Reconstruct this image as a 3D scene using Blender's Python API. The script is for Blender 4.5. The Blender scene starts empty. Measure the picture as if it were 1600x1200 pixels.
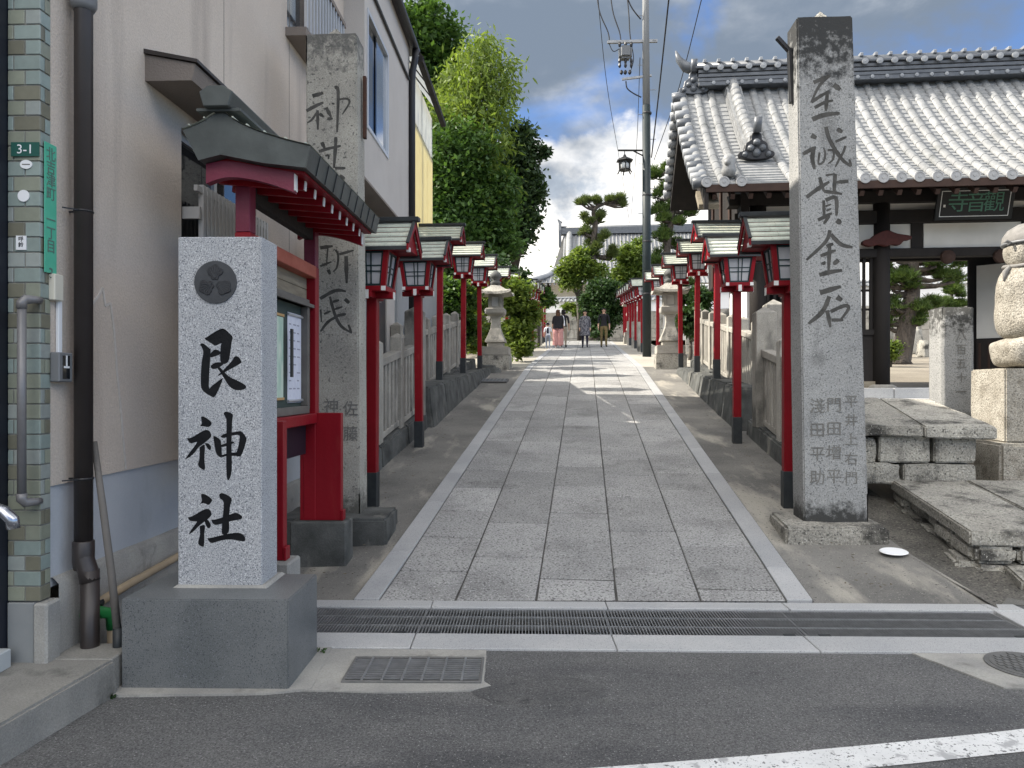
import bpy, bmesh, math, random
from mathutils import Vector, Matrix, noise as mnoise
R = math.radians
random.seed(7)
scene = bpy.context.scene
COL = scene.collection

# ---------------------------------------------------------------- camera, sky, sun, exposure
F = 1150.0                                   # focal length in photo pixels (1600 wide)
CAMZ = 1.5
cam_d = bpy.data.cameras.new("camera")
cam_d.sensor_width = 36.0
cam_d.lens = F / 1600.0 * 36.0
cam_d.clip_start = 0.05
cam_d.clip_end = 2000.0
cam = bpy.data.objects.new("camera", cam_d)
COL.objects.link(cam)
cam.location = (0, 0, CAMZ)
cam.rotation_euler = (R(90), 0, 0)
scene.camera = cam

SUN = Vector((-0.72, 0.14, 0.66)).normalized()     # direction towards the sun
sun_d = bpy.data.lights.new("sun", 'SUN')
sun_d.energy = 2.0
sun_d.angle = R(0.53)
sun_d.color = (1.0, 0.93, 0.82)
sun = bpy.data.objects.new("sun", sun_d)
COL.objects.link(sun)
sun.location = (-20, 10, 30)
sun.rotation_euler = (-SUN).to_track_quat('-Z', 'Y').to_euler()

world = bpy.data.worlds.new("World")
scene.world = world
world.use_nodes = True
DECK_A, DECK_FILL = (0.33, 0.415, 0.54), (5.2, 5.1, 5.0)
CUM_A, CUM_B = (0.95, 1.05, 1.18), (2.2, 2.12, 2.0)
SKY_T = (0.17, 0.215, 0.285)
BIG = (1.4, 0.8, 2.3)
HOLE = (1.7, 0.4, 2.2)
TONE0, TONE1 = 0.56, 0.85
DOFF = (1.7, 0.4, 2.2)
def build_world():
    nt = world.node_tree
    N, L = nt.nodes, nt.links
    N.clear()
    out = N.new('ShaderNodeOutputWorld')
    bg = N.new('ShaderNodeBackground')
    bg.inputs[1].default_value = 0.15
    sky = N.new('ShaderNodeTexSky')
    sky.sky_type = 'NISHITA'
    sky.sun_disc = False
    sky.sun_elevation = math.asin(SUN.z)
    sky.sun_rotation = math.atan2(SUN.x, SUN.y)
    sky.altitude = 50
    sky.air_density = 1.0
    sky.dust_density = 0.6
    sky.ozone_density = 1.6
    tc = N.new('ShaderNodeTexCoord')
    sep = N.new('ShaderNodeSeparateXYZ')
    L.new(tc.outputs['Generated'], sep.inputs[0])
    def math_(op, a, b=None, clamp=False):
        n = N.new('ShaderNodeMath'); n.operation = op; n.use_clamp = clamp
        for i, v in enumerate((a, b)):
            if v is None: continue
            if isinstance(v, (int, float)): n.inputs[i].default_value = v
            else: L.new(v, n.inputs[i])
        return n.outputs[0]
    def rng(v, a, b, c=0.0, d=1.0):
        n = N.new('ShaderNodeMapRange'); n.interpolation_type = 'SMOOTHSTEP'
        L.new(v, n.inputs[0])
        for i, x in enumerate((a, b, c, d)): n.inputs[i + 1].default_value = x
        return n.outputs[0]
    def noise_(vec, scale, detail, rough, loc=(0, 0, 0), sc=(1, 1, 1), dist=0.0):
        mp = N.new('ShaderNodeMapping'); L.new(vec, mp.inputs[0])
        mp.inputs['Location'].default_value = loc; mp.inputs['Scale'].default_value = sc
        n = N.new('ShaderNodeTexNoise'); L.new(mp.outputs[0], n.inputs[0])
        n.inputs['Scale'].default_value = scale; n.inputs['Detail'].default_value = detail
        n.inputs['Roughness'].default_value = rough; n.inputs['Distortion'].default_value = dist
        return n.outputs[0]
    def mix(f, a, b):
        n = N.new('ShaderNodeMix'); n.data_type = 'RGBA'
        L.new(f, n.inputs['Factor'])
        for s, v in (('A', a), ('B', b)):
            i = [k for k in n.inputs if k.name == s and k.type == 'RGBA'][0]
            if isinstance(v, tuple): i.default_value = (*v, 1)
            else: L.new(v, i)
        return [o for o in n.outputs if o.type == 'RGBA'][0]
    gen = tc.outputs['Generated']
    az = math_('ARCTAN2', sep.outputs[0], sep.outputs[1])
    el = math_('ARCSINE', sep.outputs[2])
    azc = math_('MINIMUM', math_('MAXIMUM', az, -0.7), 0.7)
    # broken deck, grey in view: its ragged lower edge climbs towards the right
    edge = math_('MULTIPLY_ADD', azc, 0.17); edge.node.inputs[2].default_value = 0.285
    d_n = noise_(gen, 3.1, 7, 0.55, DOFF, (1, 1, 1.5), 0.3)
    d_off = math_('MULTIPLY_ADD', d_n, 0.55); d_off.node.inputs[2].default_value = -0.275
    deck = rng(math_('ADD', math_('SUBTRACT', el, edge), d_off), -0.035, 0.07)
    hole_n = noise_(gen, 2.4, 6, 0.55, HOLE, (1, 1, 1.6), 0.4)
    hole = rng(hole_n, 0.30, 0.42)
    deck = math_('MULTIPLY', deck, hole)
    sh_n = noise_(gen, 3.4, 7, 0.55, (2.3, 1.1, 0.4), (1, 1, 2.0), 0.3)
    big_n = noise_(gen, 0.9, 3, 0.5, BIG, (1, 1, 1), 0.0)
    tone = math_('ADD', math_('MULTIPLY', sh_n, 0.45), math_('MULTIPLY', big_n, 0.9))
    deck_col = mix(rng(tone, TONE0, TONE1), DECK_A, DECK_FILL)  # bright deck tone is kept out of view, added to lift the shade
    # towering white cumulus over the head of the path, smaller ones elsewhere
    a1 = math_('DIVIDE', math_('SUBTRACT', az, 0.13), 0.23); e1 = math_('DIVIDE', math_('SUBTRACT', el, 0.17), 0.17)
    bank = math_('SUBTRACT', 1.0, math_('ADD', math_('MULTIPLY', a1, a1), math_('MULTIPLY', e1, e1)))
    bank = math_('MAXIMUM', bank, -0.55)
    c_n = noise_(gen, 7.0, 10, 0.56, (0.62, 0.2, 0.05), (1, 1, 1.2), 0.12)
    c_v = math_('MULTIPLY_ADD', c_n, 3.4); L.new(bank, c_v.node.inputs[2])
    low = rng(el, 0.20, 0.55, 0.0, 0.8)
    cum = rng(math_('SUBTRACT', c_v, low), 1.35, 1.75)
    cs = noise_(gen, 9.0, 8, 0.6, (1.4, 0.7, 0.9), (1, 1, 1.5), 0.25)
    cum_col = mix(rng(cs, 0.30, 0.52), CUM_A, CUM_B)
    skyc = N.new('ShaderNodeMix'); skyc.data_type = 'RGBA'; skyc.blend_type = 'MULTIPLY'
    skyc.inputs['Factor'].default_value = 1.0
    ia = [k for k in skyc.inputs if k.name == 'A' and k.type == 'RGBA'][0]
    ib = [k for k in skyc.inputs if k.name == 'B' and k.type == 'RGBA'][0]
    L.new(sky.outputs[0], ia); ib.default_value = (*SKY_T, 1)
    c0 = [o for o in skyc.outputs if o.type == 'RGBA'][0]
    c1 = mix(cum, c0, cum_col)
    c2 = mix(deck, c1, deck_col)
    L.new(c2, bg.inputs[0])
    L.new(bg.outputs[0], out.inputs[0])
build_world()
scene.view_settings.view_transform = 'Standard'
scene.view_settings.look = 'None'
scene.view_settings.gamma = 1.0
scene.view_settings.exposure = 2.28
scene.view_settings.use_curve_mapping = False
scene.render.engine = 'CYCLES'
scene.cycles.max_bounces = 6
scene.cycles.transparent_max_bounces = 6
scene.cycles.use_denoising = True

# ---------------------------------------------------------------- helpers: frames
TG = math.atan(0.0991)          # heading of the shrine approach
TB = math.atan(0.033)           # heading of the house on the left
OG = Vector((-0.0345, 0, 0))
sG, cG = math.sin(TG), math.cos(TG)
def G(u, v, z=0.0):             # approach frame -> world
    return Vector((OG.x + u * cG + v * sG, -u * sG + v * cG, z))
def P(px, py, D):               # a place seen at a photo position, at depth D metres
    return Vector(((px - 800) * D / F, D, CAMZ - (py - 600) * D / F))
def zpath(v):
    if v < 5.06: return 0.014
    if v < 19.95: return 0.014 + 0.131 * (v - 5.06)
    if v < 45: return 1.965 + 0.088 * (v - 19.95)
    return 4.17 + 0.02 * (v - 45)
def zcourt(v):
    return min(zpath(v), 1.45 + 0.07 * (v - 14)) if v < 60 else 1.45 + 0.07 * 46 + 0.02 * (v - 60)

# ---------------------------------------------------------------- helpers: objects
def link(name, data, parent=None):
    o = bpy.data.objects.new(name, data)
    COL.objects.link(o)
    if parent is not None: o.parent = parent
    return o
def tag(o, label=None, cat=None, group=None, kind=None):
    if label: o['label'] = label
    if cat: o['category'] = cat
    if group: o['group'] = group
    if kind: o['kind'] = kind
    return o
def thing(name, label, cat, loc=(0, 0, 0), rz=0.0, group=None):
    o = link(name, None)
    o.empty_display_size = 0.2
    o.location = loc; o.rotation_euler = (0, 0, rz)
    return tag(o, label, cat, group)
def copy_tree(o, parent=None):
    c = o.copy(); COL.objects.link(c)
    if parent is not None: c.parent = parent
    for ch in list(o.children): copy_tree(ch, c)
    return c

class MB:
    """collects faces; build() links them as one mesh object"""
    def __init__(s): s.v = []; s.f = []; s.m = []
    def add(s, vs, fs, mi=0):
        b = len(s.v)
        s.v += [tuple(x) for x in vs]
        s.f += [tuple(b + i for i in f) for f in fs]
        s.m += [mi] * len(fs)
        return s
    def hexa(s, p, mi=0):       # p: 4 bottom + 4 top corners, counter-clockwise
        return s.add(p, [(3, 2, 1, 0), (4, 5, 6, 7), (0, 1, 5, 4), (1, 2, 6, 5), (2, 3, 7, 6), (3, 0, 4, 7)], mi)
    def box(s, x0, x1, y0, y1, z0, z1, mi=0):
        return s.hexa([(x0, y0, z0), (x1, y0, z0), (x1, y1, z0), (x0, y1, z0),
                       (x0, y0, z1), (x1, y0, z1), (x1, y1, z1), (x0, y1, z1)], mi)
    def frustum(s, cx, cy, z0, z1, a0, b0, a1, b1, mi=0):
        return s.hexa([(cx - a0, cy - b0, z0), (cx + a0, cy - b0, z0), (cx + a0, cy + b0, z0), (cx - a0, cy + b0, z0),
                       (cx - a1, cy - b1, z1), (cx + a1, cy - b1, z1), (cx + a1, cy + b1, z1), (cx - a1, cy + b1, z1)], mi)
    def bar(s, a, b, w, h, up=(0, 0, 1), mi=0):
        a, b = Vector(a), Vector(b)
        d = (b - a).normalized(); up = Vector(up)
        x = d.cross(up)
        if x.length < 1e-4: x = d.cross(Vector((1, 0, 0)))
        x.normalize(); y = x.cross(d).normalized()
        x *= w / 2; y *= h / 2
        return s.hexa([a - x - y, a + x - y, b + x - y, b - x - y, a - x + y, a + x + y, b + x + y, b - x + y], mi)
    def tube(s, pts, r, n=8, cap=True, mi=0):
        pts = [Vector(p) for p in pts]
        rr = r if isinstance(r, (list, tuple)) else [r] * len(pts)
        b = len(s.v); ref = None
        for i, p in enumerate(pts):
            d = (pts[min(i + 1, len(pts) - 1)] - pts[max(i - 1, 0)]).normalized()
            if ref is None:
                ref = d.orthogonal().normalized()
            ref = (ref - d * ref.dot(d)).normalized()
            q = d.cross(ref)
            for k in range(n):
                a = 2 * math.pi * k / n
                s.v.append(tuple(p + (ref * math.cos(a) + q * math.sin(a)) * rr[i]))
        for i in range(len(pts) - 1):
            for k in range(n):
                s.f.append((b + i * n + k, b + i * n + (k + 1) % n, b + (i + 1) * n + (k + 1) % n, b + (i + 1) * n + k)); s.m.append(mi)
        if cap:
            s.f.append(tuple(b + k for k in range(n))[::-1]); s.m.append(mi)
            e = b + (len(pts) - 1) * n
            s.f.append(tuple(e + k for k in range(n))); s.m.append(mi)
        return s
    def lathe(s, prof, n=16, c=(0, 0, 0), sq=None, mi=0):
        b = len(s.v)
        for r, z in prof:
            for k in range(n):
                a = 2 * math.pi * (k + 0.5) / n
                q = 1.0
                if sq: q = 1.0 / max(abs(math.cos(a)), abs(math.sin(a))) ** sq
                s.v.append((c[0] + r * q * math.cos(a), c[1] + r * q * math.sin(a), c[2] + z))
        for i in range(len(prof) - 1):
            for k in range(n):
                s.f.append((b + i * n + k, b + i * n + (k + 1) % n, b + (i + 1) * n + (k + 1) % n, b + (i + 1) * n + k)); s.m.append(mi)
        s.f.append(tuple(b + k for k in range(n))[::-1]); s.m.append(mi)
        e = b + (len(prof) - 1) * n
        s.f.append(tuple(e + k for k in range(n))); s.m.append(mi)
        return s
    def prism(s, poly, fn0, fn1, mi=0):     # poly: 2-D outline, fn0/fn1 map to the two faces
        n = len(poly)
        vs = [fn0(*p) for p in poly] + [fn1(*p) for p in poly]
        fs = [tuple(range(n)), tuple(range(2 * n - 1, n - 1, -1))]
        fs += [(i, n + i, n + (i + 1) % n, (i + 1) % n) for i in range(n)]
        return s.add(vs, fs, mi)
    def xf(s, M):
        s.v = [tuple(M @ Vector(p)) for p in s.v]; return s
    def mesh(s, name, mats, smooth=False, bevel=0.0, fix=True, segs=1):
        me = bpy.data.meshes.new(name)
        me.from_pydata(s.v, [], s.f)
        if not isinstance(mats, (list, tuple)): mats = [mats]
        for m in mats: me.materials.append(m)
        me.polygons.foreach_set('material_index', s.m)
        if fix or bevel:
            bm = bmesh.new(); bm.from_mesh(me)
            if fix: bmesh.ops.recalc_face_normals(bm, faces=bm.faces)
            if bevel:
                es = [e for e in bm.edges if len(e.link_faces) == 2 and e.calc_face_angle(0) > 0.5]
                bmesh.ops.bevel(bm, geom=es, offset=bevel, segments=segs, affect='EDGES', clamp_overlap=True)
            bm.to_mesh(me); bm.free()
        if smooth:
            me.polygons.foreach_set('use_smooth', [True] * len(me.polygons))
        me.update()
        return me
    def build(s, name, mats, parent=None, smooth=False, bevel=0.0, fix=True, segs=1):
        o = link(name, s.mesh(name, mats, smooth is True, bevel, fix, segs), parent)
        if smooth == 'auto': smooth_angle(o, 38)
        return o
def one(name, mb, mat, label, cat, group=None, **k):
    return tag(mb.build(name, mat, None, **k), label, cat, group)
def structure(name, mb, mat, **k):
    return tag(mb.build(name, mat, None, **k), kind='structure')
def smooth_angle(o, deg=35):
    me = o.data
    me.polygons.foreach_set('use_smooth', [True] * len(me.polygons))
    bm = bmesh.new(); bm.from_mesh(me)
    for e in bm.edges:
        if len(e.link_faces) == 2 and e.calc_face_angle(0) > R(deg): e.smooth = False
    bm.to_mesh(me); bm.free()

def rough_block(p8, cuts=4, amp=0.02, freq=6.0, seed=0.0, bevel=0.03):
    """a hewn stone: hexahedron, bevelled, subdivided and roughened. p8 as in hexa."""
    bm = bmesh.new()
    vs = [bm.verts.new(p) for p in p8]
    for f in [(3, 2, 1, 0), (4, 5, 6, 7), (0, 1, 5, 4), (1, 2, 6, 5), (2, 3, 7, 6), (3, 0, 4, 7)]:
        bm.faces.new([vs[i] for i in f])
    if bevel: bmesh.ops.bevel(bm, geom=list(bm.edges), offset=bevel, segments=2, affect='EDGES', clamp_overlap=True)
    bmesh.ops.subdivide_edges(bm, edges=[e for e in bm.edges if e.calc_length() > bevel * 2.2], cuts=cuts, use_grid_fill=True)
    bm.normal_update()
    for v in bm.verts:
        n = mnoise.noise(v.co * freq + Vector((seed, seed * 1.7, 3.1))) + 0.5 * mnoise.noise(v.co * freq * 2.3 + Vector((seed, 9, seed)))
        v.co += v.normal * n * amp
    mb = MB()
    bm.verts.index_update()
    mb.add([v.co[:] for v in bm.verts], [[v.index for v in f.verts] for f in bm.faces])
    bm.free()
    return mb
def boxp(x0, x1, y0, y1, z0, z1):
    return [(x0, y0, z0), (x1, y0, z0), (x1, y1, z0), (x0, y1, z0), (x0, y0, z1), (x1, y0, z1), (x1, y1, z1), (x0, y1, z1)]

# ---------------------------------------------------------------- helpers: materials
def mat(name, c, c2=None, scale=4.0, rough=0.75, bump=0.0, bscale=60.0, metal=0.0, spec=0.4,
        grain=0.0, gscale=150.0, speck=None, stain=None, stretch=(1, 1, 1), coat=0.0, rand=0.0, transl=0.0,
        detail=6, trans=0.0, lo=0.35, hi=0.65, bdist=0.01):
    m = bpy.data.materials.new(name)
    m.use_nodes = True
    nt = m.node_tree; N, L = nt.nodes, nt.links
    b = N['Principled BSDF']
    b.inputs['Roughness'].default_value = rough
    b.inputs['Metallic'].default_value = metal
    b.inputs['Specular IOR Level'].default_value = spec
    if coat: b.inputs['Coat Weight'].default_value = coat
    if trans: b.inputs['Transmission Weight'].default_value = trans
    geo = N.new('ShaderNodeNewGeometry')
    def nz(scale_, det=detail, st=(1, 1, 1), off=0.0, ro=0.55):
        mp = N.new('ShaderNodeMapping'); L.new(geo.outputs['Position'], mp.inputs[0])
        mp.inputs['Scale'].default_value = st; mp.inputs['Location'].default_value = (off, off * 0.7, off * 1.3)
        n = N.new('ShaderNodeTexNoise'); L.new(mp.outputs[0], n.inputs[0])
        n.inputs['Scale'].default_value = scale_; n.inputs['Detail'].default_value = det
        n.inputs['Roughness'].default_value = ro
        return n.outputs[0]
    def rng(v, a, b_, c_=0.0, d_=1.0):
        n = N.new('ShaderNodeMapRange'); L.new(v, n.inputs[0])
        for i, x in enumerate((a, b_, c_, d_)): n.inputs[i + 1].default_value = x
        return n.outputs[0]
    def mixc(f, a, b_, blend='MIX'):
        n = N.new('ShaderNodeMix'); n.data_type = 'RGBA'; n.blend_type = blend
        if isinstance(f, (int, float)): n.inputs['Factor'].default_value = f
        else: L.new(f, n.inputs['Factor'])
        for s_, v in (('A', a), ('B', b_)):
            i = [k for k in n.inputs if k.name == s_ and k.type == 'RGBA'][0]
            if isinstance(v, tuple): i.default_value = (*v, 1)
            else: L.new(v, i)
        return [o for o in n.outputs if o.type == 'RGBA'][0]
    col = c
    if c2: col = mixc(rng(nz(scale, st=stretch), lo, hi), c, c2)
    if stain:       # (colour, scale, low, high, stretch)
        sc, ss, a, b_, st = stain
        col = mixc(rng(nz(ss, st=st, off=5.3), a, b_), col, sc)
    if grain:
        g = rng(nz(gscale, 3, off=2.1, ro=0.7), 0.3, 0.7, 1 - grain, 1 + grain)
        cmb = N.new('ShaderNodeCombineColor')
        for i in range(3): L.new(g, cmb.inputs[i])
        col = mixc(1.0, col, cmb.outputs[0], 'MULTIPLY')
    if speck:       # list of (colour, scale, low, high)
        for k, (sc, ss, a, b_) in enumerate(speck):
            col = mixc(rng(nz(ss, 2, off=7.7 + k * 3, ro=0.6), a, b_), col, sc)
    if rand:
        oi = N.new('ShaderNodeObjectInfo')
        g = rng(oi.outputs['Random'], 0, 1, 1 - rand, 1 + rand)
        cmb = N.new('ShaderNodeCombineColor')
        for i in range(3): L.new(g, cmb.inputs[i])
        col = mixc(1.0, col, cmb.outputs[0], 'MULTIPLY')
    if isinstance(col, tuple): b.inputs['Base Color'].default_value = (*col, 1)
    else: L.new(col, b.inputs['Base Color'])
    if bump:
        bp = N.new('ShaderNodeBump'); bp.inputs['Strength'].default_value = bump
        bp.inputs['Distance'].default_value = bdist
        L.new(nz(bscale, 5, off=1.0, ro=0.6), bp.inputs['Height'])
        L.new(bp.outputs[0], b.inputs['Normal'])
    if transl:
        t = N.new('ShaderNodeBsdfTranslucent'); mx = N.new('ShaderNodeMixShader')
        mx.inputs[0].default_value = transl
        if isinstance(col, tuple): t.inputs[0].default_value = (*col, 1)
        else: L.new(col, t.inputs[0])
        L.new(b.outputs[0], mx.inputs[1]); L.new(t.outputs[0], mx.inputs[2])
        L.new(mx.outputs[0], N['Material Output'].inputs[0])
    return m
def leaf_mat(name, c, c2, transl=0.35, tint=(1.25, 1.25, 0.7)):
    m = bpy.data.materials.new(name); m.use_nodes = True
    nt = m.node_tree; N, L = nt.nodes, nt.links
    b = N['Principled BSDF']; b.inputs['Roughness'].default_value = 0.55; b.inputs['Specular IOR Level'].default_value = 0.3
    at = N.new('ShaderNodeAttribute'); at.attribute_name = 'leaf_tint'
    mx = N.new('ShaderNodeMix'); mx.data_type = 'RGBA'
    L.new(at.outputs['Fac'], mx.inputs['Factor'])
    ins = [k for k in mx.inputs if k.type == 'RGBA']
    ins[0].default_value = (*c, 1); ins[1].default_value = (*c2, 1)
    col = [o for o in mx.outputs if o.type == 'RGBA'][0]
    L.new(col, b.inputs['Base Color'])
    t = N.new('ShaderNodeBsdfTranslucent')
    mm = N.new('ShaderNodeMix'); mm.data_type = 'RGBA'; mm.blend_type = 'MULTIPLY'; mm.inputs['Factor'].default_value = 1
    ii = [k for k in mm.inputs if k.type == 'RGBA']; L.new(col, ii[0]); ii[1].default_value = (*tint, 1)
    L.new([o for o in mm.outputs if o.type == 'RGBA'][0], t.inputs[0])
    ms = N.new('ShaderNodeMixShader'); ms.inputs[0].default_value = transl
    L.new(b.outputs[0], ms.inputs[1]); L.new(t.outputs[0], ms.inputs[2])
    L.new(ms.outputs[0], N['Material Output'].inputs[0])
    return m

m_asphalt = mat('asphalt', (0.098, 0.098, 0.098), (0.135, 0.133, 0.130), 1.3, 0.85, 0.6, 170, stain=((0.072, 0.072, 0.074), 1.5, 0.54, 0.72, (0.45, 1.6, 1)), grain=0.6, gscale=120,
                speck=[((0.34, 0.335, 0.325), 95, 0.64, 0.69), ((0.028, 0.028, 0.03), 100, 0.60, 0.68)])
m_paint = mat('road_paint', (0.72, 0.72, 0.71), (0.62, 0.62, 0.61), 6, 0.7, 0.3, 120,
              speck=[((0.16, 0.16, 0.16), 42, 0.635, 0.655), ((0.18, 0.18, 0.18), 110, 0.63, 0.68), ((0.4, 0.4, 0.4), 12, 0.60, 0.68)])
m_granite = mat('grey_granite', (0.36, 0.37, 0.385), (0.41, 0.415, 0.425), 3, 0.7, 0.25, 180,
                speck=[((0.13, 0.14, 0.158), 150, 0.52, 0.62), ((0.66, 0.67, 0.68), 170, 0.56, 0.65)])
m_granite_dark = mat('dark_polished_granite', (0.112, 0.120, 0.121), (0.160, 0.166, 0.165), 3, 0.42, 0.08, 150, spec=0.5,
                     speck=[((0.20, 0.21, 0.225), 200, 0.58, 0.66), ((0.04, 0.045, 0.055), 160, 0.58, 0.66)])
m_granite_pale = mat('pale_sawn_granite', (0.36, 0.365, 0.37), (0.43, 0.43, 0.425), 2, 0.75, 0.2, 200,
                     speck=[((0.20, 0.205, 0.21), 150, 0.58, 0.66), ((0.55, 0.55, 0.55), 190, 0.60, 0.68)], rand=0.06)
m_kerb = mat('sawn_kerb_granite', (0.32, 0.325, 0.33), (0.39, 0.39, 0.39), 2, 0.72, 0.2, 200,
             speck=[((0.16, 0.165, 0.175), 160, 0.58, 0.66)], rand=0.08)
m_paving = mat('bush_hammered_granite', (0.28, 0.278, 0.272), (0.36, 0.356, 0.345), 1.6, 0.8, 1.0, 55, rand=0.16, bdist=0.012,
               stretch=(1, 1, 1), stain=((0.20, 0.198, 0.192), 1.7, 0.52, 0.70, (1, 1, 1)), speck=[((0.105, 0.103, 0.10), 58, 0.52, 0.64), ((0.46, 0.455, 0.445), 68, 0.56, 0.68)])
m_bed = mat('paving_joint', (0.045, 0.043, 0.04), (0.07, 0.066, 0.06), 8, 0.95)
m_concrete = mat('stained_concrete', (0.118, 0.114, 0.106), (0.195, 0.187, 0.170), 1.1, 0.85, 0.35, 90, grain=0.18, gscale=110,
                 stain=((0.34, 0.318, 0.272), 1.3, 0.55, 0.66, (1.6, 0.5, 1)), lo=0.38, hi=0.60, speck=[((0.07, 0.066, 0.06), 38, 0.64, 0.70), ((0.34, 0.32, 0.28), 80, 0.64, 0.70)])
m_concrete_pale = mat('pale_concrete', (0.27, 0.265, 0.25), (0.36, 0.35, 0.32), 3, 0.85, 0.5, 80, grain=0.15, gscale=120,
                      stain=((0.16, 0.155, 0.14), 5, 0.60, 0.75, (1, 1, 1)))
m_conc_step = mat('worn_step_concrete', (0.20, 0.195, 0.18), (0.27, 0.26, 0.235), 2.5, 0.85, 0.5, 90, grain=0.22, gscale=140,
                  stain=((0.10, 0.098, 0.09), 3, 0.58, 0.72, (1, 1, 1)))
m_conc_mould = mat('mouldy_concrete', (0.115, 0.118, 0.112), (0.045, 0.047, 0.045), 3.5, 0.85, 0.4, 60, grain=0.2, gscale=110,
                   stain=((0.25, 0.24, 0.21), 4, 0.60, 0.75, (1, 1, 0.3)))
m_soil = mat('packed_earth', (0.20, 0.175, 0.14), (0.27, 0.24, 0.19), 0.8, 0.95, 0.4, 30, grain=0.2, gscale=40)
m_gravel = mat('courtyard_gravel', (0.30, 0.28, 0.24), (0.38, 0.355, 0.30), 0.5, 0.95, 0.5, 40, grain=0.2, gscale=50)
m_oldstone = mat('weathered_pillar_stone', (0.31, 0.295, 0.26), (0.41, 0.39, 0.34), 2.5, 0.85, 0.6, 70, grain=0.3, gscale=95,
                 stain=((0.095, 0.092, 0.085), 3.0, 0.60, 0.76, (1, 1, 0.6)), bdist=0.008,
                 speck=[((0.13, 0.125, 0.115), 42, 0.60, 0.68)])
m_pillar_r = mat('grey_pillar_stone', (0.26, 0.262, 0.258), (0.33, 0.33, 0.32), 2.5, 0.85, 0.6, 80, grain=0.25, gscale=110,
                 speck=[((0.13, 0.132, 0.13), 70, 0.56, 0.64), ((0.40, 0.40, 0.39), 90, 0.60, 0.68)],
                 stain=((0.13, 0.13, 0.125), 2.2, 0.60, 0.74, (1, 1, 0.7)), bdist=0.008)
m_lichen = mat('lichen_dark_stone_cap', (0.04, 0.042, 0.042), (0.09, 0.092, 0.09), 18, 0.9, 0.6, 60, grain=0.4, gscale=60)
m_fence = mat('fence_granite', (0.27, 0.255, 0.225), (0.36, 0.34, 0.30), 4, 0.85, 0.5, 80, grain=0.25, gscale=100, rand=0.12,
              stain=((0.09, 0.088, 0.08), 2.6, 0.55, 0.70, (1, 1, 0.5)))
m_hewn = mat('hewn_granite', (0.30, 0.285, 0.25), (0.40, 0.38, 0.33), 4, 0.88, 0.9, 45, grain=0.4, gscale=70, rand=0.18, bdist=0.02, speck=[((0.10, 0.096, 0.086), 46, 0.57, 0.66), ((0.52, 0.50, 0.45), 60, 0.62, 0.70)],
             stain=((0.065, 0.062, 0.055), 3.4, 0.53, 0.66, (1, 1, 1)))
m_statue = mat('statue_stone', (0.30, 0.275, 0.23), (0.39, 0.365, 0.315), 6, 0.9, 1.0, 50, grain=0.45, gscale=80, bdist=0.02, speck=[((0.15, 0.138, 0.115), 48, 0.57, 0.66)],
               stain=((0.20, 0.18, 0.145), 5, 0.56, 0.7, (1, 1, 1)))
m_ink = mat('black_letter_paint', (0.004, 0.0045, 0.006), (0.008, 0.0085, 0.010), 20, 0.6, 0.3, 90, spec=0.2)
m_carve = mat('engraved_stroke', (0.050, 0.048, 0.044), (0.090, 0.087, 0.080), 12, 0.9, 0.4, 80)
m_carve_soft = mat('shallow_engraving', (0.135, 0.13, 0.12), (0.19, 0.185, 0.17), 14, 0.9)
m_emblem = mat('slate_emblem', (0.045, 0.048, 0.053), (0.06, 0.063, 0.068), 10, 0.6, 0.2, 120)
m_emblem2 = mat('slate_emblem_leaf', (0.020, 0.021, 0.024), (0.028, 0.029, 0.033), 10, 0.5, 0.2, 120)
m_stucco = mat('taupe_stucco', (0.55, 0.475, 0.405), (0.60, 0.525, 0.45), 1.2, 0.9, 0.7, 75, grain=0.10, gscale=90,
               stain=((0.33, 0.28, 0.24), 2.2, 0.54, 0.80, (1, 1, 0.10)), bdist=0.008)
m_stucco_up = mat('pale_stucco', (0.47, 0.44, 0.41), (0.51, 0.48, 0.45), 1.5, 0.9, 0.4, 90, grain=0.06, gscale=100)
m_blue_base = mat('pale_blue_wall_paint', (0.43, 0.455, 0.485), (0.48, 0.50, 0.525), 2, 0.8, 0.3, 40, grain=0.05,
                  stain=((0.36, 0.38, 0.40), 4, 0.56, 0.75, (1, 1, 0.4)))
m_pipe_brown = mat('dark_brown_pipe', (0.030, 0.024, 0.022), (0.036, 0.029, 0.027), 8, 0.42, 0.03, 30, spec=0.5)
m_black_metal = mat('black_metal', (0.016, 0.016, 0.018), None, rough=0.45)
m_navy = mat('dark_door_frame', (0.012, 0.015, 0.024), None, rough=0.4)
m_rail = mat('grey_handrail', (0.17, 0.165, 0.165), (0.19, 0.185, 0.185), 20, 0.38, metal=0.2)
m_chrome = mat('steel_rail', (0.45, 0.46, 0.50), None, rough=0.22, metal=0.9)
m_steel = mat('galvanised_grating', (0.30, 0.305, 0.31), (0.22, 0.225, 0.23), 14, 0.5, metal=0.55)
m_castiron = mat('cast_iron', (0.13, 0.13, 0.128), (0.17, 0.168, 0.162), 20, 0.6, 0.3, 80, metal=0.3)
m_pit = mat('drain_pit', (0.02, 0.02, 0.02), (0.035, 0.033, 0.03), 6, 0.95)
m_grout = mat('tile_grout', (0.19, 0.19, 0.175), (0.24, 0.235, 0.21), 12, 0.9)
def tile_mat(n, c): return mat(n, c, tuple(x * 1.12 for x in c), 25, 0.33, 0.05, 40, rand=0.10, spec=0.5)
tile_mats = [tile_mat('glazed_tile_blue_green', (0.235, 0.285, 0.262)), tile_mat('glazed_tile_sage', (0.235, 0.25, 0.195)),
             tile_mat('glazed_tile_olive', (0.165, 0.16, 0.118)), tile_mat('glazed_tile_grey', (0.27, 0.295, 0.275))]
m_hood = mat('taupe_hood_render', (0.205, 0.175, 0.152), (0.235, 0.20, 0.175), 3, 0.85, 0.5, 80)
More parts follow.
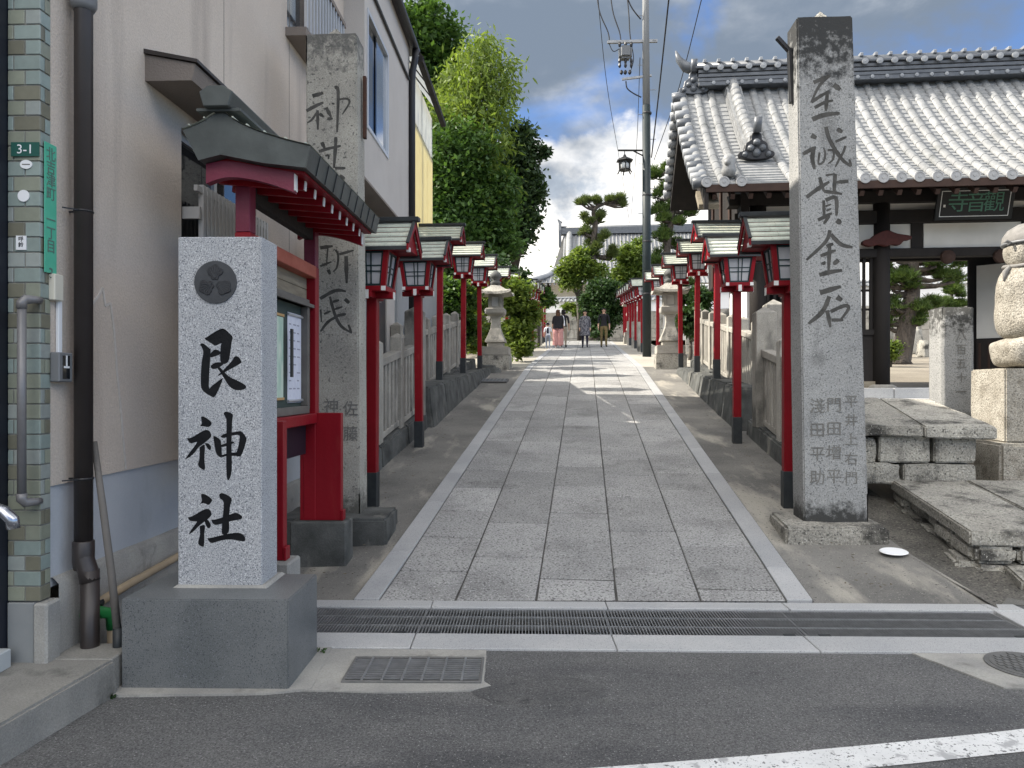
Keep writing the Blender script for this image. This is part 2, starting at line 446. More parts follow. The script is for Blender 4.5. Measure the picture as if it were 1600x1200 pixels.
m_red = mat('vermilion_paint', (0.20, 0.004, 0.011), (0.24, 0.006, 0.013), 6, 0.45, 0.15, 40, stretch=(1, 1, 0.1), spec=0.25, stain=((0.24, 0.025, 0.025), 6, 0.60, 0.75, (1, 1, 0.2)))
m_red_lant = mat('lantern_red_paint', (0.185, 0.003, 0.008), (0.22, 0.004, 0.010), 5, 0.5, 0.08, 40, spec=0.22, rand=0.14, stain=((0.24, 0.02, 0.02), 7, 0.62, 0.74, (1, 1, 0.3)))
m_purple = mat('faded_plum_paint', (0.15, 0.012, 0.035), (0.19, 0.022, 0.05), 8, 0.45, 0.2, 40, stretch=(0.3, 0.3, 1))
m_red_faded = mat('faded_red_beam', (0.33, 0.075, 0.045), (0.40, 0.11, 0.07), 7, 0.6, 0.2, 50)
m_sleeve = mat('dark_post_sleeve', (0.020, 0.023, 0.026), (0.03, 0.034, 0.036), 12, 0.5)
m_white = mat('white_end_paint', (0.74, 0.74, 0.72), (0.62, 0.62, 0.6), 30, 0.6)
m_verdigris = mat('verdigris_copper', (0.53, 0.555, 0.475), (0.43, 0.465, 0.40), 9, 0.6, 0.15, 40, grain=0.12, gscale=60,
                  stain=((0.60, 0.60, 0.50), 5, 0.50, 0.7, (1, 1, 1)))
m_copper_dark = mat('dark_copper_sheet', (0.055, 0.062, 0.060), (0.085, 0.096, 0.092), 4, 0.48, 0.1, 30, metal=0.25)
m_panel = mat('white_lantern_panel', (0.66, 0.66, 0.68), (0.60, 0.60, 0.63), 12, 0.35, transl=0.35)
m_lattice = mat('dark_green_lattice', (0.010, 0.030, 0.034), None, rough=0.45)
m_plank = mat('weathered_plank', (0.20, 0.17, 0.125), (0.27, 0.235, 0.175), 5, 0.85, 0.3, 60, stretch=(1, 1, 7))
m_board_frame = mat('grey_wood_frame', (0.11, 0.10, 0.09), (0.15, 0.14, 0.125), 6, 0.7)
m_board_back = mat('green_board_cloth', (0.045, 0.065, 0.058), None, rough=0.8)
m_paper = mat('white_notice_paper', (0.66, 0.68, 0.76), (0.58, 0.60, 0.70), 22, 0.7)
m_paper_g = mat('green_printed_notice', (0.60, 0.68, 0.58), (0.38, 0.55, 0.45), 7, 0.6, stretch=(1, 3, 1))
m_wood_pale = mat('pale_picture_frame', (0.45, 0.28, 0.12), None, rough=0.5)
m_tile_silver = mat('silver_grey_roof_tile', (0.185, 0.19, 0.193), (0.265, 0.267, 0.265), 7, 0.5, 0.15, 40, grain=0.15, gscale=30, rand=0.14,
                    stain=((0.14, 0.145, 0.14), 3, 0.58, 0.74, (1, 1, 1)), spec=0.4)
m_tile_dark = mat('dark_ridge_tile', (0.070, 0.078, 0.090), (0.11, 0.118, 0.13), 6, 0.4, 0.1, 40, spec=0.5)
m_tile_hall = mat('hall_roof_tile', (0.22, 0.23, 0.245), (0.29, 0.30, 0.31), 1.5, 0.5)
m_wood_dark = mat('dark_old_timber', (0.011, 0.009, 0.008), (0.020, 0.016, 0.014), 3, 0.8, 0.3, 40, stretch=(1, 1, 0.2))
m_wood_brown = mat('brown_rafter_timber', (0.035, 0.018, 0.013), (0.05, 0.027, 0.019), 4, 0.8)
m_plaster = mat('old_white_plaster', (0.62, 0.60, 0.55), (0.70, 0.68, 0.63), 2, 0.9, 0.1, 40)
m_plaster_white = mat('white_plaster', (0.78, 0.78, 0.78), None, rough=0.9)
m_plaque = mat('black_plaque', (0.004, 0.0045, 0.0045), None, rough=0.5)
m_plaque_green = mat('green_plaque_lettering', (0.06, 0.16, 0.11), None, rough=0.6)
m_redwood = mat('red_brown_carving', (0.075, 0.016, 0.012), (0.05, 0.012, 0.009), 20, 0.7)
m_pole = mat('concrete_pole', (0.15, 0.155, 0.158), (0.20, 0.205, 0.208), 3, 0.7, stretch=(1, 1, 0.2))
m_pole_green = mat('dark_green_pole_cover', (0.007, 0.014, 0.016), (0.010, 0.019, 0.021), 4, 0.5)
m_cable = mat('black_cable', (0.015, 0.015, 0.017), None, rough=0.6)
m_glass_dark = mat('window_glass', (0.012, 0.014, 0.017), None, rough=0.04, spec=1.0)
m_glass_sky = mat('sky_mirroring_pane', (0.30, 0.33, 0.36), None, rough=0.05, metal=0.85)
m_alu = mat('aluminium_frame', (0.55, 0.56, 0.57), None, rough=0.4, metal=0.6)
m_alu_dull = mat('dull_aluminium_slat', (0.58, 0.57, 0.55), None, rough=0.5, metal=0.2)
m_shutter = mat('grey_shutter', (0.31, 0.33, 0.345), (0.34, 0.36, 0.375), 3, 0.5)
m_yellow = mat('yellow_translucent_sheet', (0.78, 0.73, 0.50), (0.74, 0.68, 0.45), 4, 0.5, transl=0.55)
m_corr = mat('white_corrugated_sheet', (0.72, 0.73, 0.70), None, rough=0.5, transl=0.5)
m_sign_green = mat('dark_green_sign', (0.010, 0.085, 0.066), None, rough=0.4)
m_sign_aqua = mat('aqua_green_sign', (0.075, 0.40, 0.265), (0.10, 0.46, 0.31), 9, 0.4)
m_sign_letter = mat('grey_green_lettering', (0.12, 0.17, 0.15), None, rough=0.6)
m_label = mat('white_sticker', (0.78, 0.79, 0.80), None, rough=0.5)
m_beige = mat('beige_plastic', (0.60, 0.57, 0.48), None, rough=0.5)
m_grey_plastic = mat('grey_plastic', (0.17, 0.175, 0.18), None, rough=0.4)
m_pvc = mat('tan_pvc_pipe', (0.42, 0.33, 0.22), (0.35, 0.27, 0.18), 6, 0.5)
m_green_hose = mat('green_hose', (0.03, 0.26, 0.07), None, rough=0.4)
m_oldwood = mat('grey_weathered_stick', (0.115, 0.105, 0.095), (0.16, 0.148, 0.135), 9, 0.85, 0.4, 60, stretch=(1, 1, 0.1))
m_bark = mat('pine_bark', (0.115, 0.095, 0.078), (0.05, 0.042, 0.036), 9, 0.95, 1.0, 16, stretch=(1, 1, 0.35), bdist=0.05)
m_bark2 = mat('grey_bark', (0.10, 0.09, 0.075), (0.06, 0.052, 0.045), 6, 0.9, 0.6, 20)
m_skin = mat('skin', (0.50, 0.31, 0.22), None, rough=0.6)
m_bronze = mat('dark_bronze', (0.028, 0.028, 0.027), None, rough=0.45, metal=0.5)
m_lampglass = mat('frosted_lamp_glass', (0.55, 0.56, 0.55), None, rough=0.4)
def z_stain(m, color, z_lo, z_hi, nscale=9.0, amp=0.5, fac=1.0):
    """weathering that climbs or hangs between two heights, broken up by noise (a real stain on the stone)"""
    nt = m.node_tree; N, L = nt.nodes, nt.links
    b = N['Principled BSDF']
    src = b.inputs['Base Color'].links[0].from_socket
    geo = N.new('ShaderNodeNewGeometry'); sp = N.new('ShaderNodeSeparateXYZ'); L.new(geo.outputs['Position'], sp.inputs[0])
    no = N.new('ShaderNodeTexNoise'); no.inputs['Scale'].default_value = nscale; no.inputs['Detail'].default_value = 8
    no.inputs['Roughness'].default_value = 0.7
    L.new(geo.outputs['Position'], no.inputs[0])
    a = N.new('ShaderNodeMapRange'); L.new(sp.outputs[2], a.inputs[0])
    for i, x in enumerate((z_lo, z_hi, 0.0, 1.0)): a.inputs[i + 1].default_value = x
    s = N.new('ShaderNodeMath'); s.operation = 'MULTIPLY_ADD'
    L.new(no.outputs[0], s.inputs[0]); s.inputs[1].default_value = amp * 4; 
    s2 = N.new('ShaderNodeMath'); s2.operation = 'SUBTRACT'; L.new(a.outputs[0], s2.inputs[0]); s2.inputs[1].default_value = amp * 2 + 0.45
    L.new(s2.outputs[0], s.inputs[2])
    cl = N.new('ShaderNodeMapRange'); L.new(s.outputs[0], cl.inputs[0])
    for i, x in enumerate((0.0, 0.35, 0.0, fac)): cl.inputs[i + 1].default_value = x
    mx = N.new('ShaderNodeMix'); mx.data_type = 'RGBA'
    L.new(cl.outputs[0], mx.inputs['Factor'])
    ii = [k for k in mx.inputs if k.type == 'RGBA']; L.new(src, ii[0]); ii[1].default_value = (*color, 1)
    L.new([o for o in mx.outputs if o.type == 'RGBA'][0], b.inputs['Base Color'])
m_post = m_pillar_r.copy()
z_stain(m_post, (0.05, 0.05, 0.047), 1.75, 2.50, 14, 0.5)
z_stain(m_pillar_r, (0.035, 0.036, 0.036), 3.55, 4.65, 14, 0.5)
z_stain(m_pillar_r, (0.045, 0.045, 0.043), 0.66, 0.30, 12, 0.4)
z_stain(m_oldstone, (0.085, 0.085, 0.082), 3.9, 4.75, 12, 0.5, 0.8)
z_stain(m_oldstone, (0.06, 0.058, 0.05), 0.8, 0.30, 12, 0.4, 0.8)

# ---------------------------------------------------------------- writing
def flat_text(body, size, mat_, parent=None, name='lettering', extr=0.0006, align='CENTER', space=1.0):
    cu = bpy.data.curves.new(name, 'FONT')
    cu.body = body; cu.size = size; cu.align_x = align; cu.align_y = 'CENTER'; cu.extrude = extr
    cu.space_character = space; cu.resolution_u = 3
    tmp = bpy.data.objects.new('tmp_text', cu); COL.objects.link(tmp)
    dg = bpy.context.evaluated_depsgraph_get()
    me = bpy.data.meshes.new_from_object(tmp.evaluated_get(dg))
    bpy.data.objects.remove(tmp); bpy.data.curves.remove(cu)
    me.materials.clear(); me.materials.append(mat_)
    me.name = name
    return link(name, me, parent)
def column_text(chars, size, pitch, mat_, parent, loc, name='lettering', rot=(R(90), 0, 0), scale=(1, 1, 1)):
    """a vertical column of characters joined as one part, first at the top"""
    mb = MB()
    for i, ch in enumerate(chars):
        if ch == ' ': continue
        o = flat_text(ch, size, mat_)
        me = o.data
        mb.add([(v.co.x, v.co.y - i * pitch, v.co.z) for v in me.vertices], [tuple(p.vertices) for p in me.polygons])
        bpy.data.objects.remove(o); bpy.data.meshes.remove(me)
    o = mb.build(name, mat_, parent, fix=False)
    o.location = loc; o.rotation_euler = rot; o.scale = scale
    return o
def catmull(pts, n=5):
    if len(pts) < 3:
        return [tuple(pts[0][k] + (pts[1][k] - pts[0][k]) * i / 4 for k in range(len(pts[0]))) for i in range(5)]
    out = []
    P4 = [pts[0]] + list(pts) + [pts[-1]]
    for i in range(1, len(P4) - 2):
        for j in range(n):
            t = j / n
            out.append(tuple(0.5 * (2 * b + (-a + c) * t + (2 * a - 5 * b + 4 * c - d) * t * t + (-a + 3 * b - 3 * c + d) * t ** 3)
                             for a, b, c, d in zip(P4[i - 1], P4[i], P4[i + 1], P4[i + 2])))
    out.append(tuple(pts[-1]))
    return out
def carve(o, cutter_mb, check=0.2):
    """cut the closed prisms of cutter_mb out of mesh object o"""
    c = cutter_mb.build('tmp_cutter', m_carve)
    md = o.modifiers.new('carve', 'BOOLEAN'); md.operation = 'DIFFERENCE'; md.object = c; md.solver = 'EXACT'; md.use_self = True
    dg = bpy.context.evaluated_depsgraph_get(); dg.update()
    me = bpy.data.meshes.new_from_object(o.evaluated_get(dg))
    o.modifiers.remove(md)
    n0 = len(o.data.polygons); ok = len(me.polygons) > n0
    if ok:
        zs = [v.co.z for v in me.vertices]; z0 = [v.co.z for v in o.data.vertices]
        ok = abs(max(zs) - max(z0)) < 0.02 and abs(min(zs) - min(z0)) < 0.02
    if ok:
        o.data = me; smooth_angle(o, 30)
    bpy.data.objects.remove(c)
    return ok
def stroke_outline(pts, w, end=0.55, start=0.9):
    c = catmull([(p[0], p[1]) for p in pts], 4)
    n = len(c); Ls, Rs = [], []
    for i, p in enumerate(c):
        a, b = c[max(i - 1, 0)], c[min(i + 1, n - 1)]
        d = math.hypot(b[0] - a[0], b[1] - a[1]) or 1
        nx, ny = -(b[1] - a[1]) / d, (b[0] - a[0]) / d
        t = i / (n - 1)
        ww = w * 0.5 * (start + (1 - start) * min(1, t * 3)) * (1 if t < 0.6 else 1 - (1 - end) * (t - 0.6) / 0.4)
        ww *= 0.90 + 0.25 * mnoise.noise(Vector((p[0] * 0.3, p[1] * 0.3, 1.0)))
        Ls.append((p[0] + nx * ww, p[1] + ny * ww)); Rs.append((p[0] - nx * ww, p[1] - ny * ww))
    return [Ls, Rs]
def stroke_prism(mb, LR, fn, h0, h1, shrink=1.0):
    """strip with closed sides between heights h0 (outside) and h1 (inside)"""
    Ls, Rs = LR; n = len(Ls); b = len(mb.v)
    for h, k in ((h0, 1.0), (h1, shrink)):
        for A, B in ((Ls, Rs), (Rs, Ls)):
            for p, q in zip(A, B):
                m = ((p[0] + q[0]) / 2, (p[1] + q[1]) / 2)
                mb.v.append(tuple(fn(m[0] + (p[0] - m[0]) * k, m[1] + (p[1] - m[1]) * k, h)))
    L0, R0, L1, R1 = b, b + n, b + 2 * n, b + 3 * n
    for i in range(n - 1):
        mb.f += [(L0 + i, L0 + i + 1, R0 + i + 1, R0 + i), (L1 + i, R1 + i, R1 + i + 1, L1 + i + 1), (L0 + i, L1 + i, L1 + i + 1, L0 + i + 1), (R0 + i, R0 + i + 1, R1 + i + 1, R1 + i)]
        mb.m += [0] * 4
    mb.f += [(L0, R0, R1, L1), (L0 + n - 1, L1 + n - 1, R1 + n - 1, R0 + n - 1)]; mb.m += [0, 0]
def brush(mb, pts, w, fn, end=0.55, start=0.9):
    """one brush stroke along pts (2-D); fn maps (x, y, h) to 3-D, h = 0 on the stone"""
    c = catmull([(p[0], p[1]) for p in pts])
    n = len(c); Ls, Rs = [], []
    for i, p in enumerate(c):
        a, b = c[max(i - 1, 0)], c[min(i + 1, n - 1)]
        d = math.hypot(b[0] - a[0], b[1] - a[1]) or 1
        nx, ny = -(b[1] - a[1]) / d, (b[0] - a[0]) / d
        t = i / (n - 1)
        ww = w * 0.5 * (start + (1 - start) * min(1, t * 3)) * (1 if t < 0.6 else 1 - (1 - end) * (t - 0.6) / 0.4)
        ww *= 0.88 + 0.24 * mnoise.noise(Vector((p[0] * 0.03, p[1] * 0.03, 1.0)))
        Ls.append((p[0] + nx * ww, p[1] + ny * ww)); Rs.append((p[0] - nx * ww, p[1] - ny * ww))
    def cap(a, b, dirx, diry):
        m = ((a[0] + b[0]) / 2, (a[1] + b[1]) / 2); r = math.hypot(a[0] - b[0], a[1] - b[1]) / 2
        return (m[0] + dirx * r * 0.7, m[1] + diry * r * 0.7)
    d0 = (c[0][0] - c[1][0], c[0][1] - c[1][1]); l0 = math.hypot(*d0) or 1
    d1 = (c[-1][0] - c[-2][0], c[-1][1] - c[-2][1]); l1 = math.hypot(*d1) or 1
    poly = [cap(Ls[0], Rs[0], d0[0] / l0, d0[1] / l0)] + Ls + [cap(Ls[-1], Rs[-1], d1[0] / l1, d1[1] / l1)] + Rs[::-1]
    mb.add([fn(x, y, 0.0015) for x, y in [poly[0]]] , [])
    b0 = len(mb.v) - 1
    vs = [fn(x, y, 0.0015) for x, y in Ls] + [fn(x, y, 0.0015) for x, y in Rs] + [fn(*poly[1 + n], 0.0015)]
    mb.add(vs, [])
    s = b0 + 1
    for i in range(n - 1):
        mb.f.append((s + i, s + i + 1, s + n + i + 1, s + n + i)); mb.m.append(0)
    mb.f.append((b0, s, s + n)); mb.m.append(0)
    mb.f.append((s + n - 1, s + 2 * n, s + 2 * n - 1)); mb.m.append(0)

# ---------------------------------------------------------------- ground, road, approach
def build_ground():
    mb = MB()
    us = [-160, -90, -50, -30, -18, -10, -6, -4, -3.2, -2.6, -1.5, 0, 1.5, 2.6, 3.4, 4.2, 6, 8, 10, 14, 20, 30, 50, 90, 160]
    vs = [5.15, 5.6, 6.2, 7, 8, 9, 10, 11, 12, 13, 14, 15, 16, 17, 18, 19, 20, 22, 24, 27, 30, 34, 38, 42, 46, 52, 60, 80, 120, 200, 400, 900]
    for v in vs:
        for u in us:
            z = (zpath(v) if u < 3.0 else (zcourt(v) if u > 3.9 else 0.5 * (zpath(v) + zcourt(v)))) - 0.075
            if u < -3 and v < 8: z = min(z, -0.30)
            mb.v.append(tuple(G(u, v, z)))
    n = len(us)
    for j in range(len(vs) - 1):
        for i in range(n - 1):
            a = j * n + i
            mb.f.append((a, a + 1, a + n + 1, a + n)); mb.m.append(0)
    structure('ground', mb, m_soil, smooth=True)
    # road: one asphalt sheet in front, its far edge follows the drain
    mb = MB()
    xs = [-200, -60, -20, -8, -4, -2, -1, 0, 1, 2, 3.4, 6, 20, 60, 200]
    ys = [-60, -20, -8, -3, 0, 1.5, 2.5, 3.3, None]
    for y in ys:
        for x in xs:
            yy = 4.135 - 0.022 * x if y is None else y
            mb.v.append((x, yy, 0.0))
    n = len(xs)
    for j in range(len(ys) - 1):
        for i in range(n - 1):
            a = j * n + i
            mb.f.append((a, a + 1, a + n + 1, a + n)); mb.m.append(0)
    structure('road', mb, m_asphalt)
    # old circular patch in the asphalt, slightly raised with a cracked rim
    mb = MB()
    c = Vector((0.135, 3.60, 0)); n = 56
    ring = []
    mb.v.append((c.x, c.y, 0.0065))
    for rr, zz in ((0.12, 0.0062), (0.205, 0.0055), (0.225, 0.004), (0.232, 0.0012)):
        for k in range(n):
            a = 2 * math.pi * k / n
            q = rr * (1.0 + 0.10 * mnoise.noise(Vector((math.cos(a) * 2, math.sin(a) * 2, 4.0))) + 0.03 * mnoise.noise(Vector((math.cos(a) * 9, math.sin(a) * 9, 1.0))))
            mb.v.append((c.x + q * 1.45 * math.cos(a), c.y + q * 0.8 * math.sin(a), zz))
    for k in range(n): mb.f.append((0, 1 + k, 1 + (k + 1) % n)); mb.m.append(0)
    for r_ in range(3):
        for k in range(n):
            a, b = 1 + r_ * n + k, 1 + r_ * n + (k + 1) % n
            mb.f.append((a, a + n, b + n, b)); mb.m.append(0)
    structure('road_patch', mb, [mat('patched_asphalt', (0.080, 0.080, 0.080), (0.112, 0.110, 0.108), 5, 0.85, 0.9, 110, grain=0.6, gscale=120,
              speck=[((0.26, 0.255, 0.25), 95, 0.65, 0.70)], stain=((0.055, 0.055, 0.055), 9, 0.60, 0.72, (1, 1, 1))), m_pit])
    # white line: two gently curved edges
    mb = MB(); pts = []
    for k in range(41):
        x = -1.2 + k * 0.25
        yu = 2.83 + 0.12 * x + 0.020 * x * x
        pts.append((x, yu))
    for x, y in pts:
        j = 0.004 * mnoise.noise(Vector((x * 9, 0, 0)))
        mb.v.append((x, y + j, 0.004)); mb.v.append((x + 0.03, y - 0.162 + j, 0.004))
    for k in range(40):
        mb.f.append((2 * k, 2 * k + 1, 2 * k + 3, 2 * k + 2)); mb.m.append(0)
    structure('road_line', mb, m_paint, fix=True)
build_ground()

def strip_y(y, x): return y - 0.022 * x
def build_drain():
    # channel under the grating
    mb = MB()
    x0, x1 = -2.15, 3.45
    pr = [(4.14, -0.02), (4.38, -0.02), (4.40, -0.30), (4.88, -0.30), (4.90, -0.02), (5.3, -0.02)]
    for y, z in pr:
        mb.v.append((x0, strip_y(y, x0), z)); mb.v.append((x1, strip_y(y, x1), z))
    for k in range(len(pr) - 1): mb.f.append((2 * k, 2 * k + 1, 2 * k + 3, 2 * k + 2)); mb.m.append(0)
    structure('drain_channel', mb, m_pit)
    root = link('drain_edging', None); tag(root, kind='structure')
    def stone(xa, xb, ya, yb, skew, zt=0.012):
        g = 0.0025
        p = [(xa + g, strip_y(ya, xa), -0.12), (xb - g, strip_y(ya, xb), -0.12), (xb - g + skew, strip_y(yb, xb), -0.12), (xa + g + skew, strip_y(yb, xa), -0.12)]
        mb = MB().hexa(p + [(x, y, zt) for x, y, z in p])
        mb.build('edging_stone', m_granite_pale, root, bevel=0.004)
    for xs in [(-2.1, -1.55, -0.54, 0.635, 1.83, 3.16, 3.38)]:
        for a, b in zip(xs[:-1], xs[1:]): stone(a, b, 4.892, 5.035, 0.0, 0.016)
    xs = (-2.1, -1.62, -0.575, 0.59, 1.72, 3.1, 4.3)
    for a, b in zip(xs[:-1], xs[1:]): stone(a, b, 4.14, 4.385, 0.0)
    # end stone on the right
    mb = MB().hexa([(3.13, 4.31, -0.12), (3.38, 4.31, -0.12), (3.38, 4.96, -0.12), (3.17, 4.82, -0.12),
                    (3.13, 4.31, 0.010), (3.38, 4.31, 0.010), (3.38, 4.96, 0.010), (3.17, 4.82, 0.010)])
    mb.build('edging_stone', m_granite_pale, root, bevel=0.004)
    # gratings, one by one
    xs = (-2.1, -1.57, -0.565, 0.60, 1.76, 3.12)
    names = ['steel channel grating beside the dark plinth of the carved monument',
             'steel channel grating just right of the dark plinth, left of the path kerb',
             'steel channel grating across the middle left of the path entrance',
             'steel channel grating across the middle right of the path entrance',
             'steel channel grating at the right end in front of the concrete apron']
    for i, (a, b) in enumerate(zip(xs[:-1], xs[1:])):
        t = thing('channel_grating', names[i], 'drain grating', ((a + b) / 2, strip_y(4.64, (a + b) / 2), 0), -math.atan(0.022), 'channel gratings across the entrance')
        w = (b - a) / 2 - 0.004; d = 0.243
        mb = MB()
        n = int(2 * w / 0.0195)
        for k in range(n + 1):
            x = -w + 2 * w * k / n
            mb.box(x - 0.0032, x + 0.0032, -d, d, -0.028, 0.004)
        tag(mb.build('bars', m_steel, t, fix=False), kind='stuff')
        mb = MB()
        for y in (-d + 0.004, -0.085, 0.085, d - 0.004): mb.box(-w, w, y - 0.004, y + 0.004, -0.025, 0.0055)
        mb.build('cross_rods', m_steel, t, fix=False)
        for sx in (-1, 1):
            MB().box(sx * (w - 0.10) - 0.035, sx * (w - 0.10) + 0.035, -d + 0.005, -d + 0.035, 0.004, 0.0075).build('clip', m_sleeve, t)
build_drain()

def build_path():
    root = link('approach_path', None); tag(root, kind='structure')
    mb = MB()
    vs = [5.06 + i * 0.5 for i in range(80)]
    line_v = lambda u: (5.045 - 0.022 * (OG.x + u * cG) + u * sG) / (cG + 0.022 * sG)
    pts = []
    for i, v in enumerate(vs):
        for u in (-1.56, 1.585):
            vv = line_v(u) if i == 0 else v
            pts.append(G(u, vv, zpath(vv) - 0.009))
    mb.v = [tuple(p) for p in pts]
    for i in range(len(vs) - 1): mb.f.append((2 * i, 2 * i + 1, 2 * i + 3, 2 * i + 2)); mb.m.append(0)
    mb.build('paving_bed', m_bed, root)
    def slab(name, u0, u1, v0a, v0b, v1, m, bev, gap=0.006, lift=0.0, vg=None):
        mb = MB()
        u0 += gap; u1 -= gap
        vg = gap if vg is None else vg
        q = [(u0, v0a + vg), (u1, v0b + vg), (u1, v1 - vg), (u0, v1 - vg)]
        js = [random.uniform(-0.0025, 0.0025) for _ in q]
        mb.hexa([G(u, v, zpath(v) - 0.06) for u, v in q] + [G(u, v, zpath(v) + j + lift) for (u, v), j in zip(q, js)])
        mb.build(name, m, root, bevel=bev)
    cols = [-1.377, -0.852, -0.300, 0.250, 0.822, 1.400]
    starts = [[5.53, 6.30, 7.05], [5.86, 6.72, 7.75], [5.44, 7.05, 8.0], [5.66, 6.55, 7.6], [5.33, 6.2, 7.1]]
    for c in range(5):
        u0, u1 = cols[c], cols[c + 1]
        a, b = line_v(u0), line_v(u1)
        v = None
        cuts = list(starts[c])
        while cuts[-1] < 43: cuts.append(cuts[-1] + random.uniform(0.72, 1.06))
        prev = None
        for k, vc in enumerate(cuts):
            if k == 0: slab('paving_slab', u0, u1, a, b, vc, m_paving, 0.006, gap=0.005, vg=0.008)
            else: slab('paving_slab', u0, u1, prev, prev, vc, m_paving, 0.006, gap=random.uniform(0.0035, 0.007), vg=random.uniform(0.008, 0.013))
            prev = vc
    for u0, u1 in ((-1.552, -1.377), (1.400, 1.575)):
        prev = None; v = 5.9 if u0 < 0 else 5.75
        a, b = line_v(u0), line_v(u1)
        while v < 43:
            if prev is None: slab('kerb_stone', u0, u1, a, b, v, m_kerb, 0.004, 0.0018, 0.008)
            else: slab('kerb_stone', u0, u1, prev, prev, v, m_kerb, 0.004, 0.0018, 0.008)
            prev = v; v += random.uniform(1.0, 1.5)
    # plain far continuation
    mb = MB()
    for v in (43, 47, 52, 58):
        for u in (-1.55, 1.57): mb.v.append(tuple(G(u, v, zpath(v) - 0.002)))
    for i in range(3): mb.f.append((2 * i, 2 * i + 1, 2 * i + 3, 2 * i + 2)); mb.m.append(0)
    mb.build('far_paving', m_granite_pale, root)
    # concrete verges with real fall
    def verge(name, edge_in, edge_out, v0, v1, m, dz=-0.012, n=26):
        mb = MB()
        for i in range(n + 1):
            v = v0 + (v1 - v0) * i / n
            for k in range(9):
                u = edge_in(v) + (edge_out(v) - edge_in(v)) * k / 8
                vv = line_v(u) - 0.004 if i == 0 and v0 < 6 else v
                z = zpath(vv) + dz - 0.012 * math.sin(math.pi * k / 8) + 0.012 * mnoise.noise(Vector((u * 1.4, v * 0.9, 3)))
                if i == 0 and v0 < 6: z = min(z, 0.010)
                mb.v.append(tuple(G(u, vv, z)))
        for i in range(n):
            for k in range(8):
                a = i * 9 + k
                mb.f.append((a, a + 1, a + 10, a + 9)); mb.m.append(0)
        structure(name, mb, m, smooth=True)
    verge('verge_left', lambda v: -1.554, lambda v: -2.95 if v < 6.8 else (-2.95 + (v - 6.8) * 0.45 if v < 7.6 else -2.59), 5.04, 20.2, m_concrete)
    verge('verge_right', lambda v: 1.577, lambda v: 2.80 - max(0, (v - 5)) * 0.16 if v < 6.4 else (2.575 if v < 11.4 else 2.75), 5.04, 20.2, m_concrete)
    verge('gravel_verge_left', lambda v: -1.554, lambda v: -3.6, 20.2, 44, m_gravel, -0.02, 20)
    verge('gravel_verge_right', lambda v: 1.577, lambda v: 3.4, 20.2, 44, m_gravel, -0.02, 20)
    mb = MB()        # yard at the top of the path
    for v in (44, 50, 56):
        for u in (-14, -3, 3, 14): mb.v.append(tuple(G(u, v, zpath(v) - 0.012)))
    for j in range(2):
        for i in range(3): mb.f.append((j * 4 + i, j * 4 + i + 1, j * 4 + i + 5, j * 4 + i + 4)); mb.m.append(0)
    structure('shrine_yard', mb, m_gravel)
    # rough asphalt wedge to the right of the apron
    mb = MB()
    pl = [(3.16, 5.0), (3.4, 4.98), (9, 4.7), (12, 4.6), (12, 6.2), (5.2, 6.2), (3.55, 5.75), (2.98, 6.3)]
    mb.v = [(x, y, 0.004 if y < 5.2 else 0.03) for x, y in pl]
    mb.f = [tuple(range(len(pl)))]; mb.m = [0]
    structure('side_pavement', mb, mat('coarse_old_asphalt', (0.12, 0.115, 0.105), (0.17, 0.165, 0.15), 3, 0.9, 0.8, 90, grain=0.4, gscale=110))
    mb = MB()       # pavement right of the drain end
    pl = [(3.38, 4.05), (12, 3.85), (12, 4.62), (3.385, 4.97)]
    mb.v = [(x, y, 0.0035) for x, y in pl]; mb.f = [(0, 1, 2, 3)]; mb.m = [0]
    structure('pavement_edge', mb, m_asphalt)
    mb = MB()       # dark gully between the apron and the stone stair
    edge = [(5.15, 2.79, 3.30), (5.6, 2.70, 3.22), (6.2, 2.60, 3.10), (6.6, 2.56, 3.05), (7.4, 2.56, 3.05), (8.6, 2.56, 3.05)]
    for v, a, b in edge:
        for k in range(5): mb.v.append(tuple(G(a - 0.03 + (b - a + 0.03) * k / 4, v, zpath(v) - 0.012 - 0.045 * math.sin(math.pi * min(k, 3.2) / 4))))
    for i in range(len(edge) - 1):
        for k in range(4): mb.f.append((i * 5 + k, i * 5 + k + 1, i * 5 + k + 6, i * 5 + k + 5)); mb.m.append(0)
    structure('gully', mb, mat('gritty_gully_floor', (0.085, 0.08, 0.07), (0.14, 0.13, 0.112), 3, 0.95, 1.0, 45, grain=0.55, gscale=60, bdist=0.02, speck=[((0.22, 0.205, 0.175), 40, 0.62, 0.68), ((0.035, 0.033, 0.03), 30, 0.60, 0.66)]), smooth=True)
build_path()

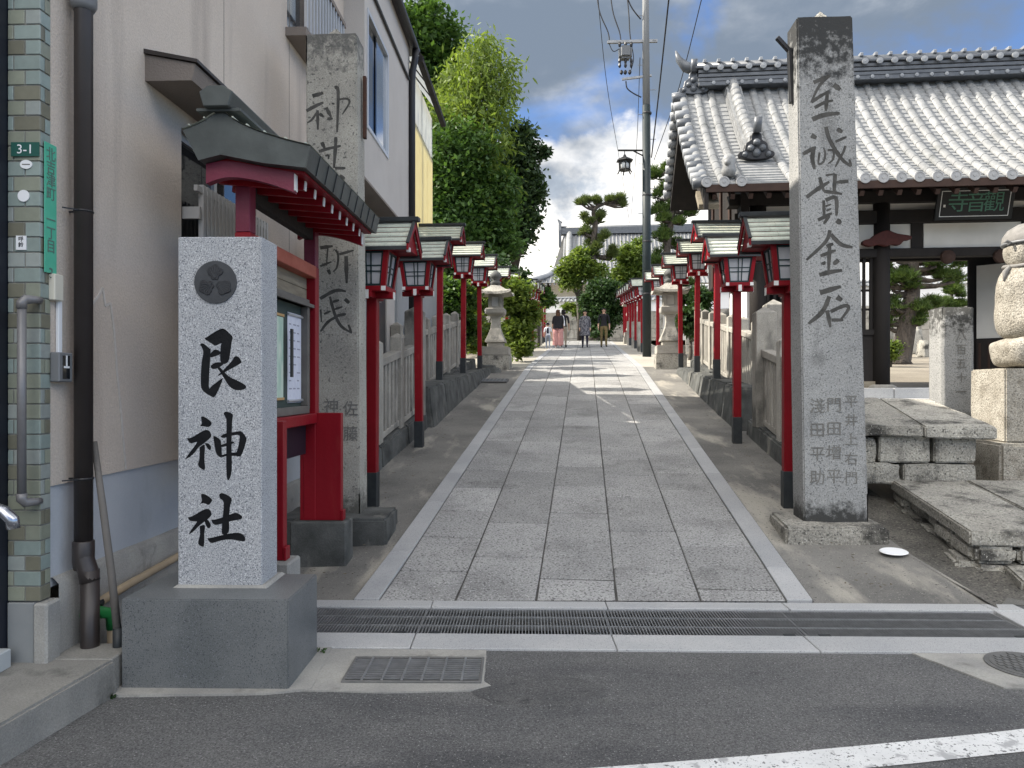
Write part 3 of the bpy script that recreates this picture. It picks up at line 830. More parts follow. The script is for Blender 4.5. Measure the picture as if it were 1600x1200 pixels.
def grate_small(px, label, X0, X1, Y0, Y1, z, rz, frame_z=0.006, group='small drain gratings'):
    cx, cy = (X0 + X1) / 2, (Y0 + Y1) / 2
    t = thing('gully_grating', label, 'drain grating', (cx, cy, z), rz, group)
    w, d = (X1 - X0) / 2, (Y1 - Y0) / 2
    MB().box(-w + 0.004, w - 0.004, -d + 0.004, d - 0.004, -0.0042, -0.0015).build('dark_pit_sheet', m_pit, t)  # dark sheet right under the bars, standing in for shade in the pit
    mb = MB()
    for a, b, c_, e in ((-w, w, -d, -d + 0.014), (-w, w, d - 0.014, d), (-w, -w + 0.014, -d + 0.014, d - 0.014), (w - 0.014, w, -d + 0.014, d - 0.014)):
        mb.box(a, b, c_, e, -0.02, frame_z)
    mb.build('frame', m_castiron, t, bevel=0.002)
    n = 11
    for k in range(1, n):
        y = -d + 0.014 + (2 * d - 0.028) * k / n
        MB().box(-w + 0.014, w - 0.014, y - 0.0045, y + 0.0045, -0.001, 0.006).build('bar', m_steel, t)
    for k in range(1, 7):
        x = -w + 2 * w * k / 7
        MB().box(x - 0.006, x + 0.006, -d + 0.014, d - 0.014, 0.001, 0.0085).build('cross_bar', m_steel, t, bevel=0.0015)
    return t
grate_small(0, 'rectangular steel gully grating set in pale concrete on the road', -0.853, -0.152, 3.67, 4.005, 0.0125, -0.01)
def conc_patch(name, outline, z, m=m_concrete_pale, t=0.03):
    mb = MB(); rs = []
    for i in range(len(outline)):
        a, b = Vector(outline[i]), Vector(outline[(i + 1) % len(outline)])
        for k in range(6):
            p = a.lerp(b, k / 6); j = 0.010 * mnoise.noise(Vector((p.x * 14, p.y * 14, 2)))
            rs.append((p.x + j, p.y + j * 0.6))
    mb.prism(rs, lambda x, y: (x, y, z), lambda x, y: (x, y, z - t))
    return structure(name, mb, m)
conc_patch('drain_surround', [(-1.17, 3.60), (-0.60, 3.565), (-0.19, 3.59), (-0.11, 3.64), (-0.14, 3.70), (-0.143, 4.13), (-1.06, 4.15), (-1.10, 3.9)], 0.008)
conc_patch('monument_footing', [(-2.05, 3.52), (-1.2, 3.545), (-0.98, 3.60), (-1.02, 4.16), (-1.9, 4.18), (-2.0, 3.9)], 0.012)
conc_patch('manhole_surround', [(2.42, 3.62), (3.1, 3.56), (3.35, 3.7), (3.3, 4.06), (2.22, 4.085), (2.28, 3.95)], 0.007)
def manhole():
    t = thing('manhole_cover', 'round cast iron manhole cover in pale concrete at right edge of road', 'manhole', (2.735, 3.89, 0.008))
    MB().lathe([(0.205, 0.0), (0.205, 0.005), (0.195, 0.0055)], 40).build('rim', m_castiron, t)
    MB().lathe([(0.182, 0.004), (0.182, 0.008), (0.178, 0.009)], 40).build('lid', m_castiron, t)
    for i in range(-4, 5):
        for j in range(-4, 5):
            if math.hypot(i, j) < 4.3:
                x, y = i * 0.038 + (0.019 if j % 2 else 0), j * 0.038
                if math.hypot(x, y) < 0.155:
                    MB().box(x - 0.013, x + 0.013, y - 0.015, y + 0.015, 0.0085, 0.0135).build('stud', m_castiron, t)
manhole()
# second gully in the left verge, further up
def far_gully():
    v = 17.0; u = -2.05
    t = grate_small(0, 'slotted gully grating in the left concrete verge up the path', -0.3, 0.3, -0.27, 0.27, 0, 0)
    p = G(u, v, zpath(v) + 0.012); t.location = p
    t.rotation_euler = (math.atan(0.131), 0, -TG)
far_gully()

# ---------------------------------------------------------------- carved monument on the left
def monument():
    t = thing('stone_monument', 'light grey granite shrine name stone with black characters on dark plinth', 'monument', (0, 0, 0))
    M = Matrix.Rotation(-TB, 4, 'Z')
    x0, x1, y0, y1 = -1.916, -1.090, 3.60, 4.09
    def rot(mb):  # rotate about front centre
        c = Vector(((x0 + x1) / 2, y0, 0))
        return mb.xf(Matrix.Translation(c) @ Matrix.Rotation(-TB * 0.6, 4, 'Z') @ Matrix.Translation(-c))
    rot(MB().box(x0, x1, y0, y1, -0.02, 0.447)).build('plinth', m_granite_dark, t, bevel=0.006, segs=2)
    rot(MB().frustum(-1.512, 3.945, 0.446, 0.459, 0.245, 0.150, 0.228, 0.135)).build('mortar_bed', m_concrete_pale, t)
    sx0, sx1, sy0, sy1 = -1.738, -1.300, 3.815, 4.05
    rot(MB().box(sx0, sx1, sy0, sy1, 0.447, 2.263)).build('shaft', m_granite, t, bevel=0.004)
    D = sy0 - 0.001
    def fn(cx, cy, oy):
        px = 260 + cx / 4.617; py = oy + cy / 4.617
        p = P(px, py, D); 
        c = Vector(((x0 + x1) / 2, y0, 0))
        return p
    shaft = t.children[-1]; cutter = MB(); glyphs = []
    def glyph(name, polys, oy):
        glyphs.append((name, polys, oy))
    def glyph_cut(name, polys, oy):
        for pl in polys:
            f0 = lambda a, b: fn(a, b, oy) + Vector((0, -0.02 - 0.0199 * (fn(a, b, oy).x - (x0 + x1) / 2), 0))
            dz = 0.028 + random.uniform(0, 0.002)
            f1 = lambda a, b: f0(a, b) + Vector((0, dz, 0))
            sm = [(p[0], p[1]) for p in catmull([(q[0], q[1]) for q in pl + [pl[0]]], 3)][:-1]
            cutter.prism(sm, f0, f1)
    def glyph_fill(name, polys, oy, ok):
        mb = MB()
        for pl in polys:
            n = len(pl)
            # keep letters just proud of the face all along its slight turn
            off = (0.0045 + random.uniform(0, 0.001)) if ok else -0.0035
            cxm = (x0 + x1) / 2
            def f0(a, b):
                p = fn(a, b, oy); k = 1.004
                return p + Vector((0, off - 0.0199 * (p.x - cxm), 0))
            f1 = lambda a, b: f0(a, b) + Vector((0, 0.012, 0))
            sm = [(p[0], p[1]) for p in catmull([(q[0], q[1]) for q in pl + [pl[0]]], 3)][:-1]
            mb.prism(sm, f0, f1)
        o = mb.build(name, m_ink, t)
        return o
    glyph('first_character', [
        [(270, 690), (330, 650), (405, 615), (460, 655), (478, 680), (470, 720), (455, 830), (435, 865), (405, 870), (385, 840), (390, 740), (395, 722), (350, 740), (320, 722)],
        [(240, 730), (262, 722), (310, 760), (318, 780), (305, 1030), (330, 1025), (400, 975), (403, 990), (375, 1060), (345, 1110), (320, 1105), (265, 1070), (245, 1020), (250, 870), (262, 800), (258, 765)],
        [(318, 790), (350, 766), (385, 780), (388, 800), (340, 820), (315, 822)],
        [(315, 885), (350, 862), (410, 860), (405, 880), (360, 905), (325, 905)],
        [(370, 950), (410, 915), (470, 850), (490, 818), (520, 820), (540, 850), (535, 868), (450, 915), (380, 955)],
        [(358, 890), (385, 895), (450, 960), (530, 1000), (575, 1030), (560, 1055), (500, 1060), (450, 1030), (405, 960)]], 380)
    glyph('second_character', [
        [(245, 100), (270, 97), (322, 135), (320, 160), (300, 172), (265, 168), (240, 165), (252, 145)],
        [(145, 252), (180, 248), (260, 200), (300, 195), (322, 225), (315, 250), (270, 290), (230, 320), (190, 370), (135, 405), (150, 375), (200, 310), (215, 280), (175, 292), (155, 275)],
        [(235, 320), (275, 300), (272, 400), (278, 470), (262, 482), (225, 450), (235, 400)],
        [(272, 290), (300, 290), (322, 315), (315, 338), (298, 332)],
        [(335, 240), (350, 238), (388, 265), (395, 300), (400, 370), (395, 390), (375, 385), (352, 350)],
        [(388, 240), (420, 220), (510, 205), (540, 203), (572, 240), (578, 270), (545, 370), (520, 385), (500, 375), (520, 300), (525, 235), (470, 235), (410, 252)],
        [(395, 300), (470, 275), (490, 285), (470, 295), (400, 318)],
        [(395, 375), (440, 362), (510, 355), (505, 380), (440, 380), (400, 390)],
        [(410, 75), (430, 60), (478, 80), (475, 130), (470, 300), (472, 480), (450, 555), (432, 520), (430, 300), (432, 140), (425, 105)]], 630)
    glyph('third_character', [
        [(245, 660), (270, 655), (325, 690), (322, 715), (300, 735), (265, 722), (240, 728), (252, 705)],
        [(148, 825), (185, 815), (265, 770), (305, 765), (325, 800), (300, 835), (240, 880), (200, 920), (158, 950), (175, 915), (215, 860), (200, 855), (165, 850)],
        [(235, 890), (275, 880), (272, 950), (270, 1025), (258, 1038), (225, 1015), (238, 950)],
        [(272, 855), (295, 840), (320, 880), (305, 905), (285, 890)],
        [(320, 840), (350, 840), (430, 815), (500, 790), (545, 815), (540, 835), (500, 845), (430, 860), (360, 880), (330, 868)],
        [(378, 660), (405, 648), (470, 685), (460, 740), (452, 830), (450, 930), (400, 945), (402, 850), (412, 720), (385, 690)],
        [(290, 975), (330, 970), (430, 945), (520, 935), (560, 955), (570, 985), (550, 998), (470, 985), (400, 990), (330, 1010), (305, 1000)]], 630)
    for g in glyphs: glyph_cut(*g)
    ok = carve(shaft, cutter); print('CARVE monument', ok)
    for g in glyphs: glyph_fill(*g, ok)
    # crest
    c = P(337, 441, D); r = 0.110
    ys = lambda x: D - 0.003 - 0.0199 * (x - (x0 + x1) / 2)
    mb = MB(); n = 48
    mb.prism([(c.x + r * math.cos(2 * math.pi * k / n), c.z + r * math.sin(2 * math.pi * k / n)) for k in range(n)],
             lambda x, z: (x, ys(x) - 0.004, z), lambda x, z: (x, ys(x) + 0.004, z))
    em = mb.build('crest_disc', m_emblem, t)
    for k in range(3):
        a = R(90 + 120 * k)
        mb = MB(); pl = []
        for j in range(30):
            b = 2 * math.pi * j / 30
            q = 1 + 0.10 * math.cos(5 * b + 0.4)
            lx, ly = 0.050 + 0.040 * q * math.cos(b), 0.036 * q * math.sin(b) * (1.1 if math.cos(b) > -0.4 else 0.7)
            pl.append((c.x + lx * math.cos(a) - ly * math.sin(a), c.z + lx * math.sin(a) + ly * math.cos(a)))
        mb.prism(pl, lambda x, z: (x, ys(x) - 0.009, z), lambda x, z: (x, ys(x) - 0.003, z))
        lf = mb.build('crest_leaf', m_emblem2, em, bevel=0.002)
        mb = MB()
        for j in (-2, -1, 0, 1, 2):
            b = a + j * 0.42
            s = Vector((c.x + 0.018 * math.cos(a), ys(c.x) - 0.0095, c.z + 0.018 * math.sin(a)))
            e = Vector((c.x + 0.045 * math.cos(a) + 0.034 * math.cos(b), ys(c.x) - 0.0095, c.z + 0.045 * math.sin(a) + 0.034 * math.sin(b)))
            mb.bar(s, e, 0.0022, 0.002)
        mb.build('leaf_veins', m_emblem, lf)
monument()

# ---------------------------------------------------------------- tall pillars
def pillar(name, label, cxf, D, w0, w1, dp, z0, z1, m, strokes, base, mstroke, rz):
    """front-bottom-left corner given; tapered shaft with a low pyramid top"""
    t = thing(name, label, 'stone pillar', (0, 0, 0))
    bl, tl = cxf
    def rotM(): return Matrix.Translation((bl, D, 0)) @ Matrix.Rotation(rz, 4, 'Z') @ Matrix.Translation((-bl, -D, 0))
    Mr = rotM()
    br, tr = bl + w0, tl + w1
    b4 = [(bl, D, z0), (br, D, z0), (br, D + dp, z0), (bl, D + dp, z0)]
    t4 = [(tl, D + 0.012, z1), (tr, D + 0.012, z1), (tr, D + dp - 0.012, z1), (tl, D + dp - 0.012, z1)]
    rb = rough_block([Vector(p) for p in b4 + t4], cuts=8, amp=0.0035, freq=5, seed=bl, bevel=0.012)
    rb.xf(Mr)
    o = rb.build('shaft', m, t, smooth='auto')
    cx, cy = (tl + tr) / 2, D + dp / 2
    mb = MB(); b = 0.10
    mb.add([(cx - b, cy - b * 0.6, z1 - 0.004), (cx + b, cy - b * 0.6, z1 - 0.004), (cx + b, cy + b * 0.6, z1 - 0.004), (cx - b, cy + b * 0.6, z1 - 0.004),
            (cx + 0.01, cy, z1 + 0.11)], [(0, 1, 4), (1, 2, 4), (2, 3, 4), (3, 0, 4), (3, 2, 1, 0)]).xf(Mr)
    mb.build('peak', m_hewn, t)
    # strokes on the front face: photo coordinates -> face point
    def face(px, py, h):
        d = D
        for _ in range(4):
            p = P(px, py, d)
            f = min(max((p.z - z0) / (z1 - z0), 0), 1)
            d = D - (p.x - bl) * math.tan(-rz) * 1.0 + 0.012 * f
        p = P(px, py, d)
        return (p.x, d - h - 0.0035, p.z)
    cut = MB(); rr = random.Random(9)
    outl = [(nm, [stroke_outline([conv(*q) for q in pts], 1.22 * w / conv.scale) for pts, w in lst]) for nm, conv, lst in strokes]
    for nm, ol in outl:
        for LR in ol: stroke_prism(cut, LR, face, 0.02, -0.013 - rr.uniform(0, 0.003), 0.88)
    ok = carve(o, cut)
    print('CARVE', name, ok)
    for nm, ol in outl:
        mb = MB()
        for LR in ol:
            if ok: stroke_prism(mb, LR, face, -0.0055 - rr.uniform(0, 0.0012), -0.030, 0.98)
            else: stroke_prism(mb, LR, face, 0.0015, -0.03, 1.0)
        mb.build(nm, mstroke, t)
    return t, face, Mr
class Conv:
    def __init__(s, ox, oy, sc): s.ox, s.oy, s.scale = ox, oy, sc
    def __call__(s, x, y): return (s.ox + x / s.scale, s.oy + y / s.scale)
c5, c6 = Conv(1230, 100, 5.714), Conv(1230, 280, 5.0)
right_strokes = [
 ('first_character', c5, [([(235, 165), (385, 100)], 38), ([(385, 100), (290, 190), (215, 340)], 28), ([(215, 340), (300, 285), (375, 240)], 32), ([(415, 185), (475, 230)], 50),
   ([(360, 240), (345, 420)], 38), ([(245, 390), (330, 345), (410, 325)], 32), ([(225, 495), (330, 455), (470, 440)], 44)]),
 ('second_character', c5, [([(215, 635), (262, 660)], 46), ([(140, 805), (200, 770), (258, 740)], 36), ([(240, 745), (225, 840), (245, 940)], 40), ([(290, 790), (280, 890), (325, 870), (340, 800), (325, 745)], 22),
   ([(345, 560), (380, 680), (480, 840), (570, 915)], 36), ([(570, 915), (555, 850)], 26), ([(520, 730), (500, 790), (470, 840), (430, 920)], 24), ([(430, 695), (530, 650)], 24),
   ([(360, 770), (410, 775), (410, 850), (365, 890)], 20), ([(445, 580), (492, 610)], 42)]),
 ('third_character', c6, [([(254, -16), (268, 40), (289, 97)], 30), ([(150, 142), (240, 75), (330, 20)], 34), ([(376, -42), (370, 40), (367, 110)], 32), ([(300, -30), (376, -42)], 16), ([(480, 15), (370, 25)], 30), ([(290, 95), (370, 105), (430, 115)], 28),
   ([(285, 165), (290, 300)], 26), ([(300, 165), (380, 145), (385, 285)], 34), ([(300, 212), (345, 195)], 18), ([(305, 247), (345, 230)], 18), ([(240, 320), (350, 265)], 32), ([(330, 285), (285, 350)], 28), ([(385, 320), (422, 345)], 42)]),
 ('fourth_character', c6, [([(335, 398), (300, 490), (150, 632)], 32), ([(340, 430), (420, 510), (512, 532)], 34), ([(305, 525), (360, 505)], 30), ([(260, 600), (380, 555)], 28), ([(332, 520), (322, 735)], 30),
   ([(280, 645), (292, 670)], 38), ([(402, 632), (360, 665)], 38), ([(250, 748), (340, 725), (430, 712)], 36)]),
 ('fifth_character', c6, [([(255, 888), (420, 838)], 40), ([(330, 915), (275, 1035), (165, 1130)], 36), ([(312, 1025), (338, 1155)], 34), ([(340, 1035), (450, 988), (478, 1015), (420, 1095)], 30), ([(345, 1100), (440, 1100)], 28), ([(388, 920), (428, 948)], 44)]),
]
tr, face_r, Mr_ = pillar('stone_pillar', 'tall grey stone pillar on the right carved with five large characters', (2.520, 2.462), 6.35, 0.545, 0.470, 0.30, 0.30, 4.675, m_pillar_r, right_strokes, None, m_carve, -TG * 0.6)
def pillar_text(t, face, px, py, chars, size, pitch, m, D):
    p = face(px, py, 0.0)
    column_text(chars, size, pitch, m, t, (p[0], p[1] - 0.0015, p[2]), 'small_inscription', (R(90), 0, -TG * 0.6))
pillar_text(tr, face_r, 1277, 636, '淺田平助', 0.135, 0.205, m_carve_soft, 6.3)
pillar_text(tr, face_r, 1303, 634, '門田増平', 0.135, 0.205, m_carve_soft, 6.3)
pillar_text(tr, face_r, 1330, 628, '平井上右門', 0.115, 0.165, m_carve_soft, 6.3)
rough_block([Vector(p) for p in [(2.28, 6.14, 0.02), (3.14, 6.08, 0.02), (3.20, 6.72, 0.02), (2.36, 6.78, 0.02), (2.29, 6.15, 0.305), (3.13, 6.09, 0.305), (3.19, 6.71, 0.325), (2.37, 6.77, 0.325)]], 8, 0.008, 5, 2.0, 0.02).build('foot_stone', m_hewn, tr, smooth='auto')
MB().bar((2.47, 6.50, 3.98), (2.45, 6.50, 4.46), 0.035, 0.05, (0, 1, 0)).bar((2.45, 6.50, 4.44), (2.34, 6.50, 4.56), 0.035, 0.04, (0, 1, 0)).build('iron_bracket', m_black_metal, tr, bevel=0.004)
one('marker_stub', MB().frustum(3.10, 6.62, 0.2, 0.80, 0.05, 0.06, 0.045, 0.055), m_granite_pale, 'small pale stone stub standing behind the right carved pillar', 'stone', bevel=0.01)
l3, l4 = Conv(460, 120, 7.5), Conv(480, 370, 7.5)
left_strokes = [
 ('first_character', l3, [([(210, 225), (340, 190)], 50), ([(140, 400), (240, 345), (340, 300)], 42), ([(260, 420), (205, 500), (150, 540)], 28), ([(270, 390), (275, 620)], 36), ([(290, 430), (345, 470)], 38),
   ([(370, 360), (430, 470)], 44), ([(385, 492), (450, 488)], 34), ([(435, 310), (470, 318)], 22), ([(470, 130), (512, 170), (500, 650)], 40), ([(530, 265), (620, 258), (642, 310), (560, 440)], 28)]),
 ('second_character', l3, [([(320, 765), (352, 835)], 44), ([(285, 875), (400, 840), (545, 808)], 38), ([(485, 705), (480, 830), (463, 1070)], 42), ([(475, 1070), (598, 1070)], 38), ([(360, 925), (400, 920), (395, 965)], 26), ([(530, 1160), (590, 1195)], 44)]),
 ('third_character', l4, [([(150, 130), (300, 108)], 44), ([(240, 130), (225, 340)], 22), ([(150, 345), (285, 292)], 28), ([(245, 385), (268, 440)], 40), ([(330, 150), (362, 215), (350, 350), (305, 410)], 28), ([(375, 205), (545, 158)], 32), ([(455, 225), (462, 545)], 46)]),
 ('fourth_character', l4, [([(150, 725), (330, 630), (455, 640)], 42), ([(265, 700), (320, 900), (400, 1050), (525, 1125)], 38), ([(300, 762), (375, 740)], 32), ([(440, 728), (492, 778)], 50), ([(320, 850), (412, 820)], 26), ([(350, 925), (455, 905)], 38),
   ([(335, 940), (240, 1000), (155, 1110)], 36), ([(195, 905), (275, 870)], 28), ([(158, 850), (165, 1000)], 22), ([(482, 1030), (520, 1125)], 30)]),
]
tl_, face_l, Ml_ = pillar('stone_pillar', 'tall weathered stone pillar on the left behind the red notice board', (-1.800, -1.828), 6.5, 0.460, 0.455, 0.30, 0.28, 4.60, m_oldstone, left_strokes, None, m_carve, -TB)
column_text('佐藤', 0.14, 0.22, m_carve_soft, tl_, (face_l(548, 640, 0)[0], face_l(548, 640, 0)[1] - 0.0015, 1.5 - 40 * 6.5 / F), 'small_inscription', (R(90), 0, -TB))
column_text('神', 0.14, 0.22, m_carve_soft, tl_, (face_l(518, 636, 0)[0], face_l(518, 636, 0)[1] - 0.0015, 1.5 - 36 * 6.5 / F), 'small_inscription', (R(90), 0, -TB))
rough_block([Vector(p) for p in boxp(-2.0, -1.06, 6.22, 6.86, -0.05, 0.36)], 8, 0.016, 5, 5.0, 0.02).build('foot_stone', m_conc_mould, tl_, smooth='auto')
MB().bar((-1.332, 6.66, 3.72), (-1.332, 6.66, 4.28), 0.03, 0.05, (0, 1, 0)).build('iron_bracket', mat('rusty_iron', (0.045, 0.022, 0.016), (0.075, 0.032, 0.02), 20, 0.9), tl_, bevel=0.004)
# ---------------------------------------------------------------- house on the left (local x points out to the path, y runs along the wall)
OB = Vector((-2.376, 0, 0))
def B(x, y, z=0.0):
    return Vector((OB.x + x * math.cos(TB) + y * math.sin(TB), -x * math.sin(TB) + y * math.cos(TB), z))
def by_px(px, x=0.0):           # y along the wall where the photo column px meets the plane x
    k = (px - 800) / F
    # X = -2.376 + x + .033 y ; Y = y - .033 x ; X = k Y
    return (OB.x + x + k * 0.033 * x) / (k - 0.033)
def house():
    t = thing('house', 'two storey taupe stucco house with dark downpipe along the left', 'house', OB, -TB)
    w = MB()
    w.box(-7, -0.20, 3.60, 12.3, 0.3, 7.25)
    for a, b, z0, z1 in ((3.60, 4.93, 1.0, 7.25), (4.93, 6.25, 1.0, 2.15), (4.93, 6.25, 3.22, 7.25), (6.25, 7.02, 1.0, 7.25),
                         (7.02, 8.35, 1.0, 4.92), (7.02, 8.35, 6.3, 7.25), (8.35, 9.08, 1.0, 7.25)):
        w.box(-0.22, 0.0, a, b, z0, z1)
    w.build('wall', m_stucco, t)
    MB().box(-7, -0.155, 3.53, 3.598, 3.0, 7.25).build('front_wall', m_stucco, t)
    MB().box(-0.3, -0.014, 3.605, 9.08, 0.50, 1.0).build('blue_plinth', m_blue_base, t)
    # footing: lumpy top edge
    mb = MB(); n = 40
    for i in range(n + 1):
        y = 3.62 + i * (9.0 - 3.62) / n
        zt = 0.545 + 0.02 * mnoise.noise(Vector((y * 2.0, 0, 0)))
        for x, z in ((-0.05, -0.5), (0.035 + 0.006 * mnoise.noise(Vector((y * 5, 1, 0))), -0.5), (0.030 + 0.006 * mnoise.noise(Vector((y * 5, 2, 0))), zt - 0.03), (0.0, zt), (-0.05, zt)):
            mb.v.append((x, y, z))
    for i in range(n):
        for k in range(4):
            a = i * 5 + k; mb.f.append((a, a + 1, a + 6, a + 5)); mb.m.append(0)
    mb.build('footing', m_concrete_pale, t, smooth=True)
    # hairline joints of the rendering, real grooves drawn as thin battens
    for y in (by_px(350), by_px(452)):
        MB().box(0.0, 0.002, y - 0.003, y + 0.003, 1.0, 7.2).build('render_joint', m_hood, t)
    # repaired crack
    mb = MB(); pts = []
    for px, py in ((140, 478), (152, 465), (160, 450), (164, 478), (172, 474), (178, 520), (182, 580), (188, 640), (193, 700), (196, 733)):
        y = by_px(px); pts.append(Vector((0.003, y, CAMZ - (py - 600) * (y) / F)))
    for a, b in zip(pts[:-1], pts[1:]): mb.bar(a, b, 0.014, 0.006, (1, 0, 0))
    mb.build('crack_filler', mat('white_filler', (0.60, 0.56, 0.52), (0.52, 0.48, 0.44), 30, 0.9), t)
    # side window with hood and fixed grille
    win = MB(); y0, y1, z0, z1 = 4.93, 6.25, 2.15, 3.22
    for a, b, c, d in ((y0, y1, z0, z0 + 0.05), (y0, y1, z1 - 0.05, z1), (y0, y0 + 0.05, z0, z1), (y1 - 0.05, y1, z0, z1), ((y0 + y1) / 2 - 0.025, (y0 + y1) / 2 + 0.025, z0, z1)):
        win.box(-0.12, -0.06, a, b, c, d)
    f = win.build('window', m_alu, t)
    MB().box(-0.10, -0.085, y0 + 0.02, y1 - 0.02, z0 + 0.02, z1 - 0.02).build('pane', m_glass_dark, f)
    g = MB().box(-0.02, 0.10, y0 + 0.05, y0 + 0.075, 2.62, 2.70).box(0.075, 0.10, y0 + 0.02, y1, 2.14, 2.18).box(0.075, 0.10, y0 + 0.02, y1, 2.80, 2.84).build('grille', m_alu_dull, t)
    k = 0
    yy = y0 + 0.10
    while yy < y1:
        MB().box(0.07, 0.105, yy, yy + 0.035, 2.14, 2.86).build('slat', m_alu_dull, g); yy += 0.062
    hd = MB().prism([(0.0, 3.34), (0.29, 3.34), (0.31, 3.44), (0.0, 3.50)], lambda x, z: (x, 4.47, z), lambda x, z: (x, 6.7, z)).build('window_hood', m_hood, t)
    MB().prism([(0.0, 3.503), (0.33, 3.443), (0.33, 3.463), (0.0, 3.53)], lambda x, z: (x, 4.455, z), lambda x, z: (x, 6.72, z)).build('hood_flashing', m_pipe_brown, hd)
    # upper window and its balcony grille
    y0, y1, z0, z1 = 7.02, 8.35, 4.92, 6.3
    win = MB()
    for a, b, c, d in ((y0, y1, z0, z0 + 0.06), (y0, y1, z1 - 0.06, z1), (y0, y0 + 0.06, z0, z1), (y1 - 0.06, y1, z0, z1), (7.66, 7.72, z0, z1)):
        win.box(-0.12, -0.04, a, b, c, d)
    f = win.build('window', m_hood, t)
    MB().box(-0.10, -0.085, y0 + 0.02, y1 - 0.02, z0 + 0.02, z1 - 0.02).build('pane', m_glass_sky, f)
    g = MB().box(0.0, 0.20, y0 - 0.05, y1 + 0.05, 4.80, 4.88).box(0.18, 0.21, y0 - 0.05, y1 + 0.05, 5.55, 5.60).box(0.0, 0.20, y0 - 0.05, y0 - 0.01, 5.55, 5.6).build('balcony_grille', m_hood, t)
    for i in range(14):
        yy = y0 - 0.03 + i * (y1 - y0 + 0.04) / 13.5
        MB().box(0.175, 0.205, yy, yy + 0.028, 4.88, 5.55).build('slat', m_alu, g)
    # overhanging upper storey
    ov = MB()
    yw0, yw1, zw0, zw1 = 9.2, 10.5, 4.70, 6.2
    for a, b, c, d in ((9.08, yw0, 4.06, 7.25), (yw1, 12.3, 4.06, 7.25), (yw0, yw1, 4.06, zw0), (yw0, yw1, zw1, 7.25)):
        ov.box(-0.2, 0.26, a, b, c, d)
    ov.build('upper_storey', m_stucco_up, t)
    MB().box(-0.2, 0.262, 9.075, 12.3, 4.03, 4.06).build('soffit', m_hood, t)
    win = MB()
    for a, b, c, d in ((yw0, yw1, zw0, zw0 + 0.05), (yw0, yw1, zw1 - 0.05, zw1), (yw0, yw0 + 0.05, zw0 + 0.05, zw1 - 0.05), (yw1 - 0.05, yw1, zw0 + 0.05, zw1 - 0.05)):
        win.box(0.20, 0.275, a, b, c, d)
    f = win.build('window', m_alu, t)
    MB().box(0.20, 0.215, yw0 + 0.05, 9.87, zw0 + 0.05, zw1 - 0.05).build('pane', m_glass_dark, f)
    MB().box(0.225, 0.24, 9.85, yw1 - 0.05, zw0 + 0.05, zw1 - 0.05).build('pane', m_glass_sky, f)
    # ground floor under the overhang
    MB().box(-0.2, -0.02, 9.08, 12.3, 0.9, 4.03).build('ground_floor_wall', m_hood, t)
    for a, b in ((9.35, 10.05), (10.12, 10.8)):
        p = MB().box(-0.02, 0.0, a, b, 1.0, 3.7)
        for i in range(8): p.box(0.0, 0.012, a + 0.04 + i * 0.085, a + 0.09 + i * 0.085, 1.0, 3.7)
        p.build('shutter', m_shutter, t)
    MB().box(-0.02, 0.02, 10.95, 11.5, 0.9, 3.6).build('dark_doorway', m_navy, t)
    MB().box(-0.02, 0.03, 11.55, 12.2, 1.0, 3.7).build('shutter', m_stucco_up, t)
    # roof and gutter
    rf = MB().prism([(0.34, 7.10), (0.34, 7.18), (-3.5, 8.3), (-7.5, 7.18), (-7.5, 7.10)], lambda x, z: (x, 3.2, z), lambda x, z: (x, 12.6, z)).build('roof', m_pipe_brown, t)
    MB().tube([(0.37, 3.2, 7.10), (0.37, 12.4, 7.10)], 0.055, 10).build('gutter', m_black_metal, rf, smooth=True)
    MB().tube([(0.285, 9.1, 6.50), (0.285, 12.1, 6.50)], 0.022, 8).build('wall_cable', m_black_metal, t)
    MB().tube([(0.37, 12.25, 7.08), (0.36, 12.25, 6.9), (0.32, 12.25, 6.7), (0.31, 12.25, 6.45), (0.31, 12.25, 2.6)], 0.055, 10).build('downpipe', m_black_metal, t, smooth=True)
    # near downpipe with offset at the foot
    y = 3.745
    dp = MB().tube([(0.075, y, 7.2), (0.075, y, 0.665)], 0.044, 16).build('downpipe', m_pipe_brown, t, smooth=True)
    MB().lathe([(0.046, 0.56), (0.051, 0.60), (0.051, 0.70), (0.047, 0.705)], 16, (0.075, y, 0)).tube([(0.075, y, 0.66), (0.08, y - 0.003, 0.61), (0.105, y - 0.012, 0.555), (0.118, y - 0.015, 0.50)], 0.048, 14).build('pipe_elbow', m_pipe_brown, dp, smooth=True)
    MB().tube([(0.118, y - 0.015, 0.56), (0.118, y - 0.015, -0.2)], 0.0445, 16).build('lower_pipe', m_pipe_brown, dp, smooth=True)
    MB().lathe([(0.049, 3.395), (0.062, 3.42), (0.066, 3.9), (0.066, 4.1)], 16, (0.075, y, 0)).build('pipe_joint', m_grey_plastic, dp, smooth=True)
    for z in (2.375, 1.02):
        MB().lathe([(0.0455, z - 0.006), (0.0485, z), (0.0455, z + 0.006)], 16, (0.075, y, 0)).bar((0.0, y, z), (0.04, y - 0.0, z), 0.01, 0.008).bar((0.03, y - 0.10, z), (0.075, y - 0.04, z), 0.006, 0.006).build('pipe_bracket', m_black_metal, dp)
    # tiled corner pilaster, each tile a piece
    pil = MB().box(-0.152, 0.0, 3.522, 3.60, 0.46, 3.62).build('tile_backing', m_grout, t)
    rows = int((3.55 - 0.46) / 0.0726)
    rnd = random.Random(3)
    def tile(x0, x1, y0_, y1_, z0_, z1_):
        MB().box(x0, x1, y0_, y1_, z0_, z1_).build('tile', rnd.choice(tile_mats[:2] + tile_mats), pil, bevel=0.002)
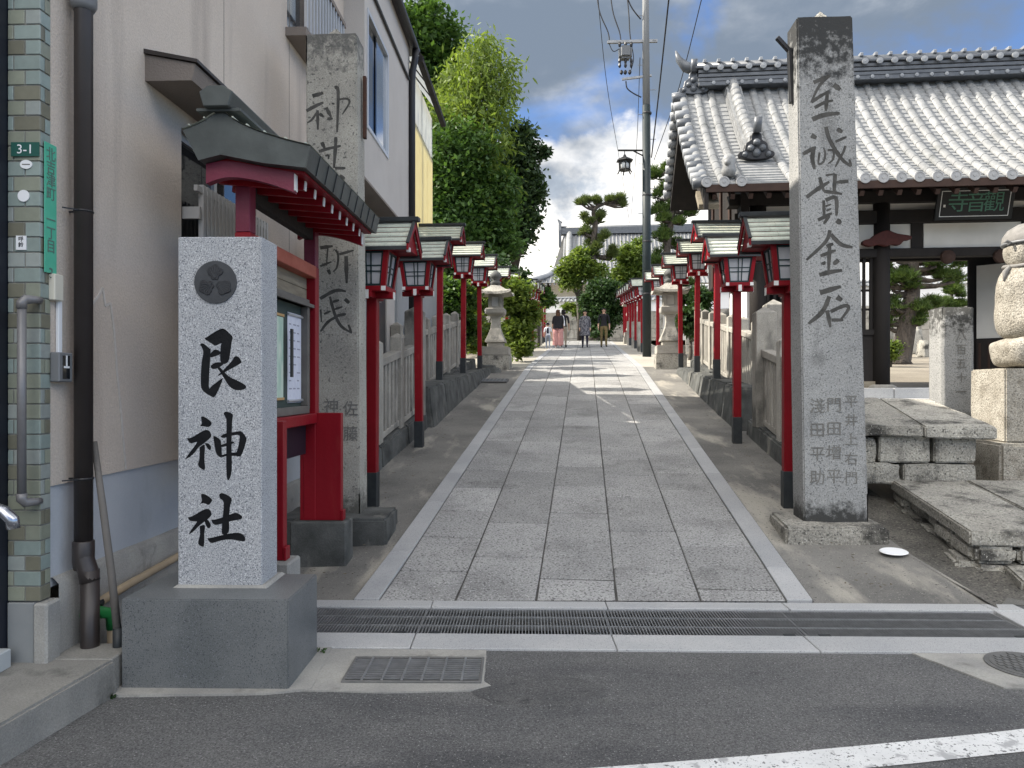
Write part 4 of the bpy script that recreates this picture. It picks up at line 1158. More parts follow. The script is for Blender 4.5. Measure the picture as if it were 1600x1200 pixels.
    for r in range(rows):
        z0_ = 0.463 + r * 0.0726; z1_ = z0_ + 0.066; g = 0.006
        fy0, fy1 = 3.517, 3.524
        if r % 2 == 0: xs = (-0.152, -0.068, 0.006)
        else: xs = (-0.152, -0.124, 0.006)
        for a, b in zip(xs[:-1], xs[1:]): tile(a + (g / 2 if a > -0.15 else 0), b - (g / 2 if b < 0 else 0), fy0, fy1, z0_, z1_)
        ys = (3.5245, 3.597) if r % 2 == 0 else (3.5245, 3.555, 3.597)
        for a, b in zip(ys[:-1], ys[1:]): tile(0.0, 0.006, a + (g / 2 if a > 3.53 else 0), b - g / 2, z0_, z1_)
    MB().box(-0.152, -0.02, 3.512, 3.60, 0.13, 0.455).build('stone_skirting', mat('slate_skirting', (0.20, 0.215, 0.22), (0.25, 0.26, 0.26), 4, 0.5, 0.05), t, bevel=0.004)
    MB().box(-0.02, 0.05, 3.50, 3.61, -0.05, 0.455).build('plaster_foot', m_concrete_pale, t, bevel=0.01)
    # dark entrance frame at the picture edge
    MB().box(-0.42, -0.155, 3.42, 3.53, 0.15, 3.6).build('entrance_frame', m_navy, t)
    MB().box(-2.0, -0.42, 3.47, 3.5, 0.15, 3.6).build('entrance_door', m_navy, t)
    MB().box(-0.30, -0.157, 3.40, 3.419, 0.15, 0.75).build('brown_tile_pier', mat('brown_pier_tile', (0.10, 0.065, 0.052), (0.13, 0.085, 0.065), 9, 0.5), t)
house()

def annex():
    t = thing('annex', 'upper annex with yellow translucent panel and white sheet roof behind the house', 'building', OB, -TB)
    MB().box(-4.5, 0.05, 12.32, 17.4, 0.9, 4.345).build('ground_floor', m_shutter, t)
    MB().box(-4.5, -2.6, 12.45, 17.4, 4.3, 6.6).build('sun_block_room', m_stucco_up, t)  # unseen block added behind the panels to stop the sun
    for i in range(4):
        a = 12.33 + i * 0.76
        MB().box(0.20, 0.215, a, a + 0.745, 4.35, 6.15).build('panel', m_yellow, t)
    MB().box(0.12, 0.19, 12.5, 15.4, 4.28, 4.34).box(0.12, 0.19, 12.5, 15.4, 6.15, 6.2).build('panel_frame', m_wood_brown, t)
    for y in (12.55, 14.0, 15.35): MB().box(0.10, 0.18, y, y + 0.08, 4.3, 7.05).build('post', m_wood_dark, t)
    for i in range(4):
        y = 12.55 + i * 0.75
        MB().prism([(-0.3, 8.0), (0.42, 7.05), (0.42, 7.08), (-0.3, 8.03)], lambda x, z: (x, y, z), lambda x, z: (x, y + 0.66, z)).build('roof_sheet', m_corr, t)
        MB().prism([(-0.3, 7.96), (0.46, 6.98), (0.46, 7.05), (-0.3, 8.03)], lambda x, z: (x, y - 0.07, z), lambda x, z: (x, y - 0.01, z)).build('rafter', m_wood_dark, t)
    for i in range(4): MB().box(0.185, 0.198, 12.33 + i * 0.78, 12.33 + i * 0.78 + 0.75, 6.22, 7.03).build('sun_block_sheet', m_corr, t)  # added sheets closing an open gap, so no sun patches reach the path
    MB().box(0.36, 0.46, 12.45, 15.6, 6.94, 7.04).build('fascia', m_wood_dark, t)
    # open trellis of roof timbers: the striped shade on the yellow sheet comes from these
    for i in range(6):
        MB().box(-0.3, 0.10, 12.7 + i * 0.45, 12.76 + i * 0.45, 6.55, 6.62).build('purlin', m_wood_dark, t)
annex()
def neighbour():
    t = thing('shade_house', 'unseen grey neighbour house added on the left to shade the road', 'house', (-5.2, 3.3, 0), -TB)  # house out of view, put in to cast shade on the road
    MB().box(-9, 0, -9, 0, 0, 7.6).build('wall', m_stucco_up, t)
    MB().prism([(-9.5, 7.6), (0.5, 7.6), (0.5, 7.72), (-4.5, 9.4), (-9.5, 7.72)], lambda x, z: (x, -9.5, z), lambda x, z: (x, 0.3, z)).build('roof', m_tile_hall, t)
    for y in (-7.5, -4.5, -1.8):
        for z in (1.1, 4.6):
            f = MB().box(0.0, 0.05, y - 0.7, y + 0.7, z, z + 1.3).build('window', m_alu, t)
            MB().box(0.045, 0.06, y - 0.62, y + 0.62, z + 0.08, z + 1.22).build('pane', m_glass_dark, f)
neighbour()

# ---------------------------------------------------------------- small things on and by the house
def on_pil(px, py, d=3.51): return P(px, py, d)
def plates():
    d = 3.508
    a, b = P(17, 244, d), P(61, 222, d)
    t = one('address_plate', MB().box(a.x, b.x, d, d + 0.004, a.z, b.z), m_sign_green, 'dark green house number plate reading 3-1 on the tiled pilaster', 'sign')
    o = flat_text('3-1', 0.062, m_label, t); o.location = ((a.x + b.x) / 2, d - 0.001, (a.z + b.z) / 2 - 0.002); o.rotation_euler = (R(90), 0, 0)
    # long street sign on the return face: plane x = 0.014 of the house frame
    x = 0.012
    y0, y1 = 3.536, 3.625
    z0, z1 = CAMZ + (600 - 427) * 3.58 / F, CAMZ + (600 - 225) * 3.58 / F
    t = thing('street_sign', 'long aqua green vertical street name sign on the pilaster side', 'sign', OB, -TB)
    MB().box(x, x + 0.004, y0, y1, z0, z1).build('plate', m_sign_aqua, t, bevel=0.0015)
    column_text('北吉津町 一丁目 3', 0.070, 0.0640, m_sign_letter, t, (x + 0.0055, (y0 + y1) / 2, z1 - 0.055), 'lettering', (R(90), 0, R(90)))
    for px, py, rx, rz, nm, lab in ((41, 257, 9.5, 7, 'oval_sticker', 'white oval sticker just under the house number plate'), (37, 306, 9.2, 9.2, 'round_sticker', 'plain white round sticker on the tiled pilaster')):
        c = P(px, py, d + 0.006); mb = MB(); n = 28; s = d / F
        mb.prism([(c.x + rx * s * math.cos(2 * math.pi * k / n), c.z + rz * s * math.sin(2 * math.pi * k / n)) for k in range(n)], lambda xx, zz: (xx, d + 0.0035, zz), lambda xx, zz: (xx, d + 0.0075, zz))
        o = one(nm, mb, m_label, lab, 'sticker')
        if rx > 9.3: MB().box(c.x - 0.019, c.x + 0.019, d + 0.003, d + 0.0036, c.z - 0.003, c.z + 0.002).build('printed_line', m_carve_soft, o)
    a, b = P(24, 390, d), P(40, 368, d)
    t = one('doorbell_label', MB().box(a.x, b.x, d + 0.0035, d + 0.008, a.z, b.z), m_label, 'small white label with two black characters on the tiles', 'sticker')
    column_text('呼鈴', 0.026, 0.027, m_ink, t, ((a.x + b.x) / 2, d + 0.0025, (a.z + b.z) / 2 + 0.016), 'lettering')
    # meter box, conduit, bell
    def wbox(px0, px1, py0, py1, x0, x1):
        y0_, y1_ = by_px(px0, x1), by_px(px1, x1); ym = (y0_ + y1_) / 2
        return MB().box(x0, x1, y0_, y1_, CAMZ - (py1 - 600) * ym / F, CAMZ - (py0 - 600) * ym / F)
    t = thing('junction_box', 'cream plastic junction box with white conduit on the house wall', 'box', OB, -TB)
    wbox(86, 100, 429, 470, 0.001, 0.035).build('cover', m_beige, t, bevel=0.004)
    wbox(92, 98, 470, 556, 0.001, 0.018).build('conduit', m_label, t, bevel=0.003)
    t = thing('door_bell', 'grey boxed push bell with clear front below the conduit', 'bell', OB, -TB)
    yb = 3.60
    MB().box(0.007, 0.055, 3.585, 3.69, 1.510, 1.655).build('case', m_grey_plastic, t, bevel=0.005)
    MB().box(0.0545, 0.0565, 3.61, 3.665, 1.525, 1.64).build('window_front', m_glass_dark, t)
    MB().box(0.056, 0.060, 3.634, 3.641, 1.585, 1.64).box(0.056, 0.060, 3.618, 3.657, 1.578, 1.588).build('push_lever', m_label, t)
    t = thing('handrail', 'vertical grey grab rail fixed to the tiled pilaster', 'handrail', (0, 0, 0))
    d2 = 3.44
    a, b = P(34, 478, d2), P(34, 775, d2)
    MB().tube([a, b], 0.0195, 14).build('bar', m_rail, t, smooth=True)
    for p, s in ((a, 1), (b, -1)):
        MB().tube([p + Vector((0, 0, -0.012 * s)), p + Vector((0, 0, 0.015 * s)), p + Vector((0.012, 0.008, 0.032 * s)), p + Vector((0.035, 0.045, 0.034 * s)), p + Vector((0.04, 0.075, 0.034 * s))], [0.0235, 0.0235, 0.023, 0.018, 0.016], 14).build('end_bracket', m_rail, t, smooth=True)
    t = thing('entrance_rail', 'shiny steel curved rail end at the left picture edge', 'handrail', (0, 0, 0))
    p = P(0, 800, 3.3)
    MB().tube([p + Vector((-0.5, 0, 0.14)), p + Vector((-0.04, 0, 0.02)), p + Vector((0.02, 0, 0.0)), p + Vector((0.055, 0.0, -0.035)), p + Vector((0.06, 0.0, -0.075))], 0.028, 16).build('rail', m_chrome, t, smooth=True)
    MB().tube([p + Vector((-0.3, 0, 0.07)), p + Vector((-0.3, 0, -0.7))], 0.018, 10).build('rail_post', m_chrome, t, smooth=True)
plates()

def gutter_things():
    t = thing('waste_pipe', 'tan pipe along the wall foot with a green hose joint', 'pipe', OB, -TB)
    MB().tube([(0.09, 3.80, 0.355), (0.085, 4.1, 0.372), (0.07, 5.0, 0.40), (0.06, 6.2, 0.43)], 0.024, 12).build('pipe', m_pvc, t, smooth=True)
    MB().tube([(0.10, 3.72, 0.33), (0.11, 3.80, 0.325), (0.15, 3.86, 0.30), (0.155, 3.87, 0.22)], 0.033, 12).build('hose', m_green_hose, t, smooth=True)
    MB().tube([(0.155, 3.87, 0.23), (0.155, 3.87, -0.2)], 0.030, 12).build('drain_stub', m_pvc, t, smooth=True)
    MB().lathe([(0.03, 0.345), (0.036, 0.36), (0.03, 0.375)], 12, (0.088, 3.84, 0.0)).build('clamp', m_black_metal, t)
    t = thing('broom_pole', 'grey weathered wooden pole leaning between downpipe and dark plinth', 'pole', (0, 0, 0))
    a, b = P(185, 1000, 3.72), P(147, 690, 3.80)
    MB().tube([a, a.lerp(b, 0.33) + Vector((0.006, 0, 0)), a.lerp(b, 0.66) + Vector((0.004, 0, 0)), b], [0.020, 0.019, 0.018, 0.015], 12).build('stick', m_oldwood, t, smooth=True)
    MB().tube([a + Vector((0, 0, -0.12)), a + Vector((0, 0, 0.06))], 0.027, 12).build('foot_sleeve', m_sleeve, t, smooth=True)
    # left entrance step and the concrete slab in front of it
    t = thing('entrance_slab', 'worn grey concrete slab at the lower left corner by the road', 'step', (0, 0, 0))
    rough_block([Vector(p) for p in [(-4.2, 2.80, -0.02), (-2.02, 2.83, -0.02), (-1.905, 3.56, -0.02), (-4.2, 3.56, -0.02),
                 (-4.2, 2.80, 0.160), (-2.02, 2.83, 0.160), (-1.92, 3.56, 0.170), (-4.2, 3.56, 0.170)]], 12, 0.006, 6, 1.0, 0.012).build('slab', m_conc_step, t, smooth='auto')
    MB().box(-4.2, -1.93, 3.55, 3.77, -0.05, 0.1735).build('back_slab', m_conc_step, t, bevel=0.006)
    t = thing('tiled_step', 'pale tiled doorstep on the concrete slab at left edge', 'step', (0, 0, 0))
    MB().box(-4.0, -2.36, 3.05, 3.47, 0.165, 0.255).build('tread', mat('pale_step_tile', (0.40, 0.43, 0.44), (0.46, 0.48, 0.48), 6, 0.5), t, bevel=0.005)
    MB().box(-4.0, -2.358, 3.046, 3.06, 0.250, 0.262).build('nosing', m_granite_pale, t, bevel=0.003)
    structure('gutter_floor', MB().box(-2.75, -1.60, 3.75, 5.9, -0.34, -0.28), m_pit)
    structure('gutter_wall', MB().box(-1.62, -1.56, 4.12, 4.75, -0.3, 0.0), m_conc_mould)
gutter_things()

# ---------------------------------------------------------------- red notice board with copper roof
def notice_board():
    t = thing('notice_board', 'red timber notice board with curved dark copper roof beside the monument', 'notice board', OB, -TB)
    for y, nm in ((4.47, 'near'), (5.80, 'far')):
        MB().box(0.437, 0.885, y, y + 0.22, -0.25, 0.418).build('concrete_foot', m_conc_mould if nm == 'far' else m_concrete_pale, t, bevel=0.012)
        MB().box(0.50, 0.828, y + 0.06, y + 0.13, 0.419, 1.27).build('buttress_panel', m_red, t, bevel=0.004)
        MB().box(0.828, 0.846, y + 0.055, y + 0.135, 0.419, 0.50).build('panel_toe', m_red, t, bevel=0.003)
        MB().box(0.53, 0.625, y + 0.055, y + 0.155, 0.419, 2.43).build('post', m_red, t, bevel=0.004)
        MB().box(0.532, 0.623, y + 0.057, y + 0.153, 2.432, 2.80).build('post_head', m_purple, t, bevel=0.004)
    MB().box(0.56, 0.64, 4.625, 5.855, 1.19, 1.268).build('lower_rail', m_red, t, bevel=0.004)
    MB().box(0.54, 0.634, 4.628, 5.853, 2.335, 2.43).build('upper_beam', m_red_faded, t, bevel=0.004)
    MB().box(0.545, 0.61, 4.63, 5.85, 2.64, 2.74).build('eave_beam', m_wood_dark, t, bevel=0.004)
    for i in range(2):
        MB().box(0.535, 0.556, 4.626, 5.854, 2.16 + i * 0.088, 2.245 + i * 0.088).build('plank', m_plank, t, bevel=0.003)
    for i in range(6):
        MB().box(0.56, 0.585, 5.80, 5.853, 1.30 + i * 0.14, 1.435 + i * 0.14).build('jamb_block', m_wood_brown, t, bevel=0.003)
    MB().box(0.53, 0.545, 4.626, 5.854, 1.27, 2.16).build('backing', m_board_back, t)
    fr = MB()
    for a, b, c, d in ((4.63, 5.79, 2.10, 2.158), (4.63, 5.79, 1.272, 1.33), (4.63, 4.68, 1.33, 2.10), (5.74, 5.79, 1.33, 2.10)):
        fr.box(0.545, 0.60, a, b, c, d)
    f = fr.build('case_frame', m_board_frame, t, bevel=0.003)
    MB().box(0.535, 0.62, 4.63, 5.85, 2.10, 2.125).build('case_shelf', m_board_frame, f)
    MB().box(0.592, 0.604, 5.355, 5.395, 1.55, 1.90).build('case_handle', m_sleeve, f)
    # notices
    MB().box(0.548, 0.552, 5.42, 5.73, 1.36, 2.03).build('paper_notice', m_paper, t)
    for z in (1.375, 2.015):
        MB().tube([(0.557, 5.41, z), (0.557, 5.74, z)], 0.010, 8).build('scroll_rod', m_alu, t)
    MB().box(0.548, 0.551, 4.80, 5.33, 1.40, 1.98).build('poster', m_paper_g, t)
    for z in (1.385, 1.985): MB().box(0.547, 0.556, 4.79, 5.34, z, z + 0.018).build('poster_frame', m_wood_pale, t)
    mb = MB()
    for r in range(9):
        for k in range(3):
            if random.random() < 0.8:
                y = 5.45 + k * 0.09; z = 1.95 - r * 0.06
                mb.box(0.5521, 0.5526, y, y + random.uniform(0.04, 0.075), z - 0.010, z)
    mb.build('printed_lines', mat('grey_print', (0.30, 0.31, 0.38), None, rough=0.8), t)
    # dark sheet painted in for the shaded gap under the rail
    MB().box(0.535, 0.55, 4.63, 5.85, 0.95, 1.19).build('gap_shade_sheet', m_navy, t)
    # roof
    top = catmull([(0.335, 2.965), (0.44, 3.005), (0.557, 3.065), (0.66, 3.005), (0.78, 2.952), (0.94, 2.90), (1.08, 2.865)], 4)
    bot = [(1.052, 2.742), (0.80, 2.772), (0.557, 2.822), (0.427, 2.790)]
    MB().prism(list(top) + bot, lambda x, z: (x, 4.26, z), lambda x, z: (x, 6.12, z)).build('roof_body', m_copper_dark, t)
    # copper sheets on the slopes, each bay with a standing seam
    ys = [4.245 + i * (6.135 - 4.245) / 6 for i in range(7)]
    for i in range(6):
        mb = MB(); tp = [(x, z + 0.007) for x, z in top]
        for x, z in tp: mb.v.append((x, ys[i] + 0.003, z)); mb.v.append((x, ys[i + 1] - 0.003, z))
        for k in range(len(tp) - 1): mb.f.append((2 * k, 2 * k + 1, 2 * k + 3, 2 * k + 2)); mb.m.append(0)
        for k in range(len(tp) - 1):
            pass
        mb.build('copper_sheet', m_verdigris, t)
        for k in range(0, len(tp) - 1, 3):
            pass
    for k in range(2, len(top) - 1, 3):
        x, z = top[k]
        MB().box(x - 0.004, x + 0.004, 4.24, 6.14, z + 0.005, z + 0.013).build('sheet_seam', m_verdigris, t)
    for i in range(1, 10):
        y = 4.26 + i * 0.186
        MB().bar((1.083, y, 2.862), (1.056, y, 2.744), 0.006, 0.006, (0, 1, 0)).build('edge_seam', m_sleeve, t)
    # ridge
    rd = MB().prism([(0.485, 3.075), (0.63, 3.075), (0.655, 3.16), (0.60, 3.195), (0.515, 3.195), (0.46, 3.16)], lambda x, z: (x, 4.19, z), lambda x, z: (x, 6.19, z)).build('ridge_cap', m_copper_dark, t, bevel=0.006)
    MB().box(0.43, 0.685, 4.23, 6.15, 3.062, 3.078).build('ridge_base', m_copper_dark, t)
    # curved gable beams and rafters with white painted ends
    for y in (4.33, 5.98):
        bm_ = catmull([(0.44, 2.79), (0.56, 2.805), (0.75, 2.775), (0.96, 2.735)], 5)
        lo = [(x, z - 0.115 + 0.03 * math.sin((x - 0.44) / 0.52 * math.pi)) for x, z in bm_]
        b = MB().prism(list(bm_) + lo[::-1], lambda x, z: (x, y, z), lambda x, z: (x, y + 0.055, z)).build('gable_beam', m_purple if y < 5 else m_red, t)
        MB().box(0.958, 0.966, y + 0.004, y + 0.051, 2.632, 2.728).build('beam_end', m_white, b)
    for i in range(8):
        y = 4.50 + i * 0.195
        r_ = MB().bar((0.45, y, 2.745), (0.972, y, 2.700), 0.032, 0.055).build('rafter', m_red, t)
        MB().bar((0.972, y, 2.700), (0.978, y, 2.6995), 0.033, 0.056).build('rafter_end', m_white, r_)
    MB().prism([(0.44, 2.776), (1.02, 2.728), (1.02, 2.742), (0.557, 2.822), (0.44, 2.79)], lambda x, z: (x, 4.34, z), lambda x, z: (x, 6.08, z)).build('soffit_board', m_red, t)
notice_board()
# ---------------------------------------------------------------- red post lanterns
def make_lantern():
    t = thing('post_lantern', 'x', 'lantern')
    MB().box(-0.052, 0.052, -0.052, 0.052, 0.25, 2.07).build('post', m_red_lant, t, bevel=0.006)
    MB().box(-0.060, 0.060, -0.060, 0.060, -0.25, 0.34).build('base_sleeve', m_sleeve, t, bevel=0.004)
    tr = MB()
    tr.box(-0.215, 0.215, -0.045, 0.045, 2.065, 2.125).box(-0.045, 0.045, -0.215, -0.0451, 2.065, 2.125).box(-0.045, 0.045, 0.0451, 0.215, 2.065, 2.125)
    tr.box(-0.185, 0.185, -0.185, 0.185, 2.125, 2.175)
    tr.build('tray', m_red_lant, t, bevel=0.004)
    mb = MB()
    for s in (-1, 1):
        mb.box(s * 0.2151, s * 0.2190, -0.032, 0.032, 2.055, 2.130)
        mb.box(-0.022, 0.022, s * 0.2151, s * 0.2190, 2.05, 2.135)
        for q in (-1, 1):
            mb.box(s * 0.16 - 0.022, s * 0.16 + 0.022, q * 0.185, q * 0.192, 2.128, 2.172)
    mb.build('end_caps', m_white, t)
    b0, b1, z0, z1 = 0.150, 0.192, 2.175, 2.515
    for sx in (-1, 1):
        for sy in (-1, 1):
            w = 0.024
            mb = MB()
            p = []
            for b, z in ((b0, z0), (b1, z1)):
                x, y = sx * b, sy * b
                p += [(x - w, y - w, z), (x + w, y - w, z), (x + w, y + w, z), (x - w, y + w, z)]
            mb.hexa(p).build('corner_post', m_red_lant, t)
    MB().box(-0.20, 0.20, -0.20, 0.20, 2.505, 2.535).build('head_frame', m_red_lant, t, bevel=0.003)
    for k in range(4):
        Mk = Matrix.Rotation(k * math.pi / 2, 4, 'Z')
        a0, a1 = 0.128, 0.168
        y0_, y1_ = -0.148, -0.190
        pn = MB().hexa([(-a0, y0_, z0), (a0, y0_, z0), (a0, y0_ + 0.006, z0), (-a0, y0_ + 0.006, z0), (-a1, y1_, z1), (a1, y1_, z1), (a1, y1_ + 0.006, z1), (-a1, y1_ + 0.006, z1)]).xf(Mk).build('window', m_panel, t)
        mb = MB()
        def at(x, f):   # x in -1..1 across, f 0..1 up
            a = a0 + (a1 - a0) * f; return (x * a, y0_ + (y1_ - y0_) * f - 0.003, z0 + (z1 - z0) * f)
        for x in (-0.94, -0.10, 0.22 if k % 2 == 0 else 0.10, 0.94): mb.bar(at(x, 0.01), at(x, 0.99), 0.013 if abs(x) < 0.9 else 0.022, 0.012, (0, 1, 0))
        for f in (0.04, 0.42, 0.58, 0.96): mb.bar(at(-0.95, f), at(0.95, f), 0.008 if 0.1 < f < 0.9 else 0.02, 0.012 if 0.1 < f < 0.9 else 0.02, (0, 0, 1))
        mb.xf(Mk).build('lattice', m_lattice, pn)
    # gable roof, ridge across the path (local x)
    hx, hy, ze, zr = 0.415, 0.255, 2.53, 2.815
    deck = MB().prism([(-hy, ze), (hy, ze), (0, zr)], lambda y, z: (-hx + 0.02, y, z), lambda y, z: (hx - 0.02, y, z)).build('roof_core', m_red_lant, t)
    for s in (-1, 1):
        mb = MB(); n = 5
        for k in range(n):
            f0, f1 = k / n, (k + 1) / n
            ya, za = s * hy * 1.05 * (1 - f0), ze - 0.012 + (zr - ze) * f0
            yb, zb = s * hy * 1.05 * (1 - f1), ze - 0.012 + (zr - ze) * f1
            w = hx
            lift = 0.030
            nseg = 4; offs = 0.3 if k % 2 else 0.0
            cuts = [-w] + [-w + 2 * w * (i + offs) / nseg for i in range(1, nseg)] + [w]
            for a, b in zip(cuts[:-1], cuts[1:]):
                a += 0.0015; b -= 0.0015
                mb.add([(a, ya, za + 0.020), (b, ya, za + 0.020), (b, ya, za + 0.038), (a, ya, za + 0.038), (a, yb, zb + 0.006), (b, yb, zb + 0.006), (b, yb, zb + 0.014), (a, yb, zb + 0.014)],
                       [(0, 1, 2, 3), (3, 2, 6, 7), (4, 7, 6, 5), (0, 3, 7, 4), (1, 5, 6, 2), (0, 4, 5, 1)])
        mb.build('shingles', m_verdigris, t)
        MB().bar((-hx, s * (hy + 0.012), ze - 0.005), (hx, s * (hy + 0.012), ze - 0.005), 0.016, 0.034, (0, 0, 1)).build('eave_fascia', m_sleeve, t)
    for s in (-1, 1):
        x = s * (hx + 0.006)
        mb = MB()
        mb.prism([(-hy - 0.03, ze - 0.03), (-hy - 0.03, ze + 0.03), (0, zr + 0.025), (hy + 0.03, ze + 0.03), (hy + 0.03, ze - 0.03), (0, zr - 0.055)],
                 lambda y, z: (x - 0.009, y, z), lambda y, z: (x + 0.009, y, z))
        g = mb.build('gable_board', m_red_lant, t)
        mb = MB()
        for q in (-1, 1):
            mb.bar((x, q * (hy + 0.035), ze + 0.038), (x, 0, zr + 0.034), 0.03, 0.016, (0, 0, 1))
        mb.build('gable_trim', m_sleeve, g)
        MB().bar((x - 0.02 * s, -hy + 0.03, ze - 0.02), (x + 0.012 * s, -hy + 0.03, ze - 0.02), 0.04, 0.04).build('purlin_end', m_white, t)
        MB().bar((s * 0.20, 0, 2.56), (s * (hx - 0.03), 0, 2.56), 0.05, 0.06).build('ridge_bracket', m_red_lant, t)
    MB().prism([(-0.045, zr + 0.012), (0.045, zr + 0.012), (0.050, zr + 0.055), (-0.050, zr + 0.055)], lambda y, z: (-hx - 0.055, y, z), lambda y, z: (hx + 0.055, y, z)).build('ridge_cap', m_sleeve, t, bevel=0.004)
    return t
lant0 = make_lantern()
ordn = ['first', 'second', 'third', 'fourth', 'fifth', 'sixth', 'seventh', 'eighth', 'ninth', 'tenth', 'eleventh', 'twelfth', 'thirteenth', 'fourteenth', 'fifteenth', 'sixteenth']
near_desc = {('left', 0): 'nearest red post lantern on the left, half hidden by the weathered pillar',
             ('right', 0): 'nearest red post lantern on the right, half hidden by the grey pillar'}
def lanterns():
    first = True
    rows = {
        'left': [(-2.08, 7.35, 0), (-2.24, 10.15, 0), (-2.62, 13.5, 0.49), (-2.60, 16.0, 0.31), (-2.58, 18.4, 0.14), (-2.6, 21.6, 0), (-2.55, 24.6, 0)],
        'right': [(2.01, 7.18, 0), (2.12, 10.15, 0), (2.42, 13.4, 0.47), (2.44, 15.9, 0.30), (2.42, 18.4, 0.13), (2.42, 21.4, 0), (2.4, 24.0, 0)]}
    for side, s in (('left', -1), ('right', 1)):
        lst = list(rows[side])
        v = 28.6
        for k in range(8):
            lst.append((s * 2.25, v, 0)); v += 1.9
        for i, (u, D, dz) in enumerate(lst):
            v = D / cG if D < 20 else D
            v = (D + u * sG) / cG
            o = lant0 if first else copy_tree(lant0); first = False
            o.location = G(u, v, zpath(v) - 0.01 + dz)
            rj = random.Random(i * 7 + (3 if s > 0 else 0))
            o.rotation_euler = (R(rj.uniform(-0.5, 0.5)), R(rj.uniform(-0.6, 0.6)), -TG + R(rj.uniform(-2.5, 2.5)))
            o['label'] = near_desc.get((side, i), f'{ordn[i]} red post lantern from the front in the {side} hand row along the path')
            o['group'] = 'red post lanterns lining the approach'
lanterns()

# ---------------------------------------------------------------- stone fences
def fence(label, side, v0, v1, u, base_h, base_w, big_at, post_step, plinth_mat):
    t = thing('stone_fence', label, 'fence', G(u, v0, 0), -TG)
    org_v = v0
    z = lambda v: zpath(v) - 0.01
    def L(du, v, zz): return (du, v - org_v, zz)
    def blk(name, u0, u1, va, vb, za0, zb0, za1, zb1, m, bev=0.008):
        return MB().hexa([L(u0, va, za0), L(u1, va, za0), L(u1, vb, zb0), L(u0, vb, zb0), L(u0, va, za1), L(u1, va, za1), L(u1, vb, zb1), L(u0, vb, zb1)]).build(name, m, t, bevel=bev)
    # base stones
    v = v0
    while v < v1 - 0.05:
        e = min(v + random.uniform(1.0, 1.5), v1)
        hw = base_w / 2
        o = rough_block([Vector(p) for p in (L(-hw, v + 0.006, z(v) - 0.2), L(hw, v + 0.006, z(v) - 0.2), L(hw, e - 0.006, z(e) - 0.2), L(-hw, e - 0.006, z(e) - 0.2),
                         L(-hw + 0.03, v + 0.006, z(v) + base_h), L(hw - 0.03, v + 0.006, z(v) + base_h), L(hw - 0.03, e - 0.006, z(e) + base_h), L(-hw + 0.03, e - 0.006, z(e) + base_h))],
                        5, 0.014, 5, v, 0.025).build('base_stone', plinth_mat, t, smooth='auto')
        v = e
    def post(v, w, h, top=0.07):
        zb = z(v) + base_h - 0.03
        mb = MB(); a = w / 2
        q = [(-a, -a), (a, -a), (a, a), (-a, a)]
        vs = [L(x, v + y, zb) for x, y in q] + [L(x, v + y, zb + h) for x, y in q] + [L(0, v, zb + h + top)]
        mb.add(vs, [(3, 2, 1, 0), (0, 1, 5, 4), (1, 2, 6, 5), (2, 3, 7, 6), (3, 0, 4, 7), (4, 5, 8), (5, 6, 8), (6, 7, 8), (7, 4, 8)])
        mb.build('post', m_fence, t, bevel=0.008)
    posts = []
    v = v0 + 0.12
    while v < v1:
        posts.append(v); v += post_step
    for i, v in enumerate(posts):
        big = any(abs(v - b) < post_step / 2 for b in big_at)
        post(v, 0.27 if big else 0.165, 1.58 if big else 1.27, 0.09 if big else 0.06)
    for a, b in zip(posts[:-1], posts[1:]):
        za, zb_ = z(a) + base_h, z(b) + base_h
        blk('rail', -0.075, 0.075, a + 0.085, b - 0.085, za + 0.95, zb_ + 0.95, za + 1.05, zb_ + 1.05, m_fence)
        blk('rail', -0.05, 0.05, a + 0.085, b - 0.085, za + 0.02, zb_ + 0.02, za + 0.10, zb_ + 0.10, m_fence)
        n = 5
        for k in range(1, n + 1):
            v = a + 0.085 + (b - a - 0.17) * (k - 0.5) / n
            zz = z(v) + base_h
            blk('baluster', -0.045, 0.045, v - 0.048, v + 0.048, zz + 0.09, zz + 0.09, zz + 0.96, zz + 0.96, m_fence, 0.006)
    return t
fence('near left stone fence of square balusters behind the first red lanterns', -1, 7.7, 11.35, -2.55, 0.26, 0.30, (11.1,), 1.08, m_conc_mould)
fence('far left stone fence raised on a dark mossy plinth', -1, 11.5, 19.0, -2.98, 0.34, 0.42, (), 1.06, m_conc_mould)
fence('near right stone fence half hidden by the grey pillar', 1, 7.2, 11.0, 2.50, 0.22, 0.30, (10.6,), 1.05, m_conc_mould)
fence('far right stone fence with sunlit pale balusters', 1, 11.3, 19.0, 2.86, 0.30, 0.40, (11.4,), 1.06, m_conc_mould)
